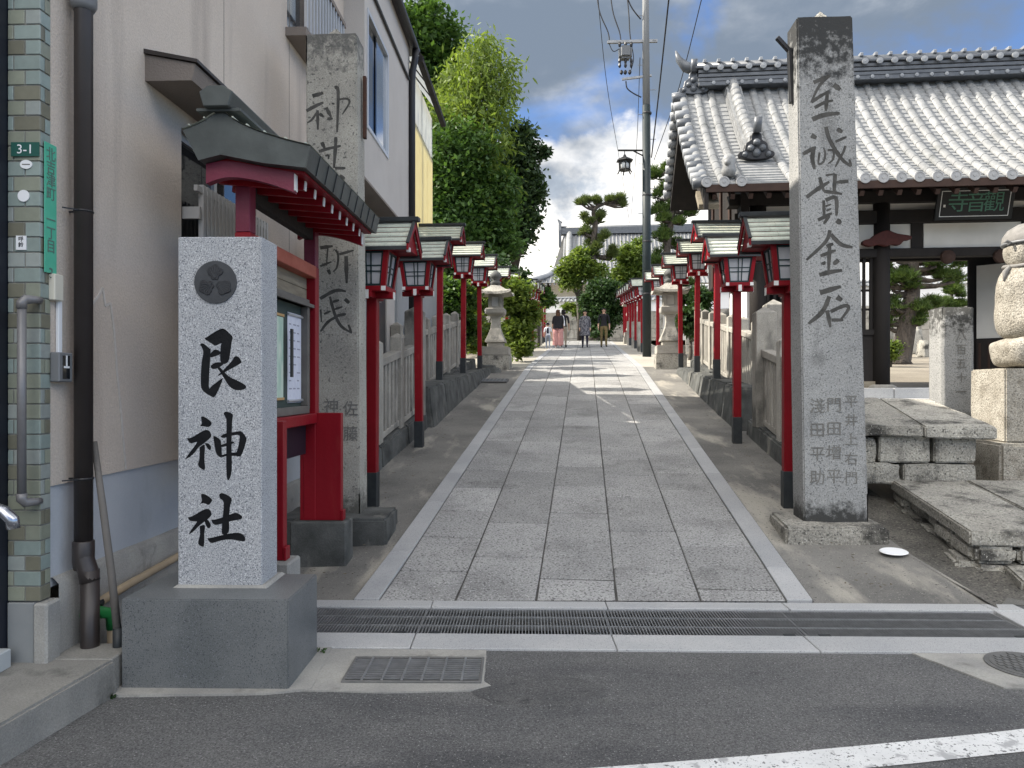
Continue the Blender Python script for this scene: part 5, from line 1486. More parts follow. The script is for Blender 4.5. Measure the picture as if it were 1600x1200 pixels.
# plinth walls that carry the raised lanterns and far fences
for s, nm in ((-1, 'plinth_left'), (1, 'plinth_right')):
    root = link('lantern_plinth', None); tag(root, 'dark mossy concrete plinth under the ' + ('left' if s < 0 else 'right') + ' lantern row and fence', 'plinth')
    v = 11.35 if s < 0 else 11.2
    uo, ui = (2.80, 2.30) if s < 0 else (2.68, 2.24)
    while v < 18.0:
        e = v + 1.25
        h0 = max(0.02, 0.62 - (v - 11.3) * 0.068); h1 = max(0.02, 0.62 - (e - 11.3) * 0.068)
        p = [G(s * ui, v, zpath(v) - 0.2), G(s * uo, v, zpath(v) - 0.2), G(s * uo, e, zpath(e) - 0.2), G(s * ui, e, zpath(e) - 0.2),
             G(s * (ui + 0.09), v, zpath(v) + h0), G(s * uo, v, zpath(v) + h0), G(s * uo, e, zpath(e) + h1), G(s * (ui + 0.09), e, zpath(e) + h1)]
        if s < 0: p = [p[1], p[0], p[3], p[2], p[5], p[4], p[7], p[6]]
        rough_block(p, 6, 0.012, 3, v, 0.03).build('plinth_block', m_conc_mould, root, smooth='auto')
        v = e
# loose boulder by the left plinth end
one('boulder', rough_block([Vector(p) for p in [tuple(G(-2.5 + a, 18.9 + b, zpath(18.9 + b) + c)) for a, b, c in
    ((-0.25, -0.2, -0.1), (0.45, -0.25, -0.1), (0.4, 0.35, -0.1), (-0.25, 0.35, -0.1), (-0.2, -0.12, 0.16), (0.3, -0.12, 0.12), (0.25, 0.25, 0.14), (-0.2, 0.25, 0.18))]], 5, 0.03, 4, 3, 0.06),
    m_conc_mould, 'low dark boulder at the foot of the left stone lantern', 'rock', smooth=True)

# ---------------------------------------------------------------- stone lanterns
def make_ishidoro():
    t = thing('stone_lantern', 'x', 'stone lantern')
    rough_block([Vector(p) for p in boxp(-0.40, 0.40, -0.40, 0.40, -0.15, 0.34)], 5, 0.008, 5, 1, 0.02).build('lower_base', m_hewn, t, smooth='auto')
    rough_block([Vector(p) for p in boxp(-0.37, 0.37, -0.37, 0.37, 0.34, 0.58)], 5, 0.006, 5, 2, 0.02).build('upper_base', m_fence, t, smooth='auto')
    MB().lathe([(0.30, 0.58), (0.30, 0.70), (0.27, 0.72)], 4, (0, 0, 0)).xf(Matrix.Scale(1.0, 4)).build('base_step', m_fence, t, bevel=0.01)
    prof = [(0.275, 0.70), (0.26, 0.76), (0.19, 0.92), (0.135, 1.08), (0.115, 1.22), (0.12, 1.33), (0.15, 1.40)]
    MB().lathe([(r * 1.38, z) for r, z in prof], 4).build('shaft', m_fence, t, bevel=0.008)
    MB().lathe([(0.20, 1.40), (0.34, 1.46), (0.36, 1.50), (0.36, 1.60), (0.30, 1.62)], 4).build('platform', m_fence, t, bevel=0.01)
    fb = MB()
    for sx in (-1, 1):
        for sy in (-1, 1): fb.box(sx * 0.14 - 0.045, sx * 0.14 + 0.045, sy * 0.14 - 0.045, sy * 0.14 + 0.045, 1.62, 1.96)
    fb.box(-0.184, 0.184, -0.184, 0.184, 1.615, 1.665).box(-0.184, 0.184, -0.184, 0.184, 1.92, 1.965)
    f = fb.build('fire_box', m_fence, t)
    MB().box(-0.11, 0.11, -0.11, 0.11, 1.665, 1.92).build('paper_screen', m_plaster, f)
    # flared roof
    mb = MB(); n = 6; half = 0.46
    lv = [(1.965, 0.46, 0.07), (2.03, 0.44, 0.06), (2.10, 0.31, 0.0), (2.18, 0.19, 0.0), (2.24, 0.12, 0.0)]
    for z, h, lift in lv:
        for k in range(4):
            c0 = [(-1, -1), (1, -1), (1, 1), (-1, 1)][k]; c1 = [(1, -1), (1, 1), (-1, 1), (-1, -1)][k]
            for j in range(n):
                f_ = j / n; x = c0[0] + (c1[0] - c0[0]) * f_; y = c0[1] + (c1[1] - c0[1]) * f_
                e = (abs(2 * f_ - 1)) ** 3
                mb.v.append((x * h, y * h, z + lift * e))
    N_ = 4 * n
    for i in range(len(lv) - 1):
        for k in range(N_): mb.f.append((i * N_ + k, i * N_ + (k + 1) % N_, (i + 1) * N_ + (k + 1) % N_, (i + 1) * N_ + k)); mb.m.append(0)
    mb.f.append(tuple(range(N_))[::-1]); mb.m.append(0); mb.f.append(tuple((len(lv) - 1) * N_ + k for k in range(N_))); mb.m.append(0)
    mb.build('roof', m_hewn, t)
    MB().lathe([(0.10, 2.23), (0.13, 2.28), (0.15, 2.33), (0.10, 2.36), (0.08, 2.38), (0.15, 2.44), (0.165, 2.50), (0.12, 2.58), (0.03, 2.64)], 14).build('finial', m_conc_mould, t, smooth=True)
    o = flat_text('明', 0.22, m_carve_soft, t, 'inscription'); o.location = (0, -0.226, 0.84); o.rotation_euler = (R(58), 0, 0)
    return t
ish = make_ishidoro()
ish.location = G(-2.36, 19.75, zpath(19.75) - 0.02); ish.rotation_euler = (0, 0, -TG)
ish['label'] = 'left stone lantern on block base among the yellow green bushes'
i2 = copy_tree(ish); i2.location = G(2.28, 19.9, zpath(19.9) - 0.02); i2['label'] = 'right stone lantern on block base beside the dark utility pole'
for o in (ish, i2): o['group'] = 'pair of stone lanterns flanking the path'
i3 = copy_tree(ish); i3.location = G(2.45, 39.0, zpath(39.0) - 0.02); i3['label'] = 'far stone lantern beyond the walkers on the right of the path'; i3['group'] = 'pair of stone lanterns flanking the path'

# stone name tablets between the far lanterns
def tablets():
    first = None
    for s, nm in ((-1, 'left'), (1, 'right')):
        for k in range(3):
            v = 29.6 + k * 3.8; u = s * 2.2
            if first is None:
                first = MB().frustum(0, 0, -0.2, 1.15, 0.085, 0.07, 0.08, 0.065).build('stone_tablet', m_fence, None, bevel=0.012); o = first
            else: o = first.copy(); COL.objects.link(o)
            o.location = G(u, v, zpath(v)); o.rotation_euler = (0, 0, -TG)
            tag(o, f'{ordn[k]} grey stone tablet from the front between the far {nm} lanterns', 'stone tablet', 'grey tablets between far lanterns')
tablets()

# ---------------------------------------------------------------- hewn stone stair at the right
def stair():
    t = thing('stone_stair', 'massive hewn stone steps climbing to the temple gate at right', 'stair', (0, 0, 0))
    def blk(name, p8, seed, amp=0.022, cuts=6, bev=0.014, m=m_hewn):
        rough_block([Vector(p) for p in p8], cuts, amp, 4.5, seed, bev).build(name, m, t, smooth='auto')
    def quad8(a, b, c, d, zb, zt):  # plan corners a..d ccw from front-left; zb, zt lists
        return [(a[0], a[1], zb[0]), (b[0], b[1], zb[1]), (c[0], c[1], zb[2]), (d[0], d[1], zb[3]), (a[0], a[1], zt[0]), (b[0], b[1], zt[1]), (c[0], c[1], zt[2]), (d[0], d[1], zt[3])]
    # lower platform: top slabs
    blk('top_slab', quad8((3.50, 5.62), (4.20, 5.50), (4.45, 7.22), (3.80, 7.42), (0.265, 0.265, 0.45, 0.45), (0.375, 0.375, 0.555, 0.55)), 1.0, 0.013, 9, 0.012)
    blk('top_slab', quad8((4.21, 5.50), (5.5, 5.42), (5.7, 7.15), (4.46, 7.22), (0.265, 0.265, 0.45, 0.45), (0.378, 0.37, 0.55, 0.56)), 2.3, 0.013, 9, 0.012)
    # rubble retaining face under it: left flank and front, stones set along a bent line
    rnd = random.Random(11)
    line = [Vector((3.88, 7.40, 0)), Vector((3.70, 6.5, 0)), Vector((3.545, 5.66, 0)), Vector((4.25, 5.53, 0)), Vector((5.55, 5.45, 0))]
    cum = [0.0]
    for a, b in zip(line[:-1], line[1:]): cum.append(cum[-1] + (b - a).length)
    def along(s_):
        s_ = max(0, min(s_, cum[-1] - 1e-4)); k = max(i for i in range(len(cum) - 1) if cum[i] <= s_); f = (s_ - cum[k]) / (cum[k + 1] - cum[k])
        return line[k].lerp(line[k + 1], f), (line[k + 1] - line[k]).normalized()
    def under(p): return 0.262 + (max(p.y, 5.6) - 5.6) * 0.104
    for row in range(2):
        s_ = -0.1 * row
        while s_ < cum[-1]:
            e_ = s_ + rnd.uniform(0.26, 0.46)
            if s_ < cum[2] < e_: e_ = cum[2]
            p, d = along(s_ + 0.012); q, d2 = along(e_ - 0.012); dm = (q - p).normalized() if (q - p).length > 0.01 else d
            n_ = Vector((dm.y, -dm.x, 0)); n_ = n_ if n_.dot(Vector((-1, -1, 0))) > 0 else -n_
            o_ = rnd.uniform(-0.02, 0.05) + (0.05 if row == 0 else 0.0)
            ztp, ztq = under(p), under(q); zbp = min(zpath(p.y) - 0.18, 0.5) ; zbq = min(zpath(q.y) - 0.18, 0.5)
            mp, mq = zbp + (ztp - zbp) * 0.62, zbq + (ztq - zbq) * 0.62
            z0p, z1p, z0q, z1q = (zbp - 0.05, mp - 0.01, zbq - 0.05, mq - 0.01) if row == 0 else (mp, ztp - 0.006, mq, ztq - 0.006)
            ol = p + n_ * o_; oq = q + n_ * (o_ + rnd.uniform(-0.02, 0.02)); il = p - n_ * 0.25; iq = q - n_ * 0.25
            P8 = [(ol.x, ol.y, z0p), (oq.x, oq.y, z0q), (iq.x, iq.y, z0q), (il.x, il.y, z0p), (ol.x, ol.y, z1p), (oq.x, oq.y, z1q), (iq.x, iq.y, z1q), (il.x, il.y, z1p)]
            blk('rubble_stone', P8, 10 + row * 7 + s_, 0.012, 4, 0.028)
            s_ = e_
    blk('bottom_step', quad8((3.62, 5.22), (5.8, 5.0), (5.8, 5.50), (3.75, 5.60), [-0.1] * 4, [0.10, 0.12, 0.13, 0.12]), 50, 0.015)
    # upper cheek block: cap slabs, two big faces, rough courses
    blk('cap_slab', quad8((3.44, 7.30), (4.02, 7.18), (4.35, 8.75), (3.80, 8.85), (0.98, 0.98, 1.22, 1.22), (1.09, 1.085, 1.335, 1.34)), 60, 0.014)
    blk('cap_slab', quad8((4.03, 7.18), (4.70, 7.12), (4.95, 8.7), (4.36, 8.75), (0.97, 0.96, 1.2, 1.2), (1.085, 1.08, 1.32, 1.335)), 61, 0.014)
    blk('face_stone', quad8((3.66, 7.34), (4.14, 7.29), (4.3, 8.0), (3.8, 8.0), [0.72] * 4, [0.985] * 4), 62, 0.014)
    blk('face_stone', quad8((4.18, 7.29), (4.58, 7.26), (4.7, 8.0), (4.3, 8.0), [0.72] * 4, [0.975] * 4), 63, 0.012)
    blk('face_stone', quad8((3.46, 7.40), (3.64, 7.36), (3.8, 8.0), (3.62, 8.0), [0.70] * 4, [0.97] * 4), 64, 0.03)
    blk('rubble_stone', quad8((3.40, 7.36), (3.86, 7.30), (4.0, 7.9), (3.6, 7.9), [0.50] * 4, [0.70] * 4), 65, 0.035)
    blk('rubble_stone', quad8((3.88, 7.30), (4.58, 7.26), (4.7, 7.9), (4.0, 7.9), [0.50] * 4, [0.705] * 4), 66, 0.02)
    blk('rubble_stone', quad8((3.30, 7.42), (3.50, 7.40), (3.6, 8.6), (3.4, 8.6), [0.2] * 4, [0.62] * 4), 67, 0.03)
    blk('rubble_stone', quad8((3.48, 8.05), (3.70, 8.02), (3.9, 8.8), (3.7, 8.8), [0.5] * 4, [1.15] * 4), 68, 0.03)
    # pale treads up to the gate
    for i in range(4):
        d = 10.0 + i * 0.38; z = 0.98 + i * 0.152
        xs = [4.75, 5.8, 6.9, 8.1, 9.4, 10.8]
        for a, b in zip(xs[:-1], xs[1:]):
            sh = 0.0991
            p = quad8((a, d - (a - 6) * sh), (b - 0.008, d - (b - 6) * sh), (b - 0.008 + 0.05, d + 0.42 - (b - 6) * sh), (a + 0.05, d + 0.42 - (a - 6) * sh), [z - 0.3] * 4, [z] * 4)
            blk('tread', p, 80 + i * 9 + a, 0.003, 3, 0.008, m_granite_pale)
stair()
one('stone_post', rough_block([Vector(p) for p in boxp(5.20, 5.575, 8.90, 9.22, 1.0, 2.43)], 8, 0.006, 6, 4.4, 0.012).xf(Matrix.Translation((5.2, 8.9, 0)) @ Matrix.Rotation(-TG * 0.6, 4, 'Z') @ Matrix.Translation((-5.2, -8.9, 0))),
    m_post, 'short square stone post with faint inscription in front of the temple gate', 'stone post', smooth=True)
sp = [o for o in COL.objects if o.name == 'stone_post'][0]
column_text('八百五十一', 0.13, 0.17, m_carve_soft, sp, (5.42, 8.874, 2.08), 'inscription', (R(90), 0, -TG * 0.6))

def statue():
    t = thing('stone_statue', 'weathered seated stone guardian figure with tied cloth cap on pedestal', 'statue', (5.70, 8.05, 0.0), -TG)
    def blk(name, p, seed, amp, bev, m=m_statue): rough_block([Vector(q) for q in p], 6, amp, 5, seed, bev).build(name, m, t, smooth='auto')
    blk('lower_pedestal', boxp(-0.56, 0.60, -0.42, 0.45, 0.0, 0.88), 1, 0.014, 0.03)
    blk('upper_pedestal', boxp(-0.47, 0.50, -0.34, 0.36, 0.88, 1.665), 2, 0.006, 0.015)
    bm = bmesh.new(); bmesh.ops.create_uvsphere(bm, u_segments=36, v_segments=24, radius=1.0)
    for v in bm.verts:
        p = v.co.copy(); h_ = math.hypot(p.x, p.y) or 1e-6; q_ = (max(0.0, 1 - abs(p.z) ** 4)) ** 0.25 / h_
        ca = math.atan2(p.y, p.x); sqr = 1 / max(abs(math.cos(ca)), abs(math.sin(ca))) ** 0.45
        q = Vector((p.x * q_ * 0.40 * sqr * (0.92 + 0.10 * p.z), p.y * q_ * 0.34 * sqr * (0.92 + 0.10 * p.z), 1.835 + 0.175 * p.z))
        v.co = q + p.normalized() * (mnoise.noise(q * 4) * 0.035 + mnoise.noise(q * 13) * 0.012)
    me = bpy.data.meshes.new('rock_seat'); bm.to_mesh(me); bm.free(); me.materials.append(m_statue)
    me.polygons.foreach_set('use_smooth', [True] * len(me.polygons)); link('rock_seat', me, t)
    # body, one surface: hunched seated figure
    bm = bmesh.new()
    bmesh.ops.create_uvsphere(bm, u_segments=48, v_segments=40, radius=1.0)
    for v in bm.verts:
        p = v.co.copy(); s = (p.z + 1) / 2
        rx = 0.355 * (1.06 - 0.06 * s - 0.10 * s ** 3); ry = 0.33 * (1.10 - 0.22 * s)
        e = 0.62
        h_ = math.hypot(p.x, p.y) or 1e-6; q_ = (max(0.0, 1 - abs(p.z) ** 3.2)) ** (1 / 3.2) / h_
        x = p.x * q_ * rx; y = p.y * q_ * ry
        z = 2.40 + 0.44 * math.copysign(abs(p.z) ** 0.78, p.z)
        for cx, cy, cz, r, a in ((0.25, -0.27, 2.20, 0.17, 0.10), (-0.20, -0.27, 2.16, 0.17, 0.09), (0.10, -0.30, 2.42, 0.12, 0.06), (-0.33, -0.05, 2.55, 0.16, 0.03)):
            d = math.sqrt((x - cx) ** 2 + (y - cy) ** 2 + (z - cz) ** 2); w = max(0, 1 - d / r)
            y -= a * w if cy < -0.1 else 0; x -= a * w if cx < -0.3 else 0
        q = Vector((x, y, z)); n = mnoise.noise(q * 9) * 0.008
        v.co = q + p.normalized() * n
    me = bpy.data.meshes.new('body'); bm.to_mesh(me); bm.free(); me.materials.append(m_statue)
    me.polygons.foreach_set('use_smooth', [True] * len(me.polygons)); link('body', me, t)
    bm = bmesh.new(); bmesh.ops.create_uvsphere(bm, u_segments=40, v_segments=32, radius=1.0)
    for v in bm.verts:
        p = v.co.copy()
        x, y, z = p.x * 0.275, p.y * 0.27, 2.955 + p.z * 0.27
        d = math.sqrt((x - 0.12) ** 2 + (y + 0.25) ** 2 + (z - 2.86) ** 2); y -= 0.09 * max(0, 1 - d / 0.18)     # muzzle
        for ex in (0.04, 0.20):
            d = math.sqrt((x - ex) ** 2 + (y + 0.24) ** 2 + (z - 3.0) ** 2); y += 0.03 * max(0, 1 - d / 0.07)     # eyes
        q = Vector((x, y, z)); v.co = q + p * mnoise.noise(q * 11) * 0.008
    me = bpy.data.meshes.new('head'); bm.to_mesh(me); bm.free(); me.materials.append(m_statue)
    me.polygons.foreach_set('use_smooth', [True] * len(me.polygons)); hd = link('head', me, t)
    for sx in (-0.02, 0.29):      # big round ears
        mb = MB(); n = 20
        mb.lathe([(0.02, 0.02), (0.07, 0.035), (0.10, 0.03), (0.115, 0.0), (0.10, -0.03)], n)
        mb.xf(Matrix.Translation((sx, -0.255 if sx < 0.1 else -0.1, 2.96)) @ Matrix.Rotation(R(80), 4, 'X')).build('ear', m_statue, hd, smooth=True)
    m_cloth = mat('grey_cloth', (0.17, 0.165, 0.155), (0.22, 0.21, 0.20), 20, 0.9, 0.4, 40)
    mb = MB(); prof = [(0.290, 3.03), (0.294, 3.06), (0.285, 3.12), (0.24, 3.19), (0.15, 3.245), (0.05, 3.265)]
    cp = mb.lathe(prof, 32).build('cloth_cap', m_cloth, t, smooth=True)
    MB().lathe([(0.294, 3.02), (0.304, 3.035), (0.294, 3.05)], 32).build('cap_band', m_grey_plastic, cp, smooth=True)
    MB().tube([(-0.29, -0.1, 3.035), (-0.34, -0.11, 3.05), (-0.36, -0.11, 3.03)], [0.012, 0.02, 0.006], 8).tube([(-0.29, -0.1, 3.035), (-0.33, -0.12, 3.0)], [0.012, 0.006], 8).build('cap_knot', m_cloth, cp)
    MB().tube([(0.27 * math.cos(a), 0.265 * math.sin(a), 2.785 + 0.01 * math.sin(3 * a)) for a in [2 * math.pi * k / 24 for k in range(25)]], 0.022, 8).tube([(-0.27, -0.06, 2.78), (-0.33, -0.08, 2.72), (-0.35, -0.09, 2.62)], [0.02, 0.03, 0.008], 8).build('neck_cloth', m_cloth, t, smooth=True)
    MB().lathe([(0.01, 3.28), (0.035, 3.29), (0.045, 3.32), (0.03, 3.355), (0.008, 3.36)], 14, (0.03, -0.12, 0)).tube([(0.03, -0.12, 3.24), (0.03, -0.12, 3.30)], 0.01, 8).build('metal_bell', m_bronze, t, smooth=True)
    MB().tube([(0.03, -0.12, 3.35), (-0.03, -0.14, 3.41), (0.02, -0.13, 3.44), (0.09, -0.12, 3.40)], 0.006, 6).build('bell_cord', m_bronze, t)
statue()
white_disc = one('plastic_disc', MB().lathe([(0.075, 0.0), (0.085, 0.008), (0.078, 0.014)], 28), m_label, 'flat white disc lying on the concrete in front of the right pillar', 'disc', smooth=False)
white_disc.location = tuple(G(2.48, 6.13, zpath(6.13) + 0.006)); white_disc.rotation_euler = (math.atan(0.131), 0, 0)
white_disc.scale = (1.3, 1, 1)
# ---------------------------------------------------------------- temple gate at the right (local x along its width, y away from us)
def temple_gate():
    org = Vector((8.35, 13.7, 1.45))        # middle of the gateway at floor level
    t = thing('temple_gate', 'temple gate with silver grey tiled roof and dark timber frame at right', 'gate', org, -TG)
    EY, RY, ZE, ZR = -1.75, 1.35, 3.42, 6.20      # eave y, ridge y, eave z, ridge z (local)
    XL, XR = -4.97, 5.15
    def prof(f):                                   # f 0 eave .. 1 ridge
        return EY + (RY - EY) * f, ZE + (ZR - ZE) * (0.66 * f + 0.34 * f * f)
    # pan tile field: one part, stepped courses
    mb = MB(); n = 27
    for k in range(n):
        y0, z0 = prof(k / n); y1, z1 = prof((k + 1) / n)
        mb.add([(XL, y0, z0 + 0.030), (XR, y0, z0 + 0.030), (XR, y1, z1 + 0.004), (XL, y1, z1 + 0.004), (XL, y0, z0), (XR, y0, z0)], [(0, 1, 2, 3), (4, 5, 1, 0)])
    rf = mb.build('roof', m_tile_silver, t)
    MB().add([(XL, RY, ZR), (XR, RY, ZR), (XR, RY + 1.9, ZR - 1.75), (XL, RY + 1.9, ZR - 1.75)], [(0, 1, 2, 3)]).build('rear_roof', m_tile_silver, rf)
    mb = MB()
    yb_, zb_ = RY + 1.9, ZR - 1.75
    mb.hexa([(XL + 0.02, RY, ZR - 0.5), (XR, RY, ZR - 0.5), (XR, yb_, zb_ - 0.3), (XL + 0.02, yb_, zb_ - 0.3), (XL + 0.02, RY, ZR - 0.04), (XR, RY, ZR - 0.04), (XR, yb_, zb_ - 0.04), (XL + 0.02, yb_, zb_ - 0.04)]).build('rear_boarding', m_wood_dark, rf)
    for i in range(12):
        f_ = (i + 0.5) / 12
        MB().tube([(XL + 0.1, yb_ + (RY - yb_) * f_, zb_ + (ZR - zb_) * f_ + 0.03), (XL - 0.14, yb_ + (RY - yb_) * f_, zb_ + (ZR - zb_) * f_)], 0.10, 8).build('verge_tile', m_tile_hall, rf, smooth=True)
    # closed underside so the roof has thickness
    mb = MB(); N_ = 10
    for i in range(N_ + 1):
        y, z = prof(i / N_); mb.v.append((XL + 0.05, y + 0.02, z - 0.14)); mb.v.append((XR - 0.05, y + 0.02, z - 0.14))
    for i in range(N_): mb.f.append((2 * i, 2 * i + 1, 2 * i + 3, 2 * i + 2)); mb.m.append(0)
    mb.build('roof_boarding', m_wood_brown, rf)
    MB().box(XL + 0.05, XR - 0.05, EY - 0.02, EY + 0.03, ZE - 0.13, ZE - 0.005).build('eave_board', m_wood_brown, rf)
    # roll tiles: each column its own part with a round end tile
    pitch = 0.285; ncol = int((XR - XL) / pitch)
    pts = [prof(f / 12) for f in range(13)]
    def column(name, r, zoff, mm):
        m_ = MB(); nseg = 8
        for y, z in pts:
            for k in range(nseg + 1):
                a = math.pi * k / nseg
                m_.v.append((r * math.cos(a), y - 0.5 * 0 , z + zoff + r * math.sin(a)))
        for i in range(len(pts) - 1):
            for k in range(nseg):
                a = i * (nseg + 1) + k
                m_.f.append((a, a + 1, a + nseg + 2, a + nseg + 1)); m_.m.append(0)
        for i in range(1, 12):
            y, z = prof(i / 12)
            m_.tube([(0.0815 * math.cos(math.pi * k / 8), y, z + 0.02 + 0.0815 * math.sin(math.pi * k / 8)) for k in range(9)], 0.006, 4)
        return m_.mesh(name, mm, smooth=True)
    me_col = column('roll_tile_column', 0.078, 0.02, m_tile_silver)
    mb = MB().lathe([(0.088, 0), (0.088, 0.035), (0.07, 0.037), (0.066, 0.028), (0.03, 0.028), (0.024, 0.036), (0.0, 0.037)], 18)
    me_end = mb.xf(Matrix.Rotation(R(90), 4, 'X')).mesh('end_tile', mat('grey_end_tile', (0.30, 0.305, 0.31), (0.36, 0.36, 0.36), 9, 0.5), smooth=False)
    # joint rings on every column share one mesh too
    mr = MB()
    for i in range(1, 12):
        y, z = prof(i / 12)
        mr.tube([(0.0815 * math.cos(math.pi * k / 8), y, z + 0.02 + 0.0815 * math.sin(math.pi * k / 8)) for k in range(9)], 0.006, 4)
    me_ring = mr.mesh('tile_joints', m_tile_silver)
    for i in range(ncol + 1):
        x = XL + 0.06 + i * pitch
        if abs(x - (XL + 1.06)) < 0.2: continue
        o = link('roll_tile_column', me_col, rf); o.location = (x, 0, 0)
        e = link('end_tile', me_end, rf); e.location = (x, EY - 0.005, ZE + 0.035)
    # verge: short rolls laid sideways at the left gable
    for i in range(13):
        y, z = prof((i + 0.4) / 13)
        MB().tube([(XL + 0.10, y, z + 0.02), (XL - 0.16, y, z - 0.01)], 0.10, 10).build('verge_tile', m_tile_dark if i % 3 == 0 else m_tile_hall, rf, smooth=True)
    mb = MB()
    q = [prof(i / 10) for i in range(11)]
    mb.prism([(y, z - 0.06) for y, z in q] + [(y, z - 0.42) for y, z in q[::-1]], lambda y, z: (XL + 0.02, y, z), lambda y, z: (XL + 0.09, y, z))
    mb.build('barge_board', m_wood_dark, rf)
    # descending ridge with ornament tile
    xk = XL + 1.06
    dr = [prof(0.30 + 0.70 * i / 14) for i in range(15)]
    for i in range(14):
        (y0, z0), (y1, z1) = dr[i], dr[i + 1]
        MB().tube([(xk, y0, z0 + 0.30), (xk, y1 - 0.01, z1 + 0.30)], 0.105, 12).build('ridge_roll', m_tile_silver, rf, smooth=True)
        for q_ in range(3):
            MB().hexa([(xk - 0.15 - 0.012 * (2 - q_), y0, z0 + 0.03 + q_ * 0.085), (xk + 0.15 + 0.012 * (2 - q_), y0, z0 + 0.03 + q_ * 0.085), (xk + 0.15 + 0.012 * (2 - q_), y1 - 0.01, z1 + 0.03 + q_ * 0.085), (xk - 0.15 - 0.012 * (2 - q_), y1 - 0.01, z1 + 0.03 + q_ * 0.085),
                       (xk - 0.15 - 0.012 * (2 - q_), y0, z0 + 0.105 + q_ * 0.085), (xk + 0.15 + 0.012 * (2 - q_), y0, z0 + 0.105 + q_ * 0.085), (xk + 0.15 + 0.012 * (2 - q_), y1 - 0.01, z1 + 0.105 + q_ * 0.085), (xk - 0.15 - 0.012 * (2 - q_), y1 - 0.01, z1 + 0.105 + q_ * 0.085)]).build('ridge_course', m_tile_silver, rf)
    y, z = prof(0.29)
    def oni(x, y, z, s, name, parent, horn=True):
        pl = catmull([(-0.34, 0.02), (-0.36, 0.12), (-0.26, 0.16), (-0.22, 0.30), (-0.12, 0.38), (-0.10, 0.50), (0, 0.56), (0.10, 0.50), (0.12, 0.38), (0.22, 0.30), (0.26, 0.16), (0.36, 0.12), (0.34, 0.02), (0, -0.04), (-0.34, 0.02)], 4)[:-1]
        o = MB().prism([(a * s, b * s) for a, b in pl], lambda a, b: (x + a, y - 0.05 * s, z + b), lambda a, b: (x + a, y + 0.10 * s, z + b)).build(name, m_black_metal if horn else m_tile_dark, parent, bevel=0.01)
        for a, b, r in ((-0.12, 0.2, 0.075), (0.12, 0.2, 0.075), (0, 0.32, 0.08), (0, 0.10, 0.09), (-0.24, 0.07, 0.06), (0.24, 0.07, 0.06)):
            MB().lathe([(r * s, -0.02), (r * s * 0.9, 0.04 * s), (r * s * 0.45, 0.075 * s), (0.0, 0.085 * s)], 10).xf(Matrix.Translation((x + a * s, y - 0.05 * s, z + b * s)) @ Matrix.Rotation(R(90), 4, 'X')).build('boss', m_tile_dark, o, smooth=True)
        MB().tube([(x, y - 0.1 * s, z + 0.52 * s), (x, y - 0.22 * s, z + 0.80 * s)], 0.085 * s, 12).build('horn_roll', m_tile_dark, o, smooth=True)
        return o
    oni(xk, y - 0.06, z + 0.06, 0.85, 'ornament_tile', rf)
    # lion-like corner tile near the eave end
    y, z = prof(0.06)
    MB().lathe([(0.09, 0), (0.13, 0.10), (0.10, 0.2), (0.12, 0.28), (0.08, 0.36), (0.02, 0.39)], 12, (XL + 0.45, y - 0.05, z + 0.05)).tube([(XL + 0.45, y, z + 0.3), (XL + 0.40, y - 0.18, z + 0.26)], [0.08, 0.05], 8).build('corner_figure', m_tile_silver, rf, smooth=True)
    # main ridge
    z = ZR
    for q_, (w, h) in enumerate(((0.30, 0.10), (0.27, 0.09), (0.27, 0.09), (0.27, 0.09))):
        MB().box(XL + 0.35, XR - 0.35, RY - w, RY + w, z + 0.005, z + h - 0.012).build('ridge_course', m_tile_dark, rf, bevel=0.008); z += h
    MB().box(XL + 0.28, XR - 0.28, RY - 0.32, RY + 0.32, z, z + 0.05).build('ridge_cornice', m_tile_dark, rf, bevel=0.01); z += 0.05
    MB().tube([(XL + 0.30, RY, z + 0.04), (XR - 0.30, RY, z + 0.04)], 0.15, 14).build('ridge_top_roll', m_tile_dark, rf, smooth=True)
    mdisc = MB().lathe([(0.062, 0), (0.062, 0.03), (0.0, 0.04)], 12).xf(Matrix.Rotation(R(90), 4, 'X')).mesh('ridge_disc', m_tile_hall)
    i = 0; x = XL + 0.5
    while x < XR - 0.4:
        o = link('ridge_disc', mdisc, rf); o.location = (x, RY - 0.325, ZR + 0.36)
        o = link('ridge_disc', mdisc, rf); o.location = (x + 0.15, RY - 0.30, ZR + 0.06); o.scale = (0.6, 0.6, 0.6)
        MB().box(x - 0.035, x + 0.035, RY - 0.16, RY + 0.16, z + 0.13, z + 0.20).build('ridge_saddle', m_tile_hall, rf, bevel=0.01)
        x += 0.285
    o = oni(XL + 0.26, RY - 0.15, ZR - 0.08, 0.8, 'ridge_end_tile', rf, False)
    MB().tube([(XL + 0.34, RY, z + 0.05), (XL + 0.12, RY, z + 0.12), (XL - 0.02, RY, z + 0.28), (XL - 0.08, RY, z + 0.46)], [0.13, 0.11, 0.07, 0.02], 10).build('ridge_horn', m_tile_dark, rf, smooth=True)
    # rafters under the eave
    x = XL + 0.2
    while x < XR:
        MB().bar((x, EY + 0.05, ZE - 0.20), (x, -0.2, ZE + 0.86), 0.07, 0.09).build('rafter', m_wood_brown, rf); x += 0.30
    MB().bar((XL + 0.12, EY + 0.15, ZE - 0.34), (XL + 0.12, EY + 0.5, ZE - 0.02), 0.10, 0.34, (1, 0, 0)).build('corner_bracket', m_plank, rf)
    # frame: columns, beams
    cols = [-3.75, -1.55, 1.55, 3.75]
    for x in cols:
        for y in (-0.35, 1.6):
            MB().tube([(x, y, 0.0), (x, y, 3.35)], 0.15, 14).build('column', m_wood_dark, t, smooth=True)
            MB().lathe([(0.26, -0.12), (0.26, 0.0), (0.2, 0.04)], 14, (x, y, 0)).build('column_base', m_fence, t)
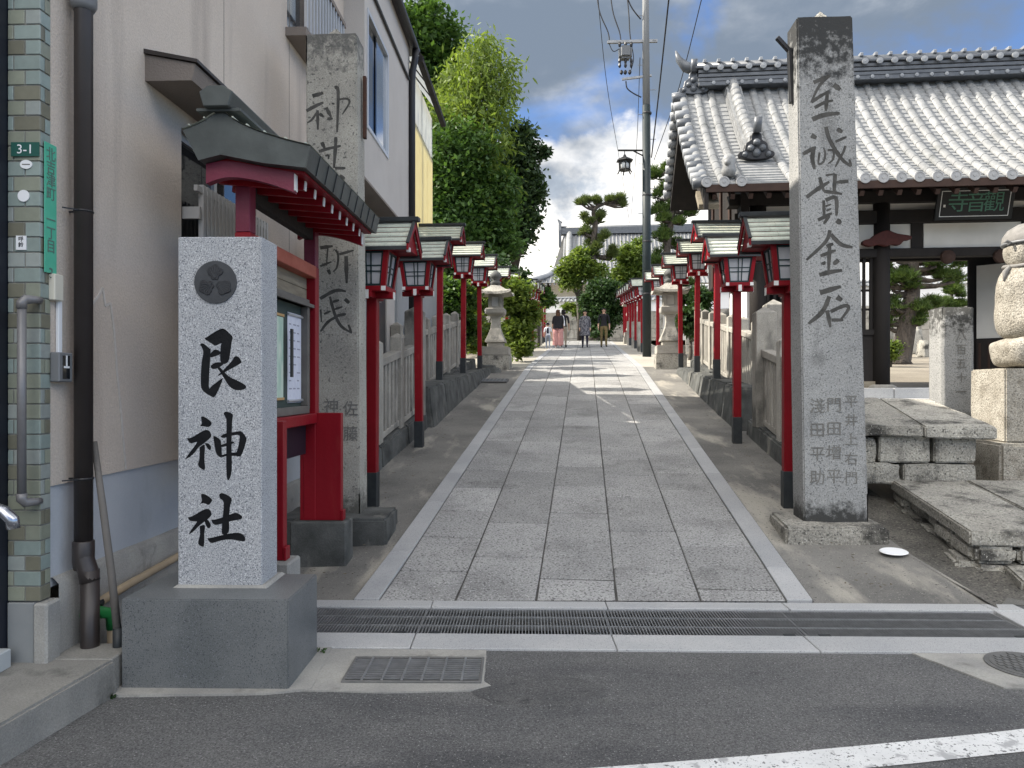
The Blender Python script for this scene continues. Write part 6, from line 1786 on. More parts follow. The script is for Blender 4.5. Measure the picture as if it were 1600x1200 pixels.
    for z0, z1 in ((2.36, 2.52), (2.98, 3.22)):
        MB().box(-4.2, 4.2, -0.45, -0.25, z0, z1).build('beam', m_wood_dark, t, bevel=0.01)
        MB().box(-4.0, 4.0, 1.5, 1.7, z0 + 0.36, z1 + 0.2).build('beam', m_wood_dark, t, bevel=0.01)
    MB().box(-4.3, 4.3, -0.50, -0.20, 3.35, 3.56).build('wall_plate', m_wood_dark, t)
    MB().box(-4.0, 4.0, -0.36, -0.33, 3.215, 3.355).build('frieze_strip', m_plaster, t)
    MB().box(-4.0, 4.0, -0.2, 1.5, 3.22, 3.26).build('ceiling', m_wood_dark, t)
    MB().box(-4.1, 4.1, -0.42, -0.30, 3.56, 4.35).build('gable_infill', m_wood_dark, t)
    # white plaster panels between beams, dark studs
    xs = [-3.75, -2.95, -2.30, -1.55, -0.95, 0.95, 1.55, 2.4, 3.75]
    for a, b in zip(xs[:-1], xs[1:]):
        MB().box(a + 0.13, b - 0.10, -0.38, -0.32, 2.53, 2.97).build('plaster_panel', m_plaster, t)
        MB().box(b - 0.10, b + 0.10, -0.42, -0.28, 2.52, 2.98).build('stud', m_wood_dark, t)
    for a, b in ((-3.75, -1.55), (1.55, 3.75)):
        MB().box(a + 0.1, b - 0.1, -0.36, -0.30, 0.05, 0.95).build('lower_boarding', m_wood_dark, t)
        MB().box(a + 0.1, b - 0.1, -0.40, -0.27, 0.95, 1.05).build('rail', m_wood_dark, t)
        n = 16
        for k in range(n):
            x = a + 0.18 + (b - a - 0.36) * k / (n - 1)
            MB().box(x - 0.025, x + 0.025, -0.37, -0.32, 1.05, 2.36).build('lattice_bar', m_wood_dark, t)
        for z in (1.4, 1.75): MB().box(a + 0.1, b - 0.1, -0.345, -0.325, z, z + 0.04).build('lattice_rail', m_wood_dark, t)
        MB().box(a + 0.1, b - 0.1, 1.55, 1.62, 0.05, 2.7).build('rear_boarding', m_wood_dark, t)
        MB().box(a + 0.1, b - 0.1, -0.42, -0.26, -0.02, 0.10).build('ground_sill', m_plank, t)
    # sunlit plastered end wall
    MB().box(-3.92, -3.86, -0.2, 1.45, 0.3, 3.2).build('end_wall', m_plaster_white, t)
    MB().prism([(-0.6, 2.2), (3.0, 2.2), (3.1, 4.45), (1.35, 6.0), (-0.55, 4.15)], lambda y, z: (-4.10, y, z), lambda y, z: (-3.95, y, z)).build('gable_wall', m_wood_dark, t)
    for y_ in (0.4, 1.35, 2.3): MB().box(-4.14, -4.10, y_ - 0.08, y_ + 0.08, 2.2, 4.4).build('gable_strut', m_wood_brown, t)
    # door leaf swung open against the right side of the passage
    Md = Matrix.Translation((0.98, 1.38, 0)) @ Matrix.Rotation(R(-40), 4, 'Z')
    dl = MB().box(0, 0.75, -0.03, 0.03, 0.95, 2.45).xf(Md).build('door_leaf', m_plaster, t)
    MB().box(0, 0.75, -0.04, 0.035, 0.05, 0.95).xf(Md).build('door_lower_panel', m_wood_dark, dl)
    for k in range(5): MB().box(0.04 + k * 0.16, 0.08 + k * 0.16, -0.055, -0.04, 0.05, 0.88).xf(Md).build('door_batten', m_wood_brown, dl)
    MB().box(0, 0.75, -0.05, -0.03, 0.88, 0.97).xf(Md).build('door_rail', m_wood_dark, dl)
    # lintel of the inner opening
    MB().box(-1.55, 1.55, 1.53, 1.67, 2.60, 2.715).build('lintel', m_wood_dark, t)
    MB().box(0.90, 1.50, 1.54, 1.60, 0.0, 2.6).build('side_board', m_wood_dark, t)
    # red-brown carved nosing beside the left column
    pl = catmull([(-0.42, 0.0), (-0.40, 0.08), (-0.28, 0.12), (-0.20, 0.2), (0, 0.30), (0.18, 0.22), (0.42, 0.16), (0.40, 0.08), (0.30, 0.06), (0.22, -0.04), (0.1, -0.02), (0, -0.06), (-0.14, -0.02), (-0.28, -0.06), (-0.42, 0.0)], 3)[:-1]
    MB().prism(pl, lambda a, b: (-1.55 + a, -0.62, 2.58 + b * 0.8), lambda a, b: (-1.55 + a, -0.50, 2.58 + b * 0.8)).build('carved_nosing', m_redwood, t, bevel=0.01)
    for x in (-0.45, 0.45): MB().lathe([(0.13, 0), (0.12, 0.05), (0.05, 0.09), (0, 0.1)], 14).xf(Matrix.Translation((x, -0.47, 2.34)) @ Matrix.Rotation(R(90), 4, 'X')).build('beam_boss', m_wood_brown, t)
    # platform floor in stone
    for i in range(6):
        a = -4.6 + i * 1.55
        MB().box(a, a + 1.54, -2.0, 2.4, -0.35, -0.02).build('platform_stone', m_granite_pale, t, bevel=0.008)
    # name plaque leaning forward
    pq = thing('name_plaque', 'black temple name plaque with green characters under the gate eave', 'plaque', org + Vector((0, 0, 0)), -TG)
    Mp = Matrix.Translation((-0.24, -0.90, 2.93)) @ Matrix.Rotation(R(16), 4, 'X') @ Matrix.Scale(0.86, 4)
    def pz(mb, nm, m, par, **k): return mb.xf(Mp).build(nm, m, par, **k)
    pz(MB().hexa([(-0.74, -0.02, -0.02), (0.74, -0.02, -0.02), (0.74, 0.04, -0.02), (-0.74, 0.04, -0.02), (-0.74, -0.02, 0.63), (0.74, -0.02, 0.63), (0.74, 0.04, 0.63), (-0.74, 0.04, 0.63)]), 'board', m_plaque, pq, bevel=0.01)
    bd = MB()
    for a, b, c, d in ((-0.66, 0.66, 0.05, 0.062), (-0.66, 0.66, 0.548, 0.56), (-0.66, -0.648, 0.062, 0.548), (0.648, 0.66, 0.062, 0.548)):
        bd.box(a, b, -0.026, -0.021, c, d)
    pz(bd, 'white_border', m_white, pq)
    pz(MB().box(-0.60, -0.56, -0.026, -0.021, 0.24, 0.29), 'seal', m_plaster, pq)
    for ch, x in (('寺', -0.32), ('音', 0.02), ('觀', 0.36)):
        o = flat_text(ch, 0.42, m_plaque_green, pq, 'lettering', 0.003)
        o.matrix_local = Mp @ Matrix.Translation((x, -0.025, 0.305)) @ Matrix.Rotation(R(90), 4, 'X')
temple_gate()

# ---------------------------------------------------------------- courtyard beyond the gate
def coped_wall(name, label, a, b, z0a, z0b, hs, hw, m_low):
    """stone footing, white plaster band, tiled coping between two plan points"""
    t = thing(name, label, 'wall', (0, 0, 0))
    a, b = Vector((*a, 0)), Vector((*b, 0)); d = (b - a); ln = d.length; d.normalize(); nrm = Vector((d.y, -d.x, 0))
    def blk(nm, s0, s1, w, zb, zt, m, **k):
        p, q = a + d * s0, a + d * s1
        return MB().hexa([tuple(p + nrm * w + Vector((0, 0, zb))), tuple(q + nrm * w + Vector((0, 0, zb))), tuple(q - nrm * w + Vector((0, 0, zb))), tuple(p - nrm * w + Vector((0, 0, zb))),
                          tuple(p + nrm * w + Vector((0, 0, zt))), tuple(q + nrm * w + Vector((0, 0, zt))), tuple(q - nrm * w + Vector((0, 0, zt))), tuple(p - nrm * w + Vector((0, 0, zt)))]).build(nm, m, t, **k)
    rows = 4
    for r in range(rows):
        s = -random.uniform(0, 0.6)
        while s < ln:
            e = s + random.uniform(0.9, 1.5)
            blk('wall_stone', max(s, 0) + 0.01, min(e, ln) - 0.01, 0.25 - 0.02 * r, z0a + hs * r / rows, z0a + hs * (r + 1) / rows - 0.015, m_low, bevel=0.02)
            s = e
    blk('plaster_band', 0, ln, 0.16, z0a + hs, z0a + hs + hw, m_plaster_white)
    c = MB(); zt = z0a + hs + hw
    p, q = a, b
    for sgn in (1, -1):
        c.add([tuple(p + nrm * 0.38 * sgn + Vector((0, 0, zt))), tuple(q + nrm * 0.38 * sgn + Vector((0, 0, zt))), tuple(q + Vector((0, 0, zt + 0.24))), tuple(p + Vector((0, 0, zt + 0.24)))], [(0, 1, 2, 3)])
    cp = c.build('coping', m_tile_hall, t)
    r_ = MB(); s = 0.12
    while s < ln:
        o = a + d * s
        r_.tube([o + nrm * 0.40 + Vector((0, 0, zt + 0.02)), o + Vector((0, 0, zt + 0.27)), o - nrm * 0.40 + Vector((0, 0, zt + 0.02))], 0.055, 6)
        s += 0.28
    tag(r_.build('coping_rolls', m_tile_silver, t, smooth=False), kind='stuff')
    MB().tube([a + Vector((0, 0, zt + 0.28)), b + Vector((0, 0, zt + 0.28))], 0.09, 8).build('coping_ridge', m_tile_hall, t, smooth=True)
    return t
coped_wall('boundary_wall', 'white plastered wall with tiled coping seen through the gate', tuple(G(5.5, 41)[:2]), tuple(G(34, 38)[:2]), zcourt(40) - 0.3, 0, 2.6, 1.0, m_fence)
coped_wall('terrace_wall', 'stone terrace wall with white plaster band at the end of the path', tuple(G(-9, 52.5)[:2]), tuple(G(5.4, 51.5)[:2]), zpath(50) - 0.2, 0, 2.45, 0.75, m_fence)

def far_house():
    t = thing('far_house', 'small white house with blue window far behind the courtyard wall', 'house', tuple(G(27, 60, zcourt(50))), -TG)
    MB().box(-4, 4, 0, 6, 0, 9.5).build('wall', m_plaster_white, t)
    MB().prism([(-4.5, 9.5), (4.5, 9.5), (0, 11.3)], lambda x, z: (x, -0.4, z), lambda x, z: (x, 6.4, z)).build('roof', m_tile_hall, t)
    for x in (-2.2, 0.6):
        w = MB().box(x, x + 1.4, -0.03, 0.02, 6.7, 8.1).build('window', m_alu, t)
        MB().box(x + 0.1, x + 1.3, -0.04, 0.0, 6.8, 8.0).build('pane', m_glass_sky, w)
far_house()

# ---------------------------------------------------------------- worship hall at the head of the path
def hall():
    z0 = 4.4 + 3.15
    org = P(995, 600, 66); org.z = z0
    t = thing('worship_hall', 'large shrine hall with steep grey tiled roof at the end of the path', 'hall', org, -TG)
    MB().box(-8.5, 10, 2, 12, -2.5, 3.4).build('body', m_plaster, t)
    for x in range(-8, 11, 3): MB().box(x - 0.15, x + 0.15, 1.9, 2.0, -2.5, 3.4).build('column', m_wood_dark, t)
    ZR, ZE = 8.7, 2.6
    xl, xr = -6.7, 9.5
    def pf(f):
        return -2.2 + 8.2 * f, ZE + (ZR - ZE) * (0.55 * f + 0.45 * f * f)
    mb = MB(); n = 12
    xe = lambda f: xl - 2.6 * max(0, (0.5 - f) / 0.5) if f < 0.5 else xl
    for i in range(n + 1):
        y, z = pf(i / n); mb.v.append((xe(i / n), y, z + (0.25 if i == 0 else 0))); mb.v.append((xr + 2, y, z))
    for i in range(n): mb.f.append((2 * i, 2 * i + 1, 2 * i + 3, 2 * i + 2)); mb.m.append(0)
    mb.v += [(xl, 6.0, ZR), (xr + 2, 6.0, ZR), (xr + 2, 14.2, ZE), (xl - 2.6, 14.2, ZE)]; b = len(mb.v) - 4
    mb.f.append((b, b + 1, b + 2, b + 3)); mb.m.append(0)
    # hip side at the left
    y5, z5 = pf(0.5)
    mb.v += [(xl, y5, z5), (xl, 12 - y5, z5), (xl - 2.6, 14.2, ZE + 0.1), (xl - 2.6, -2.2, ZE + 0.25)]; b = len(mb.v) - 4
    mb.f.append((b, b + 1, b + 2, b + 3)); mb.m.append(0)
    rf = mb.build('roof', m_tile_hall, t)
    rl = MB(); x = xl - 2.4
    while x < xr + 1.8:
        pts = [(x, pf(i / n)[0], pf(i / n)[1] + 0.05) for i in range(n + 1) if x >= xe(i / n)]
        if len(pts) > 1: rl.tube(pts, 0.10, 6)
        x += 0.36
    tag(rl.build('roll_tiles', m_tile_silver, rf, smooth=True), kind='stuff')
    MB().box(xl - 0.3, xr + 2, 5.6, 6.4, ZR - 0.05, ZR + 0.55).build('ridge', m_tile_dark, rf)
    MB().tube([(xl - 0.3, 6.0, ZR + 0.6), (xr + 2, 6.0, ZR + 0.6)], 0.22, 10).build('ridge_roll', m_tile_dark, rf, smooth=True)
    MB().prism([(-0.5, -1.2), (0.5, -1.2), (0.55, 0.3), (0.25, 1.25), (-0.25, 1.25), (-0.55, 0.3)], lambda a, b: (xl - 0.5, 6 + a, ZR + b), lambda a, b: (xl - 0.25, 6 + a, ZR + b)).tube([(xl - 0.3, 6, ZR + 1.1), (xl - 0.6, 6, ZR + 1.5)], [0.2, 0.05], 8).build('ridge_end_tile', m_tile_dark, rf)
    q = [pf(0.5 + 0.5 * i / 6) for i in range(7)]
    MB().tube([(xl + 0.55, y, z + 0.25) for y, z in q], 0.30, 8).build('descending_ridge', m_tile_silver, rf, smooth=True)
    MB().tube([(xl + 0.1, pf(0.5)[0], pf(0.5)[1] + 0.15), (xl - 1.3, pf(0.25)[0], pf(0.25)[1] + 0.15), (xl - 2.6, -2.2, ZE + 0.45)], 0.26, 8).build('hip_ridge', m_tile_hall, rf, smooth=True)
    MB().prism([(2, 0), (10, 0), (6, 4.0)], lambda y, z: (xl + 0.2, y, z5 - 0.2 + z), lambda y, z: (xl + 0.5, y, z5 - 0.2 + z)).build('gable_wall', m_plaster, rf)
hall()

# ---------------------------------------------------------------- utility pole
def utility_pole():
    base = G(2.16, 25.7, zpath(25.7) - 0.1)
    t = thing('utility_pole', 'tall utility pole, dark green below and concrete grey above, with switch gear', 'utility pole', base, 0)
    zb = base.z
    s = 25.3 / F
    def at(px, py, dy=0.0): 
        p = P(px, py, base.y + dy); return Vector((p.x - base.x, dy, p.z - zb))
    zs = at(1009, 165).z
    MB().tube([(0, 0, -0.5), (-0.02, 0, zs)], [0.155, 0.140], 16).build('lower_cover', m_pole_green, t, smooth=True)
    MB().tube([(-0.02, 0, zs - 0.05), (-0.06, 0, 14.2)], [0.130, 0.105], 16).build('shaft', m_pole, t, smooth=True)
    for z in (2.2, 4.0, 5.6, zs - 0.3): MB().lathe([(0.16, z), (0.165, z + 0.03), (0.16, z + 0.06)], 14).build('band', m_black_metal, t)
    for k in range(11):
        z = 5.0 + k * 0.85; x = 0.16 if k % 2 else -0.16
        MB().tube([(x * 0.6, -0.03, z), (x * 1.9, -0.05, z)], 0.011, 6).build('step_bolt', m_steel, t)
    a, b = at(949, 66), at(1027, 64)
    MB().bar(a, b, 0.09, 0.09).build('cross_arm', m_steel, t)
    a, b = at(972, 124), at(1018, 118)
    MB().bar(a, b, 0.07, 0.07).build('cross_arm', m_steel, t)
    # switch with bushings
    c = at(977, 83)
    sw = MB().box(c.x - 0.22, c.x + 0.22, -0.2, 0.2, c.z - 0.22, c.z + 0.22).build('switch_tank', mat('grey_tank', (0.12, 0.125, 0.13), None, rough=0.4, metal=0.3), t, bevel=0.08, segs=3)
    for x in (-0.2, 0.0, 0.2):
        MB().lathe([(0.03, -0.52), (0.055, -0.46), (0.035, -0.38), (0.055, -0.30), (0.04, -0.22)], 8, (c.x + x, -0.05, c.z)).build('bushing', m_black_metal, sw)
        MB().lathe([(0.04, 0.2), (0.055, 0.28), (0.03, 0.36)], 8, (c.x + x, -0.05, c.z)).build('bushing', m_black_metal, sw)
    for px in (971, 977, 984):
        p = at(px, 113); MB().lathe([(0.02, -0.08), (0.06, -0.03), (0.06, 0.03), (0.02, 0.08)], 8, tuple(p)).build('insulator', m_black_metal, t)
    def cable(pts, r, name='cable'):
        MB().tube(catmull([tuple(p) for p in pts], 5), r, 6).build(name, m_cable, t, smooth=True)
    cable([at(978, 127), at(980, 138), at(990, 146), at(1002, 152)], 0.022)
    for x0, xe in ((930, 952), (951, 970), (976, 986)):
        cable([at(x0, -40), at(x0 + 6, 15), at(xe - 2, 50), at(xe, 66)], 0.020)
    cable([at(972, -30), at(985, 8), at(1001, 30)], 0.022)
    cable([at(951, 66), at(958, 80), at(968, 76), at(972, 72)], 0.014)
    cable([at(986, 66), at(990, 92), at(985, 112)], 0.014)
    # bracket with hanging bronze lantern
    arm = at(966, 235); 
    MB().tube([arm, at(1004, 235)], 0.035, 8).tube([at(990, 236), at(1004, 243)], 0.025, 6).build('lantern_arm', m_bronze, t)
    # two overhead service wires going up to the right
    return t, base, at
pole_t, pole_b, pole_at = utility_pole()
def hanging_lantern():
    p = pole_b + pole_at(976, 270)
    t = thing('hanging_lantern', 'dark bronze hanging lantern on an arm of the utility pole', 'lantern', p, 0)
    MB().tube([(0, 0, 0.55), (0, 0, 0.74)], 0.015, 6).build('hanger', m_bronze, t)
    MB().lathe([(0.31, 0.40), (0.30, 0.43), (0.17, 0.50), (0.07, 0.55), (0.05, 0.60), (0.02, 0.64)], 6).build('roof', m_bronze, t)
    fr = MB()
    for k in range(6):
        a = math.pi / 3 * (k + 0.5); fr.tube([(0.20 * math.cos(a), 0.20 * math.sin(a), 0.41), (0.19 * math.cos(a), 0.19 * math.sin(a), 0.10), (0.26 * math.cos(a), 0.26 * math.sin(a), -0.02)], 0.022, 6)
    fr.lathe([(0.22, 0.08), (0.23, 0.10), (0.22, 0.12)], 6).lathe([(0.21, 0.36), (0.22, 0.39), (0.21, 0.41)], 6)
    fr.build('frame', m_bronze, t)
    MB().lathe([(0.12, 0.12), (0.15, 0.2), (0.15, 0.3), (0.12, 0.36)], 12).build('globe', m_lampglass, t, smooth=True)
hanging_lantern()
def wires():
    specs = [('thick twisted service wire rising from the pole to the upper right', [(1018, 246, 25.5), (1030, 140, 22), (1048, -30, 18)], 0.022),
             ('thin service wire slanting from the pole towards the top right', [(1022, 250, 25.5), (1060, 140, 22), (1102, -25, 18)], 0.013),
             ('thin guy wire dropping from the sky to the hall ridge', [(932, -30, 30), (948, 130, 36), (968, 250, 48), (984, 350, 60)], 0.016),
             ('thin vertical wire beside the pole running to the hall ridge', [(1000, 90, 27), (994, 240, 40), (985, 348, 62)], 0.014)]
    for lab, pts, r in specs:
        one('overhead_wire', MB().tube(catmull([tuple(P(*p)) for p in pts], 8), r, 5), m_cable, lab, 'wire', 'overhead wires', smooth=True)
wires()
def lamp_post():
    for px, D, h, lab in ((961, 38, 3.0, 'thin grey lamp post at the end of the path left of the round pine'),):
        p = P(px - 60 - 0, 520, D); p.z = zpath(D)
    p = G(0.55, 47.5, zpath(47.5))
    t = thing('lamp_post', 'thin grey lamp post near the terrace wall at the end of the path', 'lamp post', p)
    MB().tube([(0, 0, -0.1), (0, 0, 4.0)], 0.06, 8).build('pole', m_grey_plastic, t, smooth=True)
    MB().lathe([(0.06, 4.0), (0.18, 4.08), (0.16, 4.2), (0.05, 4.28)], 10).build('lamp_head', m_label, t, smooth=True)
lamp_post()
# ---------------------------------------------------------------- vegetation
import numpy as np
def foliage_mesh(name, blobs, n, size, m, seed=0, aspect=0.55, clump=0.28, up=0.3, droop=0.0, per=45):
    """blobs: (x, y, z, rx, ry, rz). Leaves gather in sub-clumps spread through each blob."""
    rg = np.random.default_rng(seed)
    vol = np.array([b[3] * b[4] * b[5] for b in blobs]) ** (2 / 3); vol /= vol.sum()
    V, T = [], []
    for b, w in zip(blobs, vol):
        nb = max(int(n * w), 8); k = max(nb // per, 3)
        d = rg.normal(size=(k, 3)); d /= np.linalg.norm(d, axis=1)[:, None]
        r = rg.uniform(0.35, 1.0, (k, 1)) ** 0.55
        cc = d * r * np.array(b[3:6]) + np.array(b[0:3])
        csz = np.mean(b[3:6]) * clump * rg.uniform(0.55, 1.45, (k, 1))
        ct = rg.uniform(0, 1, k)
        idx = rg.integers(0, k, nb)
        off = rg.normal(size=(nb, 3)) * csz[idx] * np.array([1, 1, 0.6])
        pos = cc[idx] + off
        nr = rg.normal(size=(nb, 3)); nr[:, 2] += up * 3; nr /= np.linalg.norm(nr, axis=1)[:, None]
        ax = rg.normal(size=(nb, 3)); ax[:, 2] -= droop * 2
        ax -= nr * (ax * nr).sum(1)[:, None]; ax /= np.linalg.norm(ax, axis=1)[:, None] + 1e-9
        sd = np.cross(nr, ax)
        s = size * rg.uniform(0.6, 1.4, (nb, 1))
        q = np.stack([pos, pos + ax * s * 0.45 + sd * s * aspect * 0.5, pos + ax * s, pos + ax * s * 0.45 - sd * s * aspect * 0.5], 1)
        V.append(q.reshape(-1, 3)); T.append(np.clip(0.65 * ct[idx] + 0.35 * rg.uniform(0, 1, nb), 0, 1))
    V = np.concatenate(V); T = np.concatenate(T); nf = len(T)
    me = bpy.data.meshes.new(name)
    me.vertices.add(len(V)); me.vertices.foreach_set('co', V.astype(np.float32).ravel())
    me.loops.add(nf * 4); me.loops.foreach_set('vertex_index', np.arange(nf * 4, dtype=np.int32))
    me.polygons.add(nf); me.polygons.foreach_set('loop_start', np.arange(0, nf * 4, 4, dtype=np.int32))
    at = me.attributes.new('leaf_tint', 'FLOAT', 'FACE'); at.data.foreach_set('value', T.astype(np.float32))
    me.materials.append(m); me.update(); me.validate()
    return me
def needle_mesh(name, pads, n, ln, m, seed=0, wd=0.016):
    """pine foliage: tufts of thin needles standing on flat pads (x, y, z, rx, ry, rz)"""
    rg = np.random.default_rng(seed)
    area = np.array([p[3] * p[4] for p in pads]); area = area / area.sum()
    V, T = [], []
    for p, w in zip(pads, area):
        k = max(int(n * w / 12), 6)
        d = rg.normal(size=(k, 3)); d /= np.linalg.norm(d, axis=1)[:, None]; d[:, 2] = np.abs(d[:, 2]) * 1.2 - 0.35
        cc = d * (rg.uniform(0.1, 1, (k, 1)) ** 0.5) * np.array(p[3:6]) + np.array(p[0:3])
        ct = rg.uniform(0, 1, k)
        c = np.repeat(cc, 12, 0); t = np.repeat(ct, 12)
        dr = rg.normal(size=(len(c), 3)); dr[:, 2] = np.abs(dr[:, 2]) + 0.25
        dr += np.repeat(d, 12, 0) * 0.6; dr /= np.linalg.norm(dr, axis=1)[:, None]
        sd = np.cross(dr, rg.normal(size=dr.shape)); sd /= np.linalg.norm(sd, axis=1)[:, None] + 1e-9
        L_ = ln * rg.uniform(0.7, 1.3, (len(c), 1))
        q = np.stack([c - sd * wd, c + sd * wd, c + dr * L_ + sd * wd * 0.25, c + dr * L_ - sd * wd * 0.25], 1)
        V.append(q.reshape(-1, 3)); T.append(np.clip(0.7 * t + 0.3 * rg.uniform(0, 1, len(t)), 0, 1))
    V = np.concatenate(V); T = np.concatenate(T); nf = len(T)
    me = bpy.data.meshes.new(name)
    me.vertices.add(len(V)); me.vertices.foreach_set('co', V.astype(np.float32).ravel())
    me.loops.add(nf * 4); me.loops.foreach_set('vertex_index', np.arange(nf * 4, dtype=np.int32))
    me.polygons.add(nf); me.polygons.foreach_set('loop_start', np.arange(0, nf * 4, 4, dtype=np.int32))
    at = me.attributes.new('leaf_tint', 'FLOAT', 'FACE'); at.data.foreach_set('value', T.astype(np.float32))
    me.materials.append(m); me.update(); me.validate()
    return me
lm_dark = leaf_mat('dark_evergreen_leaf', (0.016, 0.040, 0.012), (0.050, 0.098, 0.028), 0.25)
lm_mid = leaf_mat('mid_green_leaf', (0.030, 0.072, 0.016), (0.090, 0.165, 0.038), 0.35)
lm_bamboo = leaf_mat('bamboo_leaf', (0.075, 0.125, 0.020), (0.20, 0.27, 0.055), 0.45)
lm_yellow = leaf_mat('yellow_green_leaf', (0.055, 0.105, 0.018), (0.20, 0.26, 0.060), 0.40)
lm_pine = leaf_mat('pine_needle', (0.030, 0.066, 0.018), (0.135, 0.195, 0.050), 0.3)
lm_pine2 = leaf_mat('olive_pine_needle', (0.05, 0.085, 0.024), (0.15, 0.185, 0.06), 0.25)
lm_vdark = leaf_mat('black_green_leaf', (0.016, 0.036, 0.013), (0.060, 0.105, 0.036), 0.25)

def pb(px, py, D, rpx, rz=None, dep=1.0):
    p = P(px, py, D); r = rpx * D / F; return (p.x, p.y, p.z, r, r * dep, (rz if rz else rpx) * D / F)
def tree(name, label, cat, base, blobs, n, size, m, trunk_r=0.2, seed=0, bark=None, group=None, **kw):
    t = thing(name, label, cat, base, 0, group)
    rel = [(b[0] - base[0], b[1] - base[1], b[2] - base[2]) + tuple(b[3:]) for b in blobs]
    link('crown', foliage_mesh('crown', rel, n, size, m, seed, **kw), t)
    mb = MB(); rg = random.Random(seed)
    top = max(b[2] for b in rel); cx = sum(b[0] for b in rel) / len(rel); cy = sum(b[1] for b in rel) / len(rel)
    fork = Vector((cx * 0.5, cy * 0.5, min(b[2] for b in rel) * 0.75))
    mb.tube([(0, 0, -0.3), fork * 0.5 + Vector((0.05, 0, 0)), fork], [trunk_r, trunk_r * 0.8, trunk_r * 0.62], 8)
    mb.build('trunk', bark or m_bark2, t, smooth=True)
    lb = MB()
    for b in rel:
        c = Vector(b[:3])
        lb.tube([fork, fork.lerp(c, 0.5) + Vector((rg.uniform(-.2, .2), rg.uniform(-.2, .2), 0.1 * b[5])), c], [trunk_r * 0.5, trunk_r * 0.3, trunk_r * 0.12], 6)
        for k in range(6):
            d = Vector((rg.gauss(0, 1), rg.gauss(0, 1), rg.gauss(0, 0.7))).normalized()
            lb.tube([c, c + Vector((d.x * b[3], d.y * b[4], d.z * b[5])) * 0.8], [trunk_r * 0.10, trunk_r * 0.03], 5)
    lb.build('limbs', bark or m_bark2, t, smooth=True)
    return t
def gnd(px, D):
    p = P(px, 600, D); p.z = zpath(D) - 0.1; return p

tree('camphor_tree', 'dark broadleaf tree rising behind the house roof at upper left', 'tree', gnd(655, 36),
     [pb(660, 55, 36, 55, 45), pb(640, 110, 36, 60, 50), pb(690, 130, 37, 42), pb(650, 190, 36, 60), pb(690, 230, 37, 50), pb(640, 280, 36, 60), pb(615, 60, 37, 50)], 42000, 0.30, lm_mid, 0.4, 1, up=0.5, clump=0.22)
tree('camphor_tree', 'shaded evergreen filling the gap below the bamboo beside the yellow panel', 'tree', gnd(715, 30),
     [pb(710, 250, 30, 55), pb(690, 320, 30, 60), pb(740, 330, 31, 60), pb(700, 385, 29.5, 55), pb(760, 380, 31, 45), pb(660, 390, 29.5, 60), pb(770, 300, 31, 38)], 42000, 0.22, lm_mid, 0.35, 2, up=0.4, clump=0.2)
def bamboo(label, base, stems, m, seed):
    """arching culms with drooping sprays of narrow leaves"""
    t = thing('bamboo_clump', label, 'bamboo', base)
    rg = np.random.default_rng(seed); b0 = np.array(base)
    mb = MB(); pos = []; dirs = []; tint = []
    for (ax, ay, bx, by, D) in stems:
        for k in range(3):
            D_ = D + rg.uniform(-0.8, 0.8)
            a = np.array(P(ax + rg.uniform(-8, 8), ay, D_)) - b0; e = np.array(P(bx + rg.uniform(-9, 9), by + rg.uniform(-10, 12), D_)) - b0
            mid = a * 0.45 + e * 0.55 + np.array([(a[0] - e[0]) * 0.25, 0, 0.18 * abs(e[2] - a[2]) + 0.12 * abs(e[0] - a[0])])
            pts = catmull([tuple(a), tuple(mid), tuple(e)], 8)
            mb.tube(pts, [0.035 * (1 - 0.8 * i / (len(pts) - 1)) for i in range(len(pts))], 5)
            ct = rg.uniform(0, 1)
            for i in range(270):
                f = rg.uniform(0.12, 1.0) ** 0.8; q = f * (len(pts) - 1); n0 = int(min(q, len(pts) - 2)); fr = q - n0
                p = np.array(pts[n0]) * (1 - fr) + np.array(pts[n0 + 1]) * fr
                sp = 0.72 * (1.15 - 0.72 * f)
                pos.append(p + rg.normal(size=3) * np.array([sp, sp, sp * 0.7]) - np.array([0, 0, 0.12]))
                d = rg.normal(size=3) * 0.7 + np.array([0.25, 0, -0.75]); dirs.append(d / np.linalg.norm(d)); tint.append(np.clip(0.55 * ct + 0.45 * rg.uniform() + 0.15 * f, 0, 1))
    mb.build('culms', mat('bamboo_culm', (0.16, 0.19, 0.06), (0.12, 0.14, 0.05), 5, 0.5), t, smooth=True)
    pos, dirs, T = np.array(pos), np.array(dirs), np.array(tint)
    sd = np.cross(dirs, rg.normal(size=dirs.shape)); sd /= np.linalg.norm(sd, axis=1)[:, None] + 1e-9
    L_ = 0.30 * rg.uniform(0.6, 1.4, (len(pos), 1))
    V = np.stack([pos, pos + dirs * L_ * 0.4 + sd * L_ * 0.14, pos + dirs * L_, pos + dirs * L_ * 0.4 - sd * L_ * 0.14], 1).reshape(-1, 3); nf = len(T)
    me = bpy.data.meshes.new('leaves'); me.vertices.add(len(V)); me.vertices.foreach_set('co', V.astype(np.float32).ravel())
    me.loops.add(nf * 4); me.loops.foreach_set('vertex_index', np.arange(nf * 4, dtype=np.int32))
    me.polygons.add(nf); me.polygons.foreach_set('loop_start', np.arange(0, nf * 4, 4, dtype=np.int32))
    at = me.attributes.new('leaf_tint', 'FLOAT', 'FACE'); at.data.foreach_set('value', T.astype(np.float32))
    me.materials.append(m); me.update(); me.validate(); link('leaves', me, t)
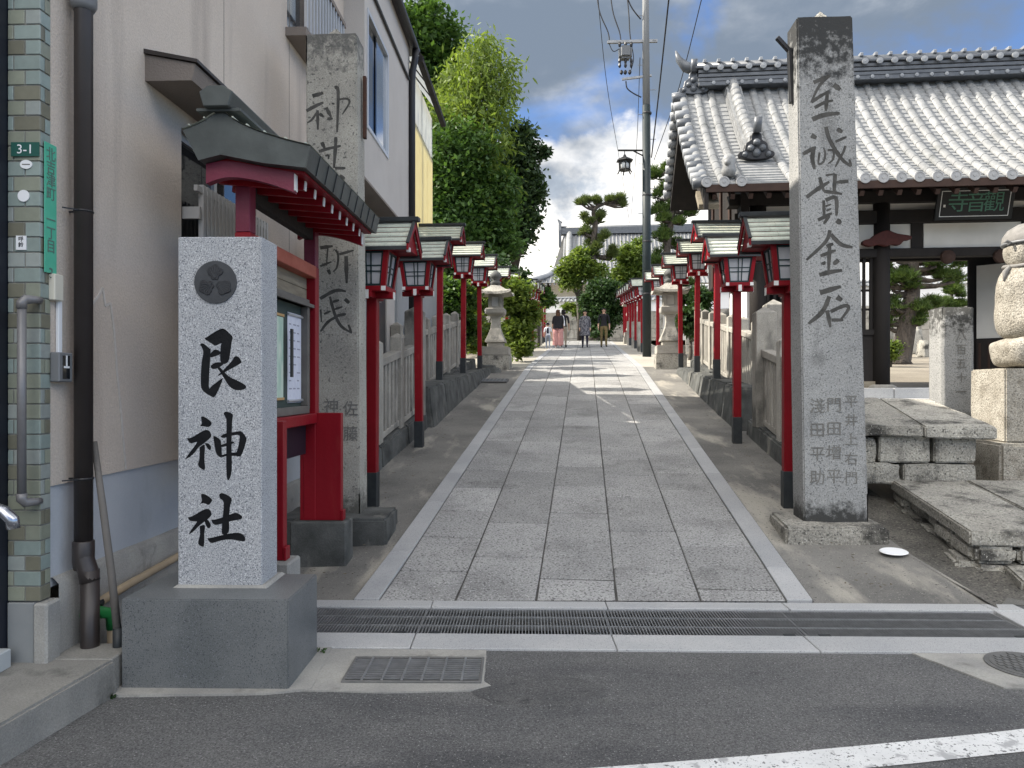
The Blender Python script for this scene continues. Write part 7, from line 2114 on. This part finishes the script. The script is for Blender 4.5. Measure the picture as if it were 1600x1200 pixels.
bamboo('feathery yellow green bamboo arching right against the grey cloud', tuple(gnd(735, 31.5)),
       [(725, 330, 752, 55, 31.5), (730, 330, 775, 66, 31.5), (735, 330, 797, 92, 31.2), (740, 340, 800, 128, 31.2), (720, 330, 728, 78, 31.8), (712, 320, 708, 108, 31.8), (705, 330, 690, 150, 32),
        (730, 340, 762, 100, 31.4), (725, 330, 742, 120, 31.6), (742, 350, 790, 165, 31.0), (735, 345, 772, 150, 31.3), (715, 340, 715, 160, 31.6), (700, 340, 690, 215, 31.4), (745, 360, 782, 215, 31.2),
        (730, 360, 750, 190, 31.3), (715, 360, 725, 220, 31.2), (750, 380, 775, 270, 31.0), (725, 380, 740, 262, 31.0), (700, 370, 705, 270, 31.0)], lm_bamboo, 3)
tree('vine_tree', 'bare twiggy brown and green creeper tree left of the bamboo', 'tree', gnd(690, 30.5),
     [pb(690, 215, 30.5, 30, 40), pb(680, 270, 30.5, 34, 40), pb(705, 300, 30.5, 30, 30)], 9000, 0.2, lm_yellow, 0.2, 4, clump=0.3)
tree('evergreen_tree', 'almost black evergreen tree with ragged edge right of the bamboo', 'tree', gnd(800, 35.5),
     [pb(815, 225, 35.5, 24, 30), pb(800, 270, 35.5, 34, 35), pb(825, 300, 35.5, 22, 30), pb(790, 330, 35.5, 36, 38), pb(815, 350, 35.5, 24, 26), pb(780, 380, 35.5, 36, 30), pb(848, 238, 35.5, 12, 5)], 20000, 0.26, lm_vdark, 0.3, 5, clump=0.27, per=35)
# low planting behind the left fence and round the stone lantern
tree('garden_bush', 'bright yellow green bush just right of the left stone lantern', 'bush', gnd(806, 23.0),
     [pb(800, 465, 23.0, 24, 28), pb(822, 490, 23.3, 16, 22), pb(806, 520, 23.0, 20, 26), pb(815, 545, 22.6, 15, 14), pb(792, 445, 23.4, 16, 12)], 11000, 0.15, lm_yellow, 0.05, 6, up=0.6, clump=0.26)
tree('garden_bush', 'yellow green bush growing behind the left stone lantern and last fence post', 'bush', gnd(752, 21.2),
     [pb(740, 470, 21.5, 26, 30), pb(765, 455, 22, 22, 24), pb(735, 520, 21, 26, 30), pb(760, 530, 21.5, 20, 24)], 10000, 0.15, lm_yellow, 0.05, 7, up=0.6, clump=0.26)
tree('garden_bush', 'leafy bush glimpsed between the second and fourth left lanterns', 'bush', gnd(690, 18.0),
     [pb(705, 470, 18.5, 32, 28), pb(680, 495, 18, 30, 28), pb(715, 515, 19, 26, 22), pb(672, 455, 19, 26, 26)], 9000, 0.16, lm_mid, 0.05, 8, up=0.6, clump=0.26)
tree('garden_tree', 'small dark tree in the gap behind the left lantern roofs', 'tree', gnd(765, 27),
     [pb(770, 430, 27, 36, 26), pb(740, 420, 27.5, 36, 30), pb(800, 440, 27.5, 26, 18), pb(700, 420, 27.5, 40, 30), pb(660, 430, 27, 40, 40)], 16000, 0.20, lm_dark, 0.12, 9, clump=0.22)
# planting at the head of the path
tree('garden_tree', 'bright rounded tree left of the trained pine before the hall', 'tree', gnd(905, 44.5),
     [pb(900, 415, 44.5, 18.7, 17.3), pb(890, 440, 44.5, 15.8, 13.0), pb(925, 425, 44.8, 17.3, 14.4), pb(905, 395, 44.8, 11.5, 8.6), pb(880, 425, 44.5, 8.6, 8.6)], 8500, 0.24, lm_yellow, 0.15, 10, up=0.6, clump=0.33, per=30)
tree('round_pine', 'dark rounded clipped tree behind the walking man', 'tree', gnd(942, 43),
     [pb(942, 455, 43, 21.6, 18.7), pb(930, 485, 43, 17.3, 18.7), pb(955, 490, 43, 17.3, 18.7), pb(942, 515, 42.8, 15.8, 11.5), pb(915, 470, 43, 8.6, 10.1)], 9500, 0.22, lm_dark, 0.2, 11, up=0.4, clump=0.33, per=30)
tree('garden_tree', 'light green tree left of the utility pole before the hall', 'tree', gnd(985, 46.5),
     [pb(982, 400, 46.5, 17.3, 15.8), pb(975, 430, 46.5, 17.3, 14.4), pb(998, 420, 46.5, 14.4, 18.7), pb(1000, 385, 47, 10.1, 10.1), pb(985, 455, 46, 15.8, 11.5)], 9000, 0.24, lm_yellow, 0.15, 12, up=0.6, clump=0.33, per=30)
tree('low_bush', 'small leafy bush at the left end of the terrace wall', 'bush', gnd(905, 46),
     [pb(905, 487, 46, 11.5, 7.2), pb(890, 480, 46.2, 8.6, 5.8)], 2500, 0.2, lm_yellow, 0.05, 13, up=0.6)
tree('garden_bush', 'dark hedge row behind the far left lanterns', 'hedge', gnd(842, 36),
     [pb(838, 462, 36, 18.7, 8.6), pb(815, 455, 36, 15.8, 10.1), pb(856, 470, 37, 11.5, 7.2)], 7000, 0.2, lm_mid, 0.08, 14, up=0.5)
tree('garden_bush', 'dark shrubs behind the right stone lantern', 'bush', gnd(1075, 23),
     [pb(1078, 500, 23, 15.8, 20.2), pb(1095, 470, 23.5, 13.0, 18.7), pb(1060, 460, 24, 15.8, 17.3), pb(1100, 520, 22.5, 11.5, 15.8)], 8000, 0.17, lm_dark, 0.08, 15, up=0.4)

def pine(name, label, base, trunk, pads, n, ln, m, tr_r, seed, wd=0.016, bark=None):
    t = thing(name, label, 'pine tree', base)
    b = Vector(base); rq = random.Random(seed)
    pads = [(p[0] + rq.uniform(-.8, .8) * p[3], p[1] + rq.uniform(-.6, .6) * p[4], p[2] + rq.uniform(-1.1, 1.1) * p[5], p[3] * rq.uniform(.30, .66), p[4] * rq.uniform(.30, .66), p[5] * rq.uniform(.7, 1.5)) for p in pads for _ in range(4)]
    rel = [(p[0] - b.x, p[1] - b.y, p[2] - b.z) + tuple(p[3:]) for p in pads]
    link('crown', needle_mesh('crown', rel, n, ln, m, seed, wd), t)
    tp = [Vector(q) - b for q in trunk]
    c = catmull([tuple(q) for q in tp], 4)
    k = len(c)
    MB().tube(c, [tr_r * (1.45 if i == 0 else 1.0) * (1 - 0.72 * i / (k - 1)) for i in range(k)], 12).build('trunk', bark or m_bark, t, smooth=True)
    lb = MB()
    for p in rel:
        q = Vector(p[:3]); s = min((Vector(x) for x in c), key=lambda x: (x - q).length + 0.6 * max(0, x.z - q.z))
        mid = s.lerp(q, 0.55) + Vector((0, 0, -0.1 * (q - s).length))
        lb.tube([s, mid, q - Vector((0, 0, p[5] * 0.3))], [tr_r * 0.34, tr_r * 0.22, tr_r * 0.1], 6)
        rg = random.Random(seed + int(p[0] * 10))
        for _ in range(2):
            a = rg.uniform(0, 6.28); lb.tube([mid, q + Vector((math.cos(a) * p[3] * 0.8, math.sin(a) * p[4] * 0.8, 0))], [tr_r * 0.1, tr_r * 0.04], 5)
    lb.build('limbs', bark or m_bark, t, smooth=True)
    return t
# trained pine in front of the hall
D = 45.5
pine('trained_pine', 'trained pine with bare crooked top standing before the hall roof', tuple(gnd(928, D)),
     [gnd(928, D), P(929, 470, D), P(926, 400, D), P(930, 350, D), P(928, 328, D), P(945, 318, D)],
     [pb(965, 313, D, 8, 4), pb(955, 318, D, 8, 4), pb(935, 317, D, 7, 4), pb(912, 318, D, 9, 3), pb(918, 345, D, 7, 5), pb(935, 340, D, 8, 6), pb(944, 372, D, 8, 8), pb(916, 362, D, 7, 5), pb(930, 390, D, 12, 8), pb(952, 396, D, 10, 8), pb(972, 320, D, 5, 4)],
     9000, 0.34, lm_pine2, 0.30, 21, 0.03)
# pine left of the gate
D = 31
pine('tall_pine', 'layered pine tree between the utility pole and the temple gate roof', tuple(gnd(1050, D)),
     [gnd(1050, D), P(1052, 470, D), P(1042, 400, D), P(1050, 330, D), P(1045, 270, D)],
     [pb(1050, 262, D, 20, 8), pb(1032, 272, D, 14, 7), pb(1060, 290, D, 18, 8), pb(1030, 302, D, 16, 8), pb(1050, 318, D, 22, 8), pb(1028, 340, D, 16, 8), pb(1055, 352, D, 20, 9), pb(1035, 372, D, 20, 9), pb(1058, 392, D, 20, 9), pb(1030, 408, D, 18, 9), pb(1050, 425, D, 24, 10), pb(1075, 330, D, 14, 8), pb(1035, 445, D, 20, 10), pb(1065, 450, D, 20, 10)],
     26000, 0.26, lm_pine, 0.24, 22, 0.02)
# courtyard pine seen through the gateway
D = 24
def cz(px, D): p = P(px, 600, D); p.z = zcourt(D) - 0.05; return p
pine('courtyard_pine', 'old pine with thick furrowed trunk seen through the gateway', tuple(cz(1405, D)),
     [cz(1405, D), P(1415, 520, D), P(1425, 460, D), P(1426, 410, D), P(1428, 340, D), P(1432, 270, D)],
     [pb(1418, 444, D, 26, 10), pb(1400, 436, D, 20, 8), pb(1440, 492, D, 26, 13), pb(1425, 500, D, 16, 9), pb(1460, 480, D, 18, 10), pb(1390, 478, D, 16, 10), pb(1392, 500, D, 14, 9), pb(1398, 415, D, 20, 9), pb(1465, 425, D, 30, 12), pb(1490, 405, D, 24, 10), pb(1455, 400, D, 24, 9), pb(1385, 450, D, 14, 8), pb(1440, 360, D, 40, 14), pb(1400, 370, D, 34, 12)],
     26000, 0.20, lm_pine, 0.34, 23, 0.014)
D = 27
pine('young_pine', 'small bright pine at the right side of the gateway opening', tuple(cz(1490, D)),
     [cz(1490, D), P(1490, 520, D), P(1487, 470, D), P(1488, 436, D)],
     [pb(1488, 438, D, 9, 7), pb(1480, 452, D, 13, 6), pb(1496, 460, D, 12, 7), pb(1476, 474, D, 14, 7), pb(1495, 480, D, 14, 7), pb(1484, 494, D, 16, 7), pb(1502, 500, D, 12, 7)], 9000, 0.20, lm_pine, 0.10, 24, 0.014)
tree('clipped_shrub', 'small round clipped golden shrub inside the gateway', 'shrub', tuple(cz(1390, 22)),
     [pb(1390, 548, 22, 13, 13)], 3500, 0.09, lm_yellow, 0.04, 25, up=0.5, clump=0.3)
# courtyard rocks
for i, (px, py, rp, D, lab) in enumerate(((1445, 545, 13, 30, 'large garden rock right of the courtyard pine trunk'), (1475, 540, 10, 31, 'upright garden rock seen near the gateway middle'), (1425, 525, 16, 34, 'broad garden rock far behind the courtyard pine'))):
    c = P(px, py, D); r = rp * D / F
    one('garden_rock', rough_block([Vector(p) for p in [(c.x - r, c.y - r, zcourt(D) - 0.1), (c.x + r, c.y - r, zcourt(D) - 0.1), (c.x + r, c.y + r, zcourt(D) - 0.1), (c.x - r, c.y + r, zcourt(D) - 0.1),
        (c.x - r * .7, c.y - r * .7, c.z + r), (c.x + r * .6, c.y - r * .7, c.z + r * .8), (c.x + r * .6, c.y + r * .7, c.z + r), (c.x - r * .7, c.y + r * .7, c.z + r * 1.1)]], 5, 0.08, 2.5, i + 3.0, 0.1), m_hewn, lab, 'rock', smooth=True)
# far wooded slope
def woods():
    blobs = []
    rg = random.Random(5)
    for k in range(46):
        u = -60 + k * 2.9; v = 92 + rg.uniform(0, 14)
        z = zpath(60) + (6 if -12 < u < 14 else 7) + rg.uniform(-1, 2)
        p = G(u, v, z - 3); blobs.append((p.x, p.y, p.z, 4.2, 4.2, 4.6))
    o = link('far_wood', foliage_mesh('far_wood', blobs, 60000, 0.8, lm_dark, 31, clump=0.22)); tag(o, 'dense dark wood on the slope far behind the hall', 'wood', kind='stuff')
woods()
# weeds in the kerb crack
for i, (x, y, lab) in enumerate(((-1.92, 3.52, 'tiny weed tuft where the slab meets the dark plinth'), (-1.06, 4.10, 'tiny moss tuft at the plinth corner beside the grating'))):
    t = thing('weed_tuft', lab, 'weed', (x, y, 0.0))
    link('leaves', foliage_mesh('leaves', [(0, 0, 0.015, 0.035, 0.02, 0.015)], 60, 0.02, lm_dark, 40 + i, up=0.4), t)

# ---------------------------------------------------------------- people
def person(label, px, py, D, h, face, regions, legs=0.10, arm=(0.06, 0.06), hair=None, skirt=None, seed=0):
    """one continuous skinned body; regions(x, z) -> material index. face 0 = towards us, pi = away"""
    pos = P(px, py, D); v = pos.x * sG + pos.y * cG; pos.z = zpath(v) + 0.004
    k = h / 1.70
    t = thing('person', label, 'person', pos, face - TG, 'people walking on the path')
    J, E, RAD = [], [], []
    def j(x, y, z, r, par=None):
        J.append((x * k, y * k, z * k)); RAD.append(r * k)
        if par is not None: E.append((par, len(J) - 1))
        return len(J) - 1
    pel = j(0, 0, 0.94, 0.135)
    wa = j(0, 0.0, 1.10, 0.120, pel); ch = j(0, 0, 1.30, 0.145, wa); sh = j(0, 0, 1.41, 0.10, ch); nk = j(0, 0, 1.49, 0.052, sh)
    h1 = j(0, -0.01, 1.56, 0.072, nk); h2 = j(0, -0.01, 1.63, 0.085, h1); h3 = j(0, 0, 1.685, 0.06, h2)
    for s in (-1, 1):
        st = legs * s
        hp = j(s * 0.095, 0, 0.88, 0.098, pel); kn = j(s * 0.10, -0.03 - st * 0.5, 0.49, 0.066, hp)
        an = j(s * 0.10, -st + (0.03 if st < 0 else 0), 0.09, 0.044, kn); j(s * 0.115, -st - 0.14, 0.032, 0.036, an)
        so = j(s * 0.185, 0, 1.40, 0.062, sh); el = j(s * 0.235, 0.02 + st * 0.3, 1.13, 0.047, so)
        a = arm[0 if s < 0 else 1]
        wr = j(s * 0.245, -a + st * 0.5, 0.90, 0.033, el); hd = j(s * 0.245, -a * 1.2 + st * 0.55, 0.835, 0.030, wr)
        for q in range(4):
            f1 = j(s * (0.235 + 0.004 * q), -a * 1.2 + st * 0.55 - 0.027 + 0.018 * q, 0.79, 0.0095, hd)
            j(s * 0.228, -a * 1.2 + st * 0.55 - 0.027 + 0.018 * q, 0.745 + 0.006 * abs(q - 1), 0.008, f1)
        th = j(s * 0.228, -a * 1.2 + st * 0.55 - 0.042, 0.83, 0.010, hd); j(s * 0.222, -a * 1.2 + st * 0.55 - 0.052, 0.795, 0.008, th)
    me = bpy.data.meshes.new('skeleton'); me.from_pydata(J, E, [])
    o = bpy.data.objects.new('tmp_body', me); COL.objects.link(o)
    sk = o.modifiers.new('skin', 'SKIN'); sk.use_smooth_shade = True
    for i, sv in enumerate(me.skin_vertices[0].data):
        r = RAD[i]; f = 0.72 if i in (pel, wa, ch, sh) else 1.0
        sv.radius = (r * 1.12 if i in (pel, ch, sh) else r, r * f); sv.use_root = (i == pel)
    sb = o.modifiers.new('sub', 'SUBSURF'); sb.levels = 1; sb.render_levels = 1
    dg = bpy.context.evaluated_depsgraph_get()
    bme = bpy.data.meshes.new_from_object(o.evaluated_get(dg)); bme.name = 'body'
    bpy.data.objects.remove(o); bpy.data.meshes.remove(me)
    mats, fn = regions
    bme.materials.clear()
    for m in mats: bme.materials.append(m)
    for p in bme.polygons:
        c = p.center / k; p.material_index = fn(c.x, c.y, c.z); p.use_smooth = True
    body = link('body', bme, t)
    # face
    fm = MB()
    for s in (-1, 1): fm.box(s * 0.032 * k - 0.009 * k, s * 0.032 * k + 0.009 * k, -0.094 * k, -0.082 * k, 1.612 * k, 1.622 * k)
    fm.box(-0.018 * k, 0.018 * k, -0.086 * k, -0.076 * k, 1.556 * k, 1.562 * k)
    fm.build('eyes_and_mouth', m_ink, body)
    MB().add([(-0.013 * k, -0.082 * k, 1.575 * k), (0.013 * k, -0.082 * k, 1.575 * k), (0, -0.108 * k, 1.58 * k), (0, -0.085 * k, 1.618 * k)], [(0, 1, 2), (1, 3, 2), (3, 0, 2), (0, 3, 1)]).build('nose', m_skin, body)
    for s in (-1, 1): MB().lathe([(0.006 * k, -0.03 * k), (0.014 * k, -0.01 * k), (0.012 * k, 0.02 * k), (0.004 * k, 0.03 * k)], 8, (s * 0.086 * k, 0.0, 1.60 * k)).build('ear', m_skin, body)
    if hair:
        hm, length = hair
        mb = MB(); n = 18
        prof = [(0.02, 1.725), (0.075, 1.705), (0.098, 1.66), (0.104, 1.60), (0.098, 1.60 - 0.3 * length), (0.105, 1.60 - 0.7 * length), (0.08, 1.60 - length)]
        b = 0
        for r, z in prof:
            for q in range(n + 1):
                a = R(-32) + (math.pi + R(64)) * q / n if z < 1.66 else 2 * math.pi * q / n
                mb.v.append((r * k * math.cos(a), (0.012 + r * math.sin(a)) * k, z * k))
        for i in range(len(prof) - 1):
            for q in range(n): mb.f.append((i * (n + 1) + q, i * (n + 1) + q + 1, (i + 1) * (n + 1) + q + 1, (i + 1) * (n + 1) + q)); mb.m.append(0)
        mb.build('hair', hm, t, smooth=True)
    if skirt:
        nm, sm, prof = skirt
        mb = MB(); n = 28
        for r, z in prof:
            for q in range(n):
                a = 2 * math.pi * q / n; w = 1 + 0.05 * math.sin(7 * a) * (1.2 - z)
                mb.v.append((r * w * k * math.cos(a), r * 0.72 * w * k * math.sin(a), z * k))
        for i in range(len(prof) - 1):
            for q in range(n): mb.f.append((i * n + q, i * n + (q + 1) % n, (i + 1) * n + (q + 1) % n, (i + 1) * n + q)); mb.m.append(0)
        mb.build(nm, sm, t, smooth=True)
    return t, k
def cloth(n, c, c2=None, sc=12, **k): return mat(n, c, c2, sc, 0.9, **k)
m_black_cloth = cloth('black_cloth', (0.012, 0.012, 0.015), (0.018, 0.018, 0.022))
m_khaki = cloth('khaki_cloth', (0.14, 0.105, 0.045), (0.17, 0.13, 0.06))
m_pink = cloth('dusty_pink_cloth', (0.42, 0.20, 0.19), (0.50, 0.27, 0.25), 20)
m_plaid = cloth('grey_plaid_cloth', (0.19, 0.19, 0.21), (0.055, 0.055, 0.07), 16, stretch=(1.4, 1.4, 0.8), lo=0.46, hi=0.54)
m_white_cloth = cloth('white_cloth', (0.70, 0.71, 0.76))
m_grey_cloth = cloth('grey_shorts_cloth', (0.20, 0.22, 0.27))
m_navy_cloth = cloth('navy_cloth', (0.014, 0.013, 0.030))
m_shoe = cloth('dark_shoe', (0.02, 0.02, 0.022))
m_shoe_w = cloth('white_shoe', (0.6, 0.6, 0.6))
m_hair_b = cloth('black_hair', (0.012, 0.010, 0.010)); m_hair_br = cloth('brown_hair', (0.10, 0.050, 0.026), (0.07, 0.035, 0.02))
def reg(shirt, legs, shoe, sleeve_z):
    def fn(x, y, z):
        if z > 1.47: return 0
        if abs(x) > 0.19 and z < sleeve_z: return 0
        if z < 0.085: return 3
        return 1 if z > 0.93 or abs(x) > 0.19 else 2
    return ([m_skin, shirt, legs, shoe], fn)
person('man in black top and khaki trousers walking towards us', 943.5, 543, 33.0, 1.74, 0, reg(m_black_cloth, m_khaki, m_shoe, 1.05), 0.10, (0.08, 0.03), hair=(m_hair_b, 0.06))
person('woman in grey plaid coat and dark leggings walking towards us', 914, 544, 32.8, 1.64, 0, reg(m_plaid, m_navy_cloth, m_shoe, 0.92), 0.08, (0.12, 0.05), hair=(m_hair_b, 0.24),
       skirt=('coat', m_plaid, [(0.17, 1.36), (0.20, 1.15), (0.205, 0.95), (0.235, 0.70), (0.25, 0.56)]))
w, k = person('woman in black top and wide pink trousers walking away with a white bag', 872, 545, 32.4, 1.68, math.pi, reg(m_black_cloth, m_pink, m_shoe_w, 1.08), 0.06, (0.04, 0.10), hair=(m_hair_br, 0.30),
       skirt=('blouse', m_black_cloth, [(0.19, 1.42), (0.215, 1.20), (0.225, 1.0), (0.24, 0.88)]))
for s in (-1, 1):
    mb = MB(); n = 16
    mb.lathe([(0.125, 0.92), (0.135, 0.7), (0.145, 0.4), (0.15, 0.16), (0.145, 0.14)], n, (s * 0.10, -0.02 * s, 0)); mb.v = [(x * k, y * 0.8 * k, z * k) for x, y, z in mb.v]
    mb.build('trouser_leg', m_pink, w, smooth=True)
bag = thing('tote_bag', 'white cloth shoulder bag carried by the woman in pink trousers', 'bag', w.location, w.rotation_euler.z)
mb = MB().hexa([(-0.31, -0.10, 0.98), (-0.24, -0.10, 0.98), (-0.24, 0.16, 0.98), (-0.31, 0.16, 0.98), (-0.29, -0.08, 1.22), (-0.26, -0.08, 1.22), (-0.26, 0.14, 1.22), (-0.29, 0.14, 1.22)]).build('pouch', m_white_cloth, bag, bevel=0.02)
MB().tube([(-0.275, -0.05, 1.2), (-0.23, 0.0, 1.42), (-0.20, 0.03, 1.44), (-0.24, 0.08, 1.40), (-0.275, 0.11, 1.2)], 0.014, 6).build('strap', m_white_cloth, bag, smooth=True)
person('person in black shirt and beige trousers walking just ahead of the pink trousers', 880.5, 543, 33.4, 1.70, math.pi, reg(m_black_cloth, cloth('beige_cloth', (0.30, 0.26, 0.20)), m_shoe, 1.10), 0.12, hair=(m_hair_b, 0.10))
w, k = person('small child in white shirt and grey shorts wearing a dark cap', 856, 546.5, 31.6, 1.10, math.pi, reg(m_white_cloth, m_grey_cloth, m_shoe_w, 1.15), 0.08)
MB().lathe([(0.15, 1.62), (0.115, 1.63), (0.112, 1.68), (0.08, 1.74), (0.02, 1.76)], 16).xf(Matrix.Scale(k, 4)).build('cap', m_navy_cloth, w, smooth=True)
MB().box(-0.07, 0.07, 0.10, 0.16, 1.05, 1.40).xf(Matrix.Scale(k, 4)).build('backpack', m_navy_cloth, w, bevel=0.02)
for o in (w,): pass

# ---------------------------------------------------------------- litter: dry leaves and grit gathered along the verges
def litter():
    rg = random.Random(21); mb = MB()
    for k in range(420):
        s = rg.choice((-1, 1)); v = 5.4 + rg.random() ** 1.5 * 14
        lim = 2.2 if v < 11 else 2.25
        u = s * (lim - abs(rg.gauss(0, 0.16))) if rg.random() < 0.75 else s * rg.uniform(1.6, 2.2)
        r = rg.uniform(0.006, 0.020); a = rg.uniform(0, 6.28); z = zpath(v) + 0.004 + rg.uniform(0, 0.006)
        c = G(u, v, z); pts = []
        for q, (dx, dy, dz) in enumerate(((-1, 0, 0.2), (0, -0.5, 0), (1, 0, 0.4), (0, 0.5, 0))):
            pts.append(c + Vector(((dx * math.cos(a) - dy * math.sin(a)) * r, (dx * math.sin(a) + dy * math.cos(a)) * r, dz * r)))
        mb.add(pts, [(0, 1, 2, 3)])
    o = mb.build('leaf_litter', mat('dry_leaf', (0.13, 0.10, 0.065), (0.07, 0.058, 0.042), 30, 0.9), None, fix=False)
    tag(o, 'scattered dry leaves and grit along both concrete verges', 'litter', kind='stuff')
litter()
